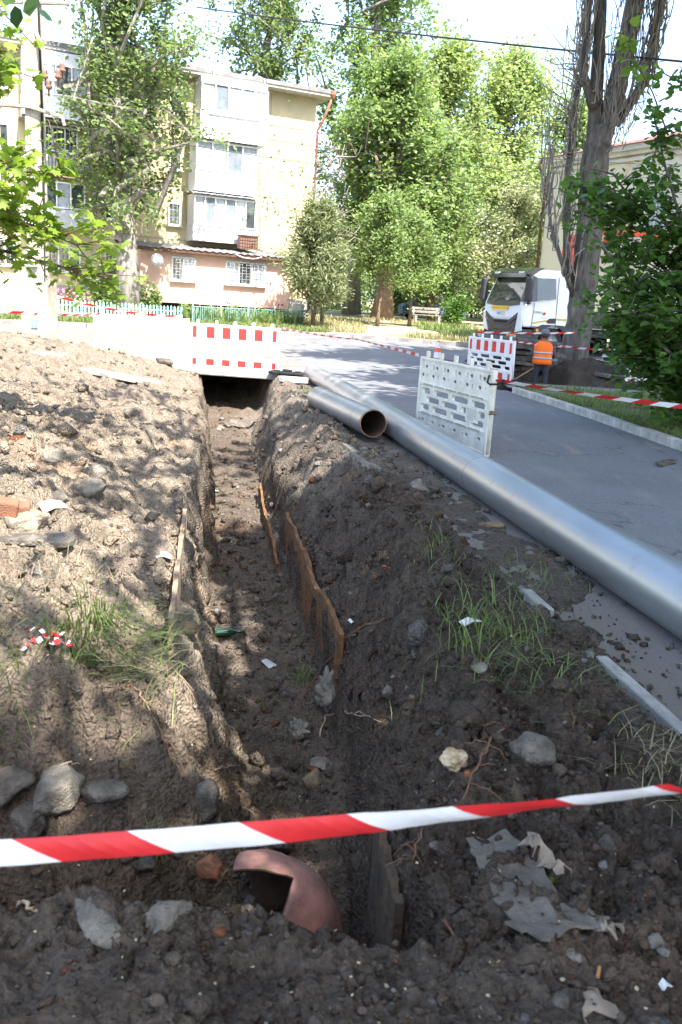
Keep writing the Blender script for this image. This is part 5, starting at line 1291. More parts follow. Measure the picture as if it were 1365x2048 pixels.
def tuft(label, px, py, n, sx, sy, h, seed, m=GRASSM, wd=.006, lean=.9, dirs=None):
    c = ground_at(px, py); r = np.random.default_rng(seed); x = c.x + r.normal(0, sx, n); y = c.y + r.normal(0, sy, n); z = land(x + SL * y, y) - .01; z = np.where(x + SL * y > 2.2, .0, z)
    t = thing('grass_tuft', label, 'grass tuft', c, 0, 'grass tufts on the dig'); o = blades('blades', np.stack([x, y, z], 1) - np.array(c), h, wd, m, seed, lean, t, dirs); stuff(o); return t
tuft('big bent grass tuft on the left bank beside the knotted tape', 190, 1290, 230, .13, .18, .24, 1, wd=.006, lean=1.3, dirs=-.6)
tuft('small dark grass tuft higher on the left bank behind the big tuft', 225, 1250, 110, .10, .12, .22, 2, wd=.008, lean=1.2, dirs=-.6)
tuft('thin grass hanging at the far left edge of the bank', 30, 1390, 40, .06, .1, .24, 3, lean=1.5, dirs=-1.4)
tuft('largest grass tuft on the dark right bank near the long pipe', 960, 1265, 240, .14, .2, .20, 4, wd=.0055, lean=.9)
tuft('loose grass lying right of the largest tuft on the right bank', 1075, 1330, 170, .16, .22, .15, 5, wd=.005, lean=1.5)
tuft('dry grey grass at the right edge above the foreground tape', 1330, 1540, 150, .10, .16, .12, 6, GRASSD, .004, 1.4)
tuft('little green tuft inside the trench below the rag', 605, 1362, 60, .04, .05, .14, 7, wd=.005)
tuft('sparse grass along the crest of the right bank below the pipe', 1060, 1165, 110, .16, .3, .14, 8, wd=.005)
tuft('few blades on the right bank left of the pipe', 880, 1095, 70, .12, .2, .16, 9, wd=.005)
tuft('small fresh grass patch behind the short pipe at the trench lip', 620, 785, 140, .14, .2, .1, 10, wd=.008)
tuft('tiny dark tuft under the foreground tape in the pit', 320, 1700, 30, .03, .03, .12, 11, wd=.004)
tuft('thin grass high on the left spoil bank', 130, 1140, 60, .14, .2, .14, 12, GRASSD, .004)

# ------------------------------------------------------------------ dug earth on the far right
def mound():
    xs = np.arange(3.3, 10.6, .06); ys = np.arange(20.7, 28.4, .06); X, Y = np.meshgrid(xs, ys, indexing='ij')
    e = sst(3.3, 3.9, X) * sst(10.6, 9.8, X) * sst(20.7, 20.95, Y) * sst(28.4, 27.2, Y)
    h = .22 * fbm(X * .8, Y * .8, 301, 4) + .10 + .34 * np.exp(-((X - 6.6) ** 2 / 1.6 + (Y - 22.6) ** 2 / .5)) + .25 * np.exp(-((X - 8.2) ** 2 / 1.5 + (Y - 23.5) ** 2 / .8)) + .3 * np.exp(-((X - 4.3) ** 2 / .8 + (Y - 23.3) ** 2 / .6))
    h = h + .05 * (1 - 2 * np.abs(fbm(X * 4, Y * 4, 311, 3))).clip(-1, 1)
    pit = sst(.75, .45, np.sqrt(((X - 4.75) / 1.1) ** 2 + ((Y - 21.75) / .9) ** 2)); h = h - pit * .62
    Zm = zg(X, Y) - .12 + e * (h + .12); n = X.size
    c = np.tile(np.array([.085, .07, .058, 1]), (n, 1)); v = 1 + .35 * fbm(X * 2, Y * 2, 321, 3).ravel(); c[:, :3] *= v[:, None]
    idx = np.arange(n).reshape(X.shape); q = np.stack([idx[:-1, :-1], idx[1:, :-1], idx[1:, 1:], idx[:-1, 1:]], -1).reshape(-1, 4)
    struct(obj('soil_heap', from_arrays('soil_heap', np.stack([X, Y, Zm], -1).reshape(-1, 3), q.ravel(), np.arange(len(q)) * 4, SOIL, smooth=True, colors=c)))
mound()
ASLAB = mat('broken_asphalt', (.17, .155, .14), .95, 0, .4, 8, bump=.5, bscale=40, col2=(.075, .065, .055))
zz = [.10, .25, .40, .54, .68, .83, .98]
for k, z in enumerate(zz):
    slabbit(['lowest dark slab of the broken asphalt stack left of the worker', 'second slab from the bottom of the broken asphalt stack', 'third slab from the bottom of the broken asphalt stack', 'middle crooked slab of the broken asphalt stack',
             'thick brown slab third from the top of the asphalt stack', 'slab just under the top one of the asphalt stack', 'topmost long pale slab of the asphalt stack behind the worker'][k],
            (4.45 + .25 * math.sin(k * 2.1), 23.0 + .12 * math.cos(k * 1.7), z + .05), (1.7 + .3 * math.sin(k * 3.3), 1.0, .09 + .03 * (k % 2)), R(8 * math.sin(k * 4)), (ASLAB, CONCL, STONE_D)[(0, 2, 0, 2, 0, 0, 1)[k]] if k != 6 else ASLAB, (R(3 * math.sin(k * 5)), R(4 * math.cos(k * 3))), 20 + k, 'asphalt_slab', 'asphalt slab', 'stacked broken asphalt slabs', .1)
slabbit('broken slab lying flat on the dark earth right of the dead poplar', (6.95, 21.8, .30), (1.5, .6, .09), R(4), ASLAB, (.02, .05), 31, 'asphalt_slab', 'asphalt slab')
slabbit('pale broken slab tilted against the barrier behind the linden', (6.9, 22.5, .62), (.7, .5, .09), R(14), CONC, (.5, .1), 33, 'asphalt_slab', 'asphalt slab')

# ------------------------------------------------------------------ traffic cone
cn = thing('traffic_cone', 'orange and white traffic cone standing on the road behind the dirty barrier', 'traffic cone', (2.50, 25.0, .145))
cn.scale = (.9, .9, .9)
ORG = mat('cone_orange', (.75, .13, .03), .5, 0, .08, 6)
prof = [(.155, .03), (.135, .19), (.108, .38), (.078, .52), (.05, .70), (.04, .745)]
for i in range(5):
    m = MB(); m.lathe([prof[i], prof[i + 1]], n=20); m.build(('body', 'white_band', 'body', 'white_band', 'body')[i], (ORG, SHEETW, ORG, SHEETW, ORG)[i], cn, smooth=False)
m = MB(); m.box((0, 0, .02), (.40, .40, .04)); m.build('base', DARK_M, cn, bevel=.015)

# ------------------------------------------------------------------ the truck
TW = mat('white_truck_paint', (.72, .74, .76), .22, 0, .03, 2, spec=.5)
TD = mat('dark_grey_trim', (.045, .045, .047), .5, 0, .2, 8)
TG = mat('bronze_grey_grille', (.11, .095, .085), .5, .2, .2, 8)
TB = mat('gloss_black_visor', (.012, .014, .017), .12, 0, .2, 4, spec=.6)
WSG = glassmat('windscreen_glass', (.035, .045, .035), .03)
AMBER = mat('amber_lens', (.85, .32, .04), .3, 0, .1, 9)
LAMP = mat('headlight_lens', (.45, .47, .48), .12, .2, .3, 30)
YEL = mat('yellow_sign_film', (.80, .58, .10), .5, 0, .06, 6)
OCH = mat('ochre_stripe', (.62, .42, .08), .45, 0, .06, 6)
CRED = mat('crane_red', (.62, .07, .03), .4, 0, .12, 5)
T = thing('truck', 'white truck with black visor, yellow sign and red loading crane beside the dead poplar', 'truck', (5.2, 30.9, .30), R(205))
W2 = 1.15
def tpoly(name, pts, m, parent=T, th=.012, label=None):
    """a thin plate from a 3D outline"""
    P_ = [Vector(p) for p in pts]; n_ = (P_[1] - P_[0]).cross(P_[2] - P_[0]).normalized(); k = len(P_)
    mb = MB(); mb.add([p - n_ * th / 2 for p in P_] + [p + n_ * th / 2 for p in P_], [tuple(range(k - 1, -1, -1)), tuple(range(k, 2 * k))] + [(i, (i + 1) % k, k + (i + 1) % k, k + i) for i in range(k)])
    return mb.build(name, m, parent, label=label)
cab = MB(); prof = [(-.14, .98), (-.03, 1.3), (-.05, 1.78), (-.40, 2.72), (-.62, 2.92), (-1.9, 2.95), (-2.05, 2.75), (-2.05, .98)]
V = []; 
for (x, z) in prof:
    w_ = W2 - (.10 if z > 2.5 else 0.0)
    V.append((x, -w_, z))
for (x, z) in prof:
    w_ = W2 - (.10 if z > 2.5 else 0.0)
    V.append((x, w_, z))
k = len(prof); cab.add(V, [tuple(range(k)), tuple(range(2 * k - 1, k - 1, -1))] + [(i, k + i, k + (i + 1) % k, (i + 1) % k) for i in range(k)])
cabo = cab.build('cab', TW, T, bevel=.06)
def on_front(y, z, off=.02):
    """point on the front face at height z"""
    zs = [.98, 1.3, 1.78, 2.72, 2.92]; xs = [-.14, -.03, -.05, -.40, -.62]; return (float(np.interp(z, zs, xs)) + off, y, z)
tpoly('windscreen', [on_front(-1.0, 1.84), on_front(1.0, 1.84), on_front(.93, 2.66), on_front(-.93, 2.66)], WSG)
tpoly('cowl', [on_front(-1.0, 1.72, .024), on_front(-.5, 1.67, .024), on_front(.5, 1.67, .024), on_front(1.0, 1.72, .024), on_front(1.0, 1.84, .028), on_front(-1.0, 1.84, .028)], TG)
for y in (-.5, .25): 
    mb = MB(); mb.tube([on_front(y, 1.80, .05), on_front(y + .18, 1.90, .05), on_front(y + .5, 1.93, .045)], .012, 5); mb.build('wiper', TD, T)
mb = MB(); mb.prism([(-.34, 2.64), (-.10, 2.62), (-.16, 2.80), (-.5, 2.98), (-.9, 2.98), (-.62, 2.84)], -1.06, 1.06, 'y'); vis = mb.build('visor', TB, T, bevel=.02)
for y in (-.72, .72): mb = MB(); mb.box((-.20, y, 2.80), (.10, .26, .06)); mb.build('roof_lamp', SHEETW, vis)
# the grille: dark V with three bright folds
tpoly('grille', [on_front(-.98, 1.46, .018), on_front(-.5, 1.20, .03), on_front(.5, 1.20, .03), on_front(.98, 1.46, .018), on_front(.80, .80, .05), on_front(.62, .66, .05), on_front(-.62, .66, .05), on_front(-.80, .80, .05)], TG, th=.05)
for k, (zo, zc, wd) in enumerate(((1.28, 1.06, .92), (1.10, .88, .88), (.94, .73, .84))):
    mb = MB(); mb.tube([on_front(-wd, zo, .06), on_front(-.5, zc, .085), on_front(.5, zc, .085), on_front(wd, zo, .06)], .028, 6); mb.build('grille_fold', TG, T)
for zc in (1.13, .97):
    mb = MB(); mb.box((on_front(0, zc, .06)[0], 0, zc), (.03, .86, .085)); mb.build('grille_mouth', DARK_M, T)
for s_ in (-1, 1):
    tpoly('corner_panel', [on_front(s_ * .82, .78, .06), on_front(s_ * 1.15, .85, .03), on_front(s_ * 1.165, 1.45, .0), on_front(s_ * 1.02, 1.46, .03)], TW, th=.04)
mb = MB(); mb.prism([(.10, -1.18), (.17, -.85), (.17, .85), (.10, 1.18), (-.6, 1.2), (-.6, -1.2)], .30, .72); mb.build('bumper', TD, T, bevel=.05)
for s_ in (-1, 1):
    tpoly('headlight', [(.165, s_ * .72, .50), (.115, s_ * 1.16, .56), (.115, s_ * 1.16, .72), (.165, s_ * .72, .66)], LAMP, th=.03)
    tpoly('running_light', [(.18, s_ * .72, .66), (.13, s_ * 1.17, .725), (.13, s_ * 1.17, .755), (.18, s_ * .72, .70)], AMBER, th=.02)
# mirrors
for s_ in (-1, 1):
    mb = MB(); mb.tube([(-.30, s_ * 1.1, 2.70), (-.14, s_ * 1.28, 2.74), (-.10, s_ * 1.36, 2.60)], .04, 6); mb.tube([(-.34, s_ * 1.14, 1.78), (-.16, s_ * 1.30, 1.78), (-.10, s_ * 1.36, 1.9)], .045, 6)
    a_ = mb.build('mirror_arm', TD, T); mb = MB(); mb.box((-.10, s_ * 1.36, 2.22), (.20, .28, .80)); mb.build('mirror_housing', TD, a_, bevel=.06)
ys_ = W2 + .008
tpoly('side_window', [(-.62, ys_, 1.88), (-1.42, ys_, 1.98), (-1.38, ys_ - .08, 2.66), (-.60, ys_ - .09, 2.64)], WSG, th=.02)
tpoly('window_pillar', [(-.10, ys_ + .004, 1.80), (-.60, ys_ + .004, 1.86), (-.58, ys_ - .08, 2.66), (-.42, ys_ - .09, 2.70)], TB, th=.02)
tpoly('front_pillar', [on_front(1.0, 1.84, .025), on_front(1.14, 1.82, .018), on_front(1.06, 2.68, .02), on_front(.93, 2.66, .025)], TB, th=.02)
mb = MB()
for a, b in (((-.55, 1.82), (-.50, 1.0)), ((-1.52, 1.0), (-1.52, 2.7)), ((-.55, 1.02), (-1.52, 1.02))): mb.tube([(a[0], ys_ - .004 - (.08 if a[1] > 2.5 else 0), a[1]), (b[0], ys_ - .004 - (.07 if b[1] > 2.5 else 0), b[1])], .009, 4)
mb.build('door_seam', TD, T)
tpoly('door_stripe', [(-.52, ys_, 1.10), (-1.15, ys_, 1.22), (-1.15, ys_, 1.27), (-.52, ys_, 1.16)], OCH, th=.006)
tpoly('door_stripe', [(-1.56, ys_, 1.28), (-2.02, ys_, 1.27), (-2.02, ys_, 1.33), (-1.56, ys_, 1.34)], OCH, th=.006)
tpoly('door_handle', [(-1.12, ys_ + .004, 1.22), (-1.25, ys_ + .004, 1.32), (-1.50, ys_ + .004, 1.33), (-1.50, ys_ + .004, 1.16), (-1.2, ys_ + .004, 1.15)], TD, th=.02)
mb = MB(); mb.tube([(-1.0, ys_ - .003, 1.47), (-1.0, ys_ + .008, 1.47)], .05, 14); mb.build('red_emblem', mat('emblem_red', (.6, .03, .03), .4), T)
add_text('T-WAY', .115, (-.72, ys_ + .004, 1.50), TD, T, (R(90), 0, R(180)), 'door_lettering')
mb = MB()
for k in range(5): mb.box((-.88 - .055 * k, ys_, 1.33), (.04, .004, .014))
mb.build('door_small_print', mat('grey_print', (.2, .2, .21)), T)
fz = 1.60; fx = on_front(0, fz, .012)[0]
mb = MB(); mb.box((fx + .012, -.12, fz - .02), (.012, 1.0, .15)); sg = mb.build('service_sign', YEL, T)
add_text('АВАРІЙНА СЛУЖБА', .105, (fx + .02, -.12, fz - .02), mat('sign_red_print', (.55, .12, .03)), T, (R(90), 0, R(90)), 'sign_lettering')
add_text('IVECO', .17, (on_front(0, 1.42, .012)[0], -.05, 1.40), mat('chrome_letter', (.55, .56, .57), .25, .6), T, (R(90), 0, R(90)), 'badge_lettering', .006)
# wheels, arches, steps, chassis, bed
def wheel(x, y):
    s_ = 1 if y > 0 else -1; q = MB(); n = 28
    pr = [(.22, -.16), (.46, -.16), (.505, -.11), (.505, .11), (.46, .16), (.30, .16)]
    V = []; F = []
    for (r_, d_) in pr:
        for k in range(n): a = 2 * math.pi * k / n; V.append((r_ * math.cos(a), d_ * s_, r_ * math.sin(a)))
    for i in range(len(pr) - 1):
        for k in range(n): F.append((i * n + k, i * n + (k + 1) % n, (i + 1) * n + (k + 1) % n, (i + 1) * n + k))
    q.add(V, F); wh = q.build('wheel', DARK_M, T, (x, y, .505))
    q = MB(); V = []; F = []
    for (r_, d_) in ((.30, .15), (.27, .10), (.14, .06), (.12, .13), (.01, .14)):
        for k in range(n): a = 2 * math.pi * k / n; V.append((r_ * math.cos(a), d_ * s_, r_ * math.sin(a)))
    for i in range(4):
        for k in range(n): F.append((i * n + k, i * n + (k + 1) % n, (i + 1) * n + (k + 1) % n, (i + 1) * n + k))
    q.add(V, F); q.build('rim', mat('wheel_rim_grey', (.32, .33, .34), .5, .3), wh)
for x in (-1.42, -5.2, -6.5):
    for y in (-.98, .98): wheel(x, y)
for s_ in (-1, 1):
    pts = [(-.60, .62)] + [(-1.42 + .66 * math.cos(R(a)), .52 + .60 * math.sin(R(a))) for a in range(0, 181, 15)][0:0] + [(-.62, .95), (-.95, 1.10), (-1.9, 1.10), (-2.2, .95), (-2.25, .50), (-2.06, .50)] + [(-1.42 + .62 * math.cos(R(a)), .50 + .56 * math.sin(R(a))) for a in range(170, 5, -14)] + [(-.78, .50), (-.6, .5)]
    lo, hi = sorted((s_ * .88, s_ * 1.175)); mb = MB(); mb.prism(pts, lo, hi, 'y'); ar = mb.build('wheel_arch', TD, T)
    mb = MB(); mb.tube([(-.74, s_ * 1.16, .90), (-.74, s_ * 1.20, .90)], .055, 12); mb.build('side_marker', AMBER, ar)
    mb = MB(); mb.box((-.36, s_ * 1.05, .66), (.5, .2, .5)); mb.build('step', TD, T, bevel=.03)
mb = MB(); mb.box((-4.4, 0, .85), (6.2, .9, .25)); mb.build('chassis', TD, T)
mb = MB(); mb.box((-5.2, 0, 1.12), (4.6, 2.3, .12)); mb.build('bed', TD, T, bevel=.01)
for s_ in (-1, 1): 
    mb = MB(); mb.box((-5.2, s_ * 1.14, 1.42), (4.5, .05, .48)); mb.build('side_board', TD, T, bevel=.008)
mb = MB(); mb.box((-2.25, 0, 1.75), (.18, 2.1, 1.7)); mb.build('cab_rear_box', TD, T)
mb = MB(); mb.box((-2.65, .1, 1.6), (.5, .9, 1.0)); mb.box((-2.65, .1, 2.7), (.38, .42, 2.2)); mb.box((-2.65, 0, 1.0), (.34, 2.5, .28)); cr = mb.build('crane_column', CRED, T, bevel=.03)
mb = MB(); mb.box((-2.55, .1, 3.9), (.34, .3, .7)); mb.tube([(-2.6, .1, 4.1), (-3.6, .1, 4.45), (-5.4, .1, 4.55), (-9.2, .1, 4.60)], [.16, .17, .15, .11], 4); mb.tube([(-2.7, .1, 3.2), (-4.2, .1, 4.2)], .07, 8); mb.build('crane_boom', CRED, cr)
mb = MB(); mb.tube([(-2.5, .3, 1.6), (-2.35, .36, 2.6), (-2.5, .3, 3.8), (-3.2, .25, 4.2)], .03, 5); mb.build('hydraulic_hose', DARK_M, cr)

# parked car far back and a low wall of a shed
def far_car():
    t = thing('parked_car', 'small blue grey car parked far back under the trees', 'car', (4.9, 55, Z(4.9, 55)), R(8))
    blue = mat('blue_grey_car_paint', (.12, .18, .30), .3, .2, .1, 3)
    mb = MB(); mb.prism([(-2, .3), (2, .3), (2.05, .75), (1.2, .92), (-1.7, .95), (-2.05, .8)], -.8, .8, 'y'); mb.build('body', blue, t, bevel=.06)
    mb = MB(); mb.prism([(-1.6, .9), (1.1, .88), (.45, 1.42), (-1.0, 1.45)], -.7, .7, 'y'); cb = mb.build('cabin', blue, t, bevel=.05)
    mb = MB(); mb.prism([(-1.35, .98), (.85, .96), (.38, 1.34), (-.95, 1.36)], -.715, .715, 'y'); mb.build('side_window', WSG, cb)
    for x in (-1.25, 1.25):
        for y in (-.72, .72): mb = MB(); mb.tube([(x, y - .1, .31), (x, y + .1, .31)], .31, 16); mb.build('wheel', DARK_M, t)
far_car()
bench = thing('park_bench', 'weathered slatted bench on the park grass left of the dark shrub', 'bench', (3.9, 46.5, Z(3.9, 46.5)), R(15))
for k in range(3): mb = MB(); mb.box((0, -.16 + .16 * k, .45), (1.6, .13, .04)); mb.build('slat', BARK, bench)
for k in range(2): mb = MB(); mb.box((0, .28 + .04 * k, .62 + .17 * k), (1.6, .03, .12)); mb.build('slat', BARK, bench)
for x in (-.65, .65): mb = MB(); mb.box((x, 0, .215), (.1, .4, .43)); mb.box((x, .3, .6), (.07, .05, .5)); mb.build('leg', CONCL, bench)

# ------------------------------------------------------------------ the worker
SKIN = mat('weathered_skin', (.38, .20, .13), .6, 0, .12, 12)
SWEAT = mat('dark_grey_jumper', (.075, .078, .09), .9, 0, .25, 14)
TROU = mat('navy_work_trousers', (.05, .053, .066), .9, 0, .25, 10)
VEST = mat('orange_safety_vest', (.95, .17, .015), .65, 0, .12, 7)
SILV = mat('reflective_band', (.45, .45, .46), .35, .2, .08, 12)
CAPM = mat('grey_cap_cloth', (.16, .155, .18), .9, 0, .15, 20)
def skin_body(chains, rad, name, mats, pick, levels=1):
    """one continuous surface grown over joints; chains is a list of joint-name pairs"""
    names = list(rad); me = bpy.data.meshes.new(name); me.from_pydata([J[n_] for n_ in names], [(names.index(a), names.index(b)) for a, b in chains], [])
    o = bpy.data.objects.new(name, me); C.objects.link(o)
    sk = o.modifiers.new('skin', 'SKIN'); sk.use_smooth_shade = True
    for i, n_ in enumerate(names):
        v = me.skin_vertices[0].data[i]; v.radius = rad[n_] if isinstance(rad[n_], tuple) else (rad[n_], rad[n_]); v.use_root = (n_ == 'pelvis')
    sb = o.modifiers.new('sub', 'SUBSURF'); sb.levels = levels; sb.render_levels = levels
    dg = bpy.context.evaluated_depsgraph_get(); m2 = bpy.data.meshes.new_from_object(o.evaluated_get(dg)); m2.name = name
    bpy.data.objects.remove(o); m2.materials.clear()
    for x in mats: m2.materials.append(x)
    for p in m2.polygons: p.material_index = pick(p.center); p.use_smooth = True
    return m2
# local: faces +y (away from the camera), feet at z = 0
J = dict(pelvis=(0, 0, .95), waist=(0, .0, 1.08), chest=(.0, .04, 1.28), upper=(0, .06, 1.42), neck=(.01, .09, 1.52), head0=(.02, .13, 1.60), head1=(.03, .15, 1.70),
         shl=(-.18, .05, 1.43), ell=(-.27, -.02, 1.14), wrl=(-.17, .20, .98), hal=(-.15, .27, .95),
         shr=(.18, .05, 1.43), elr=(.30, -.03, 1.16), wrr=(.24, .22, 1.06), har=(.21, .29, 1.04),
         hil=(-.10, 0, .90), knl=(-.12, .05, .50), anl=(-.13, -.01, .10), tol=(-.14, .13, .05), hir=(.10, 0, .90), knr=(.13, .03, .50), anr=(.15, -.03, .10), tor=(.17, .11, .05))
RAD = dict(pelvis=(.155, .125), waist=(.15, .115), chest=(.17, .125), upper=(.15, .10), neck=.058, head0=(.075, .09), head1=(.082, .098),
           shl=.075, ell=.055, wrl=.036, hal=.03, shr=.075, elr=.055, wrr=.036, har=.03, hil=.10, knl=.072, anl=.052, tol=.045, hir=.10, knr=.072, anr=.052, tor=.045)
CH = [('pelvis', 'waist'), ('waist', 'chest'), ('chest', 'upper'), ('upper', 'neck'), ('neck', 'head0'), ('head0', 'head1'), ('upper', 'shl'), ('shl', 'ell'), ('ell', 'wrl'), ('wrl', 'hal'),
      ('upper', 'shr'), ('shr', 'elr'), ('elr', 'wrr'), ('wrr', 'har'), ('pelvis', 'hil'), ('hil', 'knl'), ('knl', 'anl'), ('anl', 'tol'), ('pelvis', 'hir'), ('hir', 'knr'), ('knr', 'anr'), ('anr', 'tor')]
def pick(c):
    if c.z > 1.52: return 0
    if c.z < .12: return 3
    for h in ('hal', 'har', 'wrl', 'wrr'):
        if (c - Vector(J[h])).length < (.06 if h[0] == 'h' else .03): return 0
    if c.z < .97 and abs(c.x) < .24 and c.y < .15: return 2
    return 1
wk = thing('person', 'worker seen from behind in an orange vest and grey cap, bending over a shovel', 'person', (4.78, 21.62, -.42), R(-6))
obj('body', skin_body(CH, RAD, 'body', [SKIN, SWEAT, TROU, DARK_M], pick, 2), wk)
def loft(name, rings, m, parent, n=28, open_=True, thick=0):
    V = []; F = []
    for (cx, cy, cz, rx, ry) in rings:
        for k in range(n): a = 2 * math.pi * k / n; c_, s_ = math.cos(a), math.sin(a); V.append((cx + rx * math.copysign(abs(c_) ** .8, c_), cy + ry * math.copysign(abs(s_) ** .8, s_), cz))
    for i in range(len(rings) - 1):
        for k in range(n): F.append((i * n + k, i * n + (k + 1) % n, (i + 1) * n + (k + 1) % n, (i + 1) * n + k))
    mb = MB(); mb.add(V, F); o = mb.build(name, m, parent, smooth=True)
    if thick: s_ = o.modifiers.new('cloth', 'SOLIDIFY'); s_.thickness = thick; s_.offset = 1
    return o
ve = loft('vest', [(0, .0, .93, .232, .185), (0, 0, 1.0, .226, .18), (0, .01, 1.12, .222, .172), (0, .03, 1.25, .235, .172), (0, .045, 1.36, .232, .162), (0, .06, 1.44, .20, .13), (0, .075, 1.495, .13, .095)], VEST, wk, thick=.012)
for z0, z1, y in ((1.06, 1.105, .006), (1.19, 1.235, .022)):
    loft('reflective_band', [(0, y, z0, .241, .192), (0, y + .004, z1, .243, .190)], SILV, ve, thick=.004)
cp = MB(); hv = []
rings = [(.115, 1.665), (.117, 1.70), (.108, 1.745), (.08, 1.785), (.03, 1.80)]
cp.lathe([(r_, z) for r_, z in rings], (.03, .15, 0), 20); cpo = cp.build('cap', CAPM, wk, smooth=True)
cpo.scale = (.93, 1.06, 1); cpo.location = (.0, -.008, 0)
cp = MB(); cp.prism([(-.08, .10), (.08, .10), (.07, .17), (0, .20), (-.07, .17)], 1.672, 1.684); cp.build('cap_peak', CAPM, cpo, (.03, .15, 0))
hb = MB(); hb.lathe([(.104, 1.60), (.110, 1.63), (.112, 1.67)], (.03, .14, 0), 20); hb.build('hair', mat('short_dark_hair', (.05, .04, .035), .9), wk, smooth=True)
for s_ in (-1, 1):
    e_ = MB(); e_.lathe([(.004, -.03), (.018, -.02), (.02, .01), (.012, .03), (.002, .035)], (0, 0, 0), 8); eo = e_.build('ear', SKIN, wk, (.03 + s_ * .098, .155, 1.635), (0, R(8) * s_, 0), smooth=True); eo.scale = (.6, 1, 1)
fc = MB(); fc.tube([(.03, .245, 1.66), (.03, .285, 1.625), (.03, .26, 1.615)], [.012, .02, .01], 6); fc.build('nose', SKIN, wk)
for h, s_ in (('hal', -1), ('har', 1)):
    hm = MB(); c = Vector(J[h]); hm.tube([c - Vector((0, .03, 0)), c + Vector((0, .02, -.005)), c + Vector((0, .055, -.012))], [.03, .04, .034], 8)
    for q in range(4):
        b = c + Vector((-.032 + .021 * q, .05, -.01)); l = (.9, 1.05, 1.0, .8)[q]
        hm.tube([b, b + Vector((0, .034 * l, .004)), b + Vector((0, .042 * l, -.026)), b + Vector((0, .018, -.042))], [.0105, .0105, .0095, .008], 6)
    hm.tube([c + Vector((-.034 * s_, 0, .0)), c + Vector((-.052 * s_, .03, -.014)), c + Vector((-.036 * s_, .052, -.032))], [.013, .012, .009], 6)
    hm.build('hand', SKIN, wk, smooth=True)
sh = thing('shovel', 'wooden handled shovel held by the worker, its shaft slanting to the lower left', 'shovel', (4.78, 21.62, -.42), R(-6))
WOODH = mat('pale_wooden_shaft', (.42, .30, .17), .7, 0, .25, 14)
a, b = Vector((.27, .36, 1.10)), Vector((-.66, .10, .46)); 
mb = MB(); mb.tube([a, a.lerp(b, .5) + Vector((0, .01, 0)), b], .019, 8); mb.build('shaft', WOODH, sh, smooth=True)
d = (b - a).normalized(); side = d.cross(Vector((0, 0, 1))).normalized(); nn = side.cross(d)
mb = MB(); o_ = [(-.10, 0), (.10, 0), (.11, .18), (.06, .27), (0, .30), (-.06, .27), (-.11, .18)]
mb.add([b + side * x + d * y + nn * (.02 - x * x * 2) for x, y in o_] + [b + side * x + d * y + nn * (.016 - x * x * 2) for x, y in o_], [tuple(range(7)), tuple(range(13, 6, -1))] + [(i, (i + 1) % 7, 7 + (i + 1) % 7, 7 + i) for i in range(7)])
mb.build('blade', mat('worn_steel_blade', (.2, .18, .16), .5, .5), sh)

# ------------------------------------------------------------------ warning tapes
def tape(label, pts, wd, period, twist=None, skew=.5, sag=None, n=None, group='red and white warning tapes', bulge=0.0, phase=0.0):
    P_ = [Vector(p) for p in pts]; acc = [0]
    for i in range(len(P_) - 1): acc.append(acc[-1] + (P_[i + 1] - P_[i]).length)
    L_ = acc[-1]
    def at(s_):
        s_ = min(max(s_, 0), L_); i = max(k for k in range(len(P_) - 1) if acc[k] <= s_ + 1e-9); return P_[i].lerp(P_[i + 1], (s_ - acc[i]) / max(1e-9, acc[i + 1] - acc[i]))
    def tw(s_):
        if twist is None: return 0.0
        return float(np.interp(s_ / L_, [q[0] for q in twist], [q[1] for q in twist]))
    def pt(s_, e_):
        q = s_ + skew * wd * e_; q = min(max(q, 0), L_); c = at(q); d = (at(min(q + .02, L_)) - at(max(q - .02, 0))).normalized()
        up_ = Vector((0, 0, 1)); sd = d.cross(up_).normalized(); up_ = sd.cross(d); a_ = tw(q)
        v = up_ * math.cos(a_) + sd * math.sin(a_); nrm_ = sd * math.cos(a_) - up_ * math.sin(a_)
        return c + v * (wd / 2 * e_) + nrm_ * (bulge * wd * (1 - e_ * e_) + .025 * wd * math.sin(q * 31 + e_ * 2.3) + .012 * wd * math.sin(q * 83 - e_ * 3.1))
    mb = MB(); step = period / 6; s_ = 0.0; E_ = (-1, -.5, 0, .5, 1); k = 0
    while s_ < L_ - 1e-6:
        s2 = min(s_ + step, L_); m_ = int((s_ + step * .5 + phase * period) // period) % 2
        V = [pt(s_, e_) for e_ in E_] + [pt(s2, e_) for e_ in E_]; mb.add(V, [(i, i + 1, 6 + i, 5 + i) for i in range(4)], m_); s_ = s2
    o = mb.build('warning_tape', [RED2, WHT2], smooth=True); return tag(o, label, 'warning tape', group)
def cat(a, b, sag, n=14):
    a, b = Vector(a), Vector(b); return [a.lerp(b, t / n) - Vector((0, 0, sag * 4 * (t / n) * (1 - t / n))) for t in range(n + 1)]
tape('red and white tape stretched close across the foreground over the pit', cat((-.62, 1.20, .738), (.66, 1.40, .832), .012, 24), .044, .186, [(0, -.25), (.45, -.1), (.62, .3), (.8, .62), (1, .5)], -.9, bulge=.10, phase=1.12)
bc = bC.matrix_basis
def bpt(o, x, y, z): 
    v = Matrix.Translation(o.location) @ o.rotation_euler.to_matrix().to_4x4(); return v @ Vector((x, y, z))
tape('tape running from the barrier over the trench to the dirty barrier', cat(bpt(bB, 1.03, .0, 1.03), (.1, 15.6, 1.06), .03, 8) + cat((.1, 15.6, 1.06), bpt(bC, 1.06, .05, 1.02), .0, 6)[1:], .05, .22, [(0, .2), (.5, 1.0), (1, .4)], 1.0)
tape('tape laid along the top edge of the dirty barrier', [bpt(bC, x, -.035, 1.012 + .006 * math.sin(x * 9)) for x in np.linspace(1.05, -1.04, 16)], .03, .3, [(0, 1.1), (1, 1.1)], 1.0)
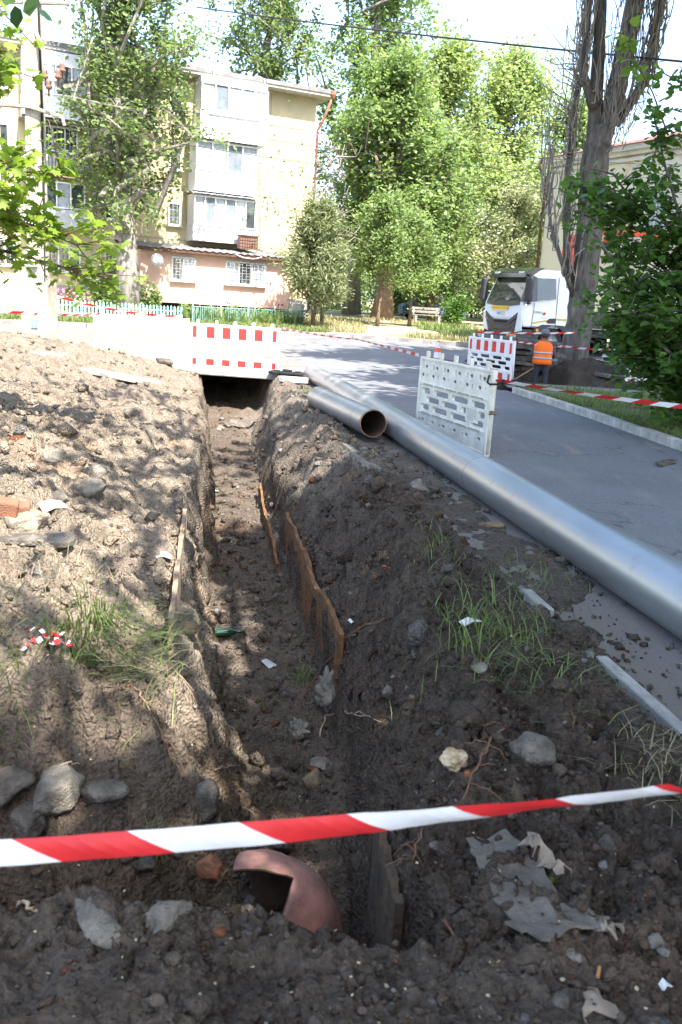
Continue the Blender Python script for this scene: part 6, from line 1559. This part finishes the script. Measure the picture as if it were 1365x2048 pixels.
tape('broad tape running from the dirty barrier over the kerb and grass to the right edge', cat(bpt(bC, -1.06, .0, .90), (5.2, 7.6, .92), .07, 18), .055, .20, [(0, .6), (.2, 1.0), (.5, .2), (1, .1)], 1.0)
tape('upper tape stretched in front of the truck bumper', cat((3.15, 22.2, 1.18), (6.0, 23.4, 1.30), .02, 8), .05, .25, [(0, .4), (1, .3)], 1.0)
tape('lower tape behind the worker from the barrier to the dead poplar', cat(bpt(bD, 1.03, 0, 1.0), (5.72, 23.2, .93), .02, 8) + cat((5.72, 23.2, .93), bpt(bE, -1.0, 0, .95), .04, 6)[1:], .05, .25, [(0, .6), (.5, .1), (1, .4)], 1.0)
tape('tape running from the concrete pole to the sunlit barrier', cat((-9.6, 17.2, 1.10), (-6.1, 16.72, 1.13), .02, 6) + cat((-6.1, 16.72, 1.13), bpt(bA, -.9, -.03, 1.0), .03, 6)[1:], .06, .25, [(0, .3), (1, .6)], 1.0)
tape('faded tape behind the concrete pole crossing above the picket fence', cat((-6.2, 17.2, 1.55), bpt(bA, .9, .03, 1.05), .12, 10), .05, .25, [(0, .3), (1, .6)], 1.0)
# knotted scrap of tape in the grass
kn = ground_at(95, 1300)
def scrap(label, base, seed, n, L_, wd):
    r_ = random.Random(seed); t = thing('tape_scrap', label, 'tape scrap', base)
    for i in range(n):
        a = r_.uniform(0, 6.28); pts = [Vector((0, 0, .05))]; 
        for k in range(7): a += r_.uniform(-1.2, 1.2); pts.append(pts[-1] + Vector((math.cos(a) * .035, math.sin(a) * .035, r_.uniform(-.03, .022))) * L_)
        mb = MB(); 
        for k in range(7):
            d_ = (pts[k + 1] - pts[k]).normalized(); s_ = d_.cross(Vector((math.sin(k), math.cos(k * 2), 1))).normalized() * wd / 2
            mb.add([pts[k] - s_, pts[k] + s_, pts[k + 1] + s_, pts[k + 1] - s_], [(0, 1, 2, 3)], (k + i) % 2)
        mb.build('strip', [RED2, WHT2], t)
    return t
scrap('knotted scrap of red and white tape lying in the grass on the left bank', kn, 3, 6, .65, .022)

# ------------------------------------------------------------------ stones that can be told apart
ST = [
 (105, 1600, (.30, .24, .20), 'large pale grey boulder on the ledge at the left edge of the pit', STONE_L, 1, .3, {}),
 (195, 1585, (.26, .18, .12), 'flat dark edged rock overhanging beside the large pale boulder', STONE_G, 2, .4, {}),
 (62, 1660, (.17, .15, .13), 'round dirty rock below the large pale boulder on the ledge', STONE_D, 3, .2, {}),
 (15, 1590, (.22, .2, .14), 'dark rock at the very left edge of the ledge', STONE_D, 4, .2, {}),
 (412, 1618, (.16, .16, .24), 'upright grey block standing in the middle of the pit wall', STONE_G, 5, .9, dict(cuts=10, cut=.5)),
 (628, 1570, (.19, .17, .22), 'two toned block with rusty sides in the dark right wall of the trench', RUST_S, 6, .5, dict(cuts=10, cut=.5)),
 (640, 1532, (.17, .14, .06), 'flat grey cap stone lying on the rusty block', STONE_L, 7, .2, {}),
 (555, 1565, (.12, .1, .11), 'dark stone left of the rusty block', STONE_D, 8, .1, {}),
 (1070, 1500, (.17, .16, .12), 'round dark grey stone on the right bank near the asphalt edge', STONE_G, 9, .7, dict(cuts=3)),
 (908, 1525, (.13, .10, .08), 'crumbling yellow white lump of foam on the dark bank', FOAM, 10, .3, dict(rough=.3, cuts=2)),
 (960, 1340, (.09, .07, .06), 'small pale stone under the largest grass tuft', STONE_L, 11, .2, {}),
 (775, 1392, (.10, .08, .07), 'rounded grey stone right of the rag on the dark bank', STONE_L, 12, .2, {}),
 (832, 978, (.27, .24, .20), 'pale stone on the crest of the right bank beside the pipe', STONE_L, 13, .6, {}),
 (430, 1350, (.15, .13, .10), 'brown stone on the left wall above the rubble', STONE_G, 14, .4, {}),
 (445, 1385, (.09, .08, .07), 'small brown stone under the stone on the left wall', STONE_G, 15, .3, {}),
 (365, 1235, (.24, .18, .14), 'light crumbly clod at the foot of the old board on the left', STONE_L, 16, .6, {}),
 (330, 1845, (.17, .10, .10), 'pale lump of mortar on the near rim left of the pink pipe', STONE_L, 17, .45, dict(rough=.3)),
 (200, 1850, (.24, .09, .07), 'long pale mortar crust on the near rim at the left', STONE_L, 18, .45, dict(rough=.3)),
 (497, 1815, (.09, .07, .07), 'whitish lump of mortar on the rim in front of the pink pipe', STONE_L, 19, .2, dict(cut=.5, cuts=9)),
 (812, 1850, (.032, .03, .05), 'small pointed white stone on the near rim', STONE_L, 20, .2, {}),
 (1312, 1900, (.055, .055, .06), 'angular grey stone at the lower right', STONE_L, 21, .2, dict(cut=.5, cuts=9)),
 (1150, 1915, (.05, .04, .03), 'flat pale stone below the tar sheet', STONE_L, 22, .3, {}),
 (1215, 1690, (.075, .065, .06), 'dark rounded stone right of the tar sheet', STONE_D, 23, .4, dict(cuts=3)),
 (1000, 1700, (.055, .05, .035), 'small dark stone on the tar sheet', STONE_D, 24, .3, {}),
 (1130, 2010, (.06, .06, .05), 'dark clod by the cardboard scrap at the bottom', STONE_D, 25, .4, {}),
 (425, 1745, (.15, .11, .12), 'rusty orange broken brick in the dark pit beside the pink pipe', BRICK, 26, .3, dict(cut=.45, cuts=8)),
 (255, 1715, (.10, .08, .08), 'dark wet stone in the pit under the foreground tape', STONE_D, 27, .3, {}),
 (290, 1735, (.11, .09, .09), 'brown stone in the heap left of the pink pipe', STONE_D, 28, .3, {}),
 (350, 1700, (.12, .1, .1), 'dark stone behind the orange brick in the pit', STONE_D, 29, .3, {}),
 (560, 1690, (.16, .12, .1), 'reddish brown stone behind the pink pipe bend', STONE_D, 30, .3, {}),
 (110, 915, (.22, .18, .15), 'stone lying on the sunlit left bank', STONE_L, 31, .3, {}),
 (190, 950, (.24, .2, .17), 'light clod in the shadow on the left bank', STONE_L, 32, .3, {}),
 (185, 985, (.22, .2, .16), 'light clod below the shadow on the left bank', STONE_L, 33, .3, {}),
 (120, 1000, (.14, .12, .1), 'small stone right of the buried brick on the left bank', STONE_L, 34, .3, {}),
 (265, 830, (.22, .2, .2), 'upright brown stone beside the shaded patch on the left bank', STONE_G, 35, .3, {}),
 (870, 1690, (.05, .04, .03), 'small stone by the right wall of the pit', STONE_G, 36, .3, {}),
 (985, 1055, (.22, .15, .10), 'broken stone with an orange face by the edge of the asphalt', RUST_S, 37, .3, {}),
 (550, 1200, (.14, .12, .1), 'dirty stone in the trench beside the old board', STONE_G, 38, .3, {}),
 (470, 845, (.30, .2, .14), 'pinkish stone on the far trench floor', STONE_G, 39, .3, {}),
 (440, 860, (.22, .2, .16), 'grey stone on the far trench floor', STONE_L, 40, .3, {}),
]
for (px, py, dims, lab, m_, sd, sink, kw) in ST: stone(px, py, dims, lab, m_, sd, rz=sd * 1.7, sink=min(.5, sink + .1), name='brick' if m_ is BRICK else 'stone', cat='brick' if m_ is BRICK else 'stone', **kw)
# buried bricks on the left bank
for (px, py, lab, sd) in ((45, 1050, 'broken orange brick set in a mortar lump on the left bank', 3), (15, 1045, 'dirty brick left of the orange one in the mortar lump', 4)):
    p = ground_at(px, py); mb = MB(); mb.box((0, 0, 0), (.12, .09, .20)); tag(mb.build('brick', BRICK, None, (p.x, p.y - .02, p.z + .04), (.2, .25 * sd - .8, .3), bevel=.012), lab, 'brick', 'bricks on the left bank')
p = ground_at(30, 1065); tag(obj('mortar_lump', rock_mesh('mortar_lump', 77, (.42, .26, .24), mat('old_mortar', (.24, .20, .155), .95, 0, .4, 10, bump=1, bscale=60), cut=.55, rough=.3), None, (p.x, p.y + .06, p.z + .04)), 'lump of pale mortar holding the broken bricks on the left bank', 'mortar lump')
slabbit('thin grey slab under the buried brick on the left bank', (p.x + .12, p.y - .05, p.z - .01), (.5, .22, .035), R(5), STONE_G, (0, .03), 41, group='pieces of concrete slab')

# old boards and edges in the trench walls
WOOD = mat('rotten_orange_board', (.27, .125, .045), .95, 0, .5, 7, col2=(.085, .056, .036), bump=.9, bscale=30, stretch=(4, .8, 3))
WOODG = mat('grey_split_board', (.36, .26, .18), .95, 0, .4, 7, col2=(.17, .12, .08), bump=.8, bscale=30, stretch=(4, .8, 3))
def ragged_board(label, a, b, z0, z1, th, m, seed, n=26, name='board', rise=None):
    r_ = random.Random(seed); a, b = Vector(a), Vector(b); d_ = (b - a).normalized(); s_ = Vector((d_.y, -d_.x, 0)) * th / 2; V = []; F = []
    for k in range(n + 1):
        c = a.lerp(b, k / n); top = c + Vector((0, 0, z1 + r_.uniform(-.018, .008) + .012 * math.sin(k * .9 + seed))) if rise is None else Vector((c.x, c.y, min(z1 + .12, max(z1 - .08, float(np.mean(land(np.full(9, c.x + SL * c.y + .08), c.y + np.linspace(-.22, .22, 9)))) + rise)) + r_.uniform(-.012, .008))); bot = c + Vector((0, 0, z0)); w_ = 1 + r_.uniform(-.25, .25)
        V += [bot - s_ * w_, bot + s_ * w_, top + s_ * w_, top - s_ * w_]
    for k in range(n):
        for j in range(4): F.append((k * 4 + j, k * 4 + (j + 1) % 4, (k + 1) * 4 + (j + 1) % 4, (k + 1) * 4 + j))
    F += [(0, 1, 2, 3), (n * 4 + 3, n * 4 + 2, n * 4 + 1, n * 4)]
    mb = MB(); mb.add(V, F); return tag(mb.build(name, m), label, 'board', 'old boards in the trench walls')
ragged_board('weathered orange brown board standing on edge in the right wall of the trench', (UX(.955, 8.3), 8.3, 0), (UX(.955, 5.0), 5.0, 0), -1.0, -.48, .035, WOOD, 2, 40, rise=.035)
ragged_board('farther rusty board edge along the trench floor', (UX(.90, 11.2), 11.2, 0), (UX(.84, 7.9), 7.9, 0), -1.1, -.76, .03, WOOD, 3, 40, rise=.02)
ragged_board('thin split grey board standing in the left wall of the trench', (UX(-.055, 6.6), 6.6, 0), (UX(-.10, 4.05), 4.05, 0), -.5, .05, .03, WOODG, 4)
ragged_board('board edge in the near right wall of the pit', (UX(.705, 2.75), 2.75, 0), (UX(.675, 2.3), 2.3, 0), -.55, -.16, .03, mat('dark_rotten_board', (.10, .066, .04), .95, 0, .5, 7, col2=(.045, .036, .03), bump=.9, bscale=30), 5)
# buried kerb pieces
p = ground_at(690, 900); q = ground_at(738, 955)
for (a, b, lab) in ((ground_at(683, 893), ground_at(698, 908), 'small cut end of a buried kerb showing in the right bank'), (ground_at(702, 915), ground_at(735, 938), 'pale cut kerb face showing in the right bank under the short pipe')):
    c = (a + b) / 2; d_ = b - a; mb = MB(); mb.box((0, 0, 0), (d_.length + .16, .12, .15)); tag(mb.build('buried_kerb', STONE_L, None, c + Vector((.05, .06, -.05)), (R(-15), 0, math.atan2(d_.y, d_.x)), bevel=.012), lab, 'kerb', 'buried kerb pieces')
for (ya, yb, lab) in ((3.92, 2.4, 'pale top of a buried kerb stone running along the asphalt at the right edge'), (4.9, 4.55, 'short pale kerb end peeping out beside the grass tuft on the right')):
    a, b = Vector((UX(2.03, ya), ya, .012)), Vector((UX(2.03, yb), yb, .012)); c = (a + b) / 2; d_ = b - a
    mb = MB(); mb.box((0, 0, 0), (d_.length, .065, .08)); tag(mb.build('buried_kerb', CONC, None, c + Vector((0, 0, .0)), (0, 0, math.atan2(d_.y, d_.x)), bevel=.008), lab, 'kerb', 'buried kerb pieces')
# tar sheet with torn edges on the near right
def flat_scrap(name, label, outline, m, cat_, lift=.012, thick=.006, curl=.012, seed=1, group=None):
    """a torn sheet draped over the ground; the outline is in metres"""
    from mathutils.geometry import delaunay_2d_cdt
    r_ = np.random.default_rng(seed); O = np.array(outline, float); P_ = []
    for i in range(len(O)):
        for k in range(4):
            t_ = k / 4; q_ = O[i] * (1 - t_) + O[(i + 1) % len(O)] * t_; P_.append(q_ + (r_.normal(0, .012, 2) if k else 0))
    P_ = np.array(P_); n_ = len(P_); lo, hi = P_.min(0), P_.max(0); st = max(.012, float((hi - lo).max()) / 22); I_ = []
    for x in np.arange(lo[0], hi[0], st):
        for y in np.arange(lo[1], hi[1], st):
            ins = False
            for i in range(n_):
                (x1, y1), (x2, y2) = P_[i], P_[i - 1]
                if (y1 > y) != (y2 > y) and x < (x2 - x1) * (y - y1) / (y2 - y1) + x1: ins = not ins
            if ins and min(np.hypot(P_[:, 0] - x, P_[:, 1] - y)) > st * .5: I_.append((x + r_.uniform(-.2, .2) * st, y + r_.uniform(-.2, .2) * st))
    A_ = [Vector(q_) for q_ in list(map(tuple, P_)) + I_]
    V, _e, F, *_ = delaunay_2d_cdt(A_, [], [list(range(n_))], 1, 1e-6)
    V = np.array([tuple(v) for v in V]); z = land(V[:, 0] + SL * V[:, 1], V[:, 1])
    M_ = np.column_stack([V, np.ones(len(V))]); cf = np.linalg.lstsq(M_, z, rcond=None)[0]; pl_ = M_ @ cf
    keep = .3 if cat_ == 'tar sheet' else .8
    z = pl_ + keep * (z - pl_) + lift + curl * .5 * fbm(V[:, 0] * 7, V[:, 1] * 7, seed, 3)
    mb = MB(); mb.add(np.column_stack([V, z]).tolist(), [tuple(f) for f in F]); o = mb.build(name, m, smooth=False)
    s_ = o.modifiers.new('thick', 'SOLIDIFY'); s_.thickness = thick; s_.offset = -1; return tag(o, label, cat_, group)
def G(px, py): v = ground_at(px, py); return (v.x, v.y)
TAR = mat('dusty_tar_sheet', (.165, .145, .122), .9, 0, .35, 5, col2=(.075, .062, .052), bump=.6, bscale=70)
TAN = mat('tan_paper_layer', (.24, .19, .145), .9, 0, .3, 9, bump=.3)
flat_scrap('tar_sheet', 'dusty grey torn tar sheet half buried in the dark ground at the lower right', [G(930, 1690), G(1010, 1680), G(1085, 1720), G(1120, 1800), G(1215, 1860), G(1195, 1885), G(1150, 1875), G(1095, 1922), G(1040, 1890), G(985, 1820), G(950, 1760)], TAR, 'tar sheet', .03, .008, .024, 2)
flat_scrap('paper_scrap', 'tan torn layer lying on the upper part of the tar sheet', [G(1052, 1690), G(1075, 1700), G(1100, 1730), G(1140, 1775), G(1110, 1778), G(1085, 1755), G(1056, 1715)], TAN, 'scrap', .036, .004, .008, 3)
flat_scrap('cardboard_scrap', 'tan piece of cardboard on the ground at the lower right edge', [G(1165, 2000), G(1195, 1992), G(1245, 2047), G(1170, 2060)], TAN, 'scrap', .014, .004, .01, 4)
flat_scrap('slate_scrap', 'flat tan flake at the lower corner of the tar sheet', [G(1205, 1865), G(1248, 1860), G(1240, 1875), G(1210, 1880)], TAN, 'scrap', .03, .006, .004, 5)
flat_scrap('asphalt_flake', 'flat dark flake lying on the road near the right kerb', [G(1312, 926), G(1350, 922), G(1352, 930), G(1318, 934)], STONE_D, 'flake', .02, .012, .006, 6)
p = ground_at(475, 850); flat_scrap('roofing_scrap', 'bent brown grey sheet on the far trench floor', [(p.x - .35, p.y - .25), (p.x + .1, p.y - .35), (p.x + .4, p.y + .1), (p.x, p.y + .3)], TAR, 'scrap', .05, .01, .12, 8)
# dirty rag
def rag(label, px, py, dims, seed, m, group=None):
    p = ground_at(px, py); V, F = ico(4); V = V.copy(); r_ = np.random.default_rng(seed); off = Vector(r_.uniform(-9, 9, 3))
    for i, v in enumerate(V):
        q_ = Vector(v); f = 1 + .45 * (abs(mnoise.noise(q_ * 2.1 + off)) * 2 - .5) + .12 * mnoise.noise(q_ * 6 + off); V[i] = v * f
    V *= np.array(dims)[None] / 2; o = obj('rag', from_arrays('rag', V, F.ravel(), np.arange(len(F)) * 3, m, smooth=True), None, (p.x, p.y, p.z + dims[2] * .25), (0, .3, .6)); return tag(o, label, 'rag', group)
RAGM = mat('muddy_cloth', (.27, .25, .21), .95, 0, .5, 6, col2=(.10, .09, .075), bump=.6, bscale=40)
rag('crumpled muddy cloth hanging on the dark right wall of the trench', 655, 1400, (.12, .20, .24), 3, RAGM, 'muddy rags')
rag('lower muddy strip of cloth below the crumpled one', 598, 1470, (.09, .14, .12), 5, RAGM, 'muddy rags')
# bottle, plastic bits, white litter
GB = mat('green_bottle_glass', (.015, .06, .02), .08, 0, .2, 6, spec=.7)
p = ground_at(452, 1277); bt_ = MB(); bt_.lathe([(.005, 0), (.036, .004), (.038, .03), (.038, .15), (.03, .19), (.014, .225), (.013, .285), (.016, .29), (.016, .30)], n=16)
tag(bt_.build('green_bottle', GB, None, (p.x - .15, p.y, p.z + .03), (0, R(86), R(8)), smooth=True), 'green glass bottle lying across the trench floor', 'bottle')
def litter(name, label, px, py, dims, m, rz, cat_='litter'):
    p = ground_at(px, py); mb = MB(); r_ = random.Random(px); a, b = dims[0] / 2, dims[1] / 2
    mb.add([(-a, -b, 0), (0, -b * .8, .012), (a, -b, .004), (-a * .9, b, .008), (.1 * a, b, .02), (a, b * .8, 0)], [(0, 1, 4, 3), (1, 2, 5, 4)])
    o = mb.build(name, m, None, (p.x, p.y, p.z + .012), (r_.uniform(-.3, .3), r_.uniform(-.3, .3), rz)); s_ = o.modifiers.new('t', 'SOLIDIFY'); s_.thickness = .004; return tag(o, label, cat_)
WP = mat('white_litter', (.68, .68, .67), .6, 0, .15, 20)
litter('plastic_scrap', 'white plastic scrap in the largest grass tuft', 940, 1250, (.11, .06), WP, .4)
litter('paper_scrap', 'white scrap of paper beside the trench board on the right bank', 702, 1250, (.035, .035), WP, .9)
litter('plastic_scrap', 'pale green scrap on the sunlit trench floor', 430, 985, (.12, .07), mat('mint_plastic', (.4, .62, .42), .5), .2)
litter('plastic_scrap', 'crushed translucent cup on the trench floor below the bottle', 540, 1333, (.09, .12), mat('dull_plastic', (.5, .52, .5), .4), .7)
litter('paper_scrap', 'small white paper on the left bank by the split board', 328, 1117, (.10, .07), WP, .2)
litter('leaf_scrap', 'small bright green leaf on the tar sheet', 1105, 1775, (.03, .014), LF_MAP, .2)
litter('leaf_scrap', 'dry broad leaf on the left bank below the stone', 105, 1018, (.16, .12), mat('dry_leaf', (.45, .40, .30), .9), .7)
litter('mortar_flake', 'thin whitish mortar flake on the trench floor near the bottle', 420, 1290, (.16, .07), STONE_L, .2)
litter('paper_scrap', 'small pale flake at the lower right corner', 1330, 1985, (.03, .02), WP, .4)
p = ground_at(1195, 1965); mb = MB(); mb.tube([(0, 0, 0), (.012, .03, .004)], .0045, 8); tag(mb.build('cigarette_end', mat('filter_orange', (.55, .28, .10), .8), None, (p.x, p.y, p.z + .008)), 'orange cigarette end lying on the dark ground at the lower right', 'cigarette end')
p = ground_at(383, 1268); mb = MB(); mb.lathe([(.03, 0), (.045, .01), (.05, .06), (.044, .12), (.03, .16), (.012, .17)], n=14); tag(mb.build('old_tin', mat('rusty_tin', (.28, .19, .11), .8, .2, .4, 9), None, (p.x, p.y, p.z + .03), (R(70), R(10), R(-20)), smooth=False), 'old crushed brown tin at the foot of the split board', 'tin')

# roots, sticks and wires
ROOT = mat('dry_root', (.24, .16, .10), .95, 0, .35, 14); ROOTL = mat('pale_root', (.42, .32, .22), .95, 0, .3, 14); ROOTR = mat('red_brown_root', (.17, .085, .05), .95, 0, .3, 14)
def root(label, pix, r_, m, seed, lift=.02, branches=0, name='root', cat_='root'):
    P_ = [ground_at(a, b) + Vector((0, 0, lift * (1 if 0 < i < len(pix) - 1 else .3))) for i, (a, b) in enumerate(pix)]
    pts = smooth_noise_pts(P_, .006 + r_ * .6, seed, 4); n_ = len(pts); mb = MB(); mb.tube(pts, [r_ * (1 - .6 * k / n_) for k in range(n_)], 6); rr_ = random.Random(seed)
    for k in range(branches):
        q_ = pts[rr_.randrange(1, n_ - 1)]; e_ = q_ + Vector((rr_.uniform(-.12, .12), rr_.uniform(-.08, .05), rr_.uniform(-.10, .03))); mb.tube(smooth_noise_pts([q_, (q_ + e_) / 2 + Vector((0, 0, .02)), e_], .006, seed + k, 3), [r_ * .4] * 6 + [r_ * .15], 4)
    return tag(mb.build(name, m, smooth=True), label, cat_, 'roots and sticks in the dig')
root('pale crooked twig sticking out of the dark right wall of the trench', [(640, 1478), (652, 1442), (690, 1438), (720, 1444), (762, 1450)], .0055, ROOTL, 1, .035, 3)
root('long brown root running from the dark bank down across the trench wall', [(770, 1240), (700, 1275), (660, 1330), (620, 1370), (600, 1420), (593, 1500)], .0075, ROOTR, 2, .03, 3)
root('brown root along the bank above the rag', [(745, 1265), (700, 1282), (665, 1292)], .006, ROOT, 3, .03, 2)
root('bundle of red brown roots on the right bank pointing to the round stone', [(1040, 1445), (985, 1490), (960, 1530), (935, 1580), (925, 1610)], .005, ROOTR, 4, .03, 8)
root('roots in the near wall right of the pit', [(845, 1660), (830, 1720), (810, 1760)], .004, ROOTR, 5, .02, 6)
root('hanging rootlets on the lit left wall of the trench', [(275, 1385), (290, 1420), (320, 1475), (350, 1540)], .004, ROOT, 6, .03, 14)
root('second strand of rootlets right of the hanging rootlets', [(330, 1320), (360, 1360), (395, 1415)], .0035, ROOTL, 7, .03, 9)
root('thin dry stalk lying across the left bank beside the board', [(255, 1080), (290, 1115), (340, 1140), (385, 1165)], .005, ROOTL, 8, .03, 3)
root('twig lying above the large pale boulder', [(110, 1535), (135, 1530), (160, 1532)], .004, ROOTL, 9, .015, 1)
root('thin stick on the lit wall near the upright block', [(430, 1548), (460, 1540), (485, 1532)], .004, ROOTL, 10, .02, 0)
root('short brown stick on the near ground below the tar sheet', [(888, 1848), (900, 1865), (912, 1885)], .006, ROOTR, 11, .008, 0)
root('short pale stick on the near rim at the left', [(35, 1812), (55, 1820), (75, 1828)], .008, ROOTL, 12, .015, 0)
root('thin twig on the asphalt edge right of the grass', [(1120, 1260), (1155, 1255), (1185, 1268)], .003, ROOT, 13, .01, 1)
# fine rootlets everywhere on the cut faces, too many to count
def rootlets():
    r_ = np.random.default_rng(91); mb = MB(); n = 0
    while n < 170:
        y = 2.3 + 5.5 * r_.uniform() ** 1.4; u = r_.choice([r_.uniform(-.35, .3), r_.uniform(.75, 1.75), r_.uniform(-1.2, -.2)]); x = u - SL * y; z = hz(u, y); a = r_.uniform(0, 6.28); L_ = r_.uniform(.04, .16)
        pts = [Vector((x, y, z - .005))]; 
        for k in range(4):
            a += r_.normal(0, .5); xx = pts[-1].x + math.cos(a) * L_ / 4; yy = pts[-1].y + math.sin(a) * L_ / 4; pts.append(Vector((xx, yy, hz(xx + SL * yy, yy) + r_.uniform(.003, .02))))
        w_ = r_.uniform(.0008, .002); mb.tube(pts, [w_, w_, w_ * .8, w_ * .6, w_ * .3], 3, cap=False); n += 1
    stuff(mb.build('rootlets', ROOT))
rootlets()
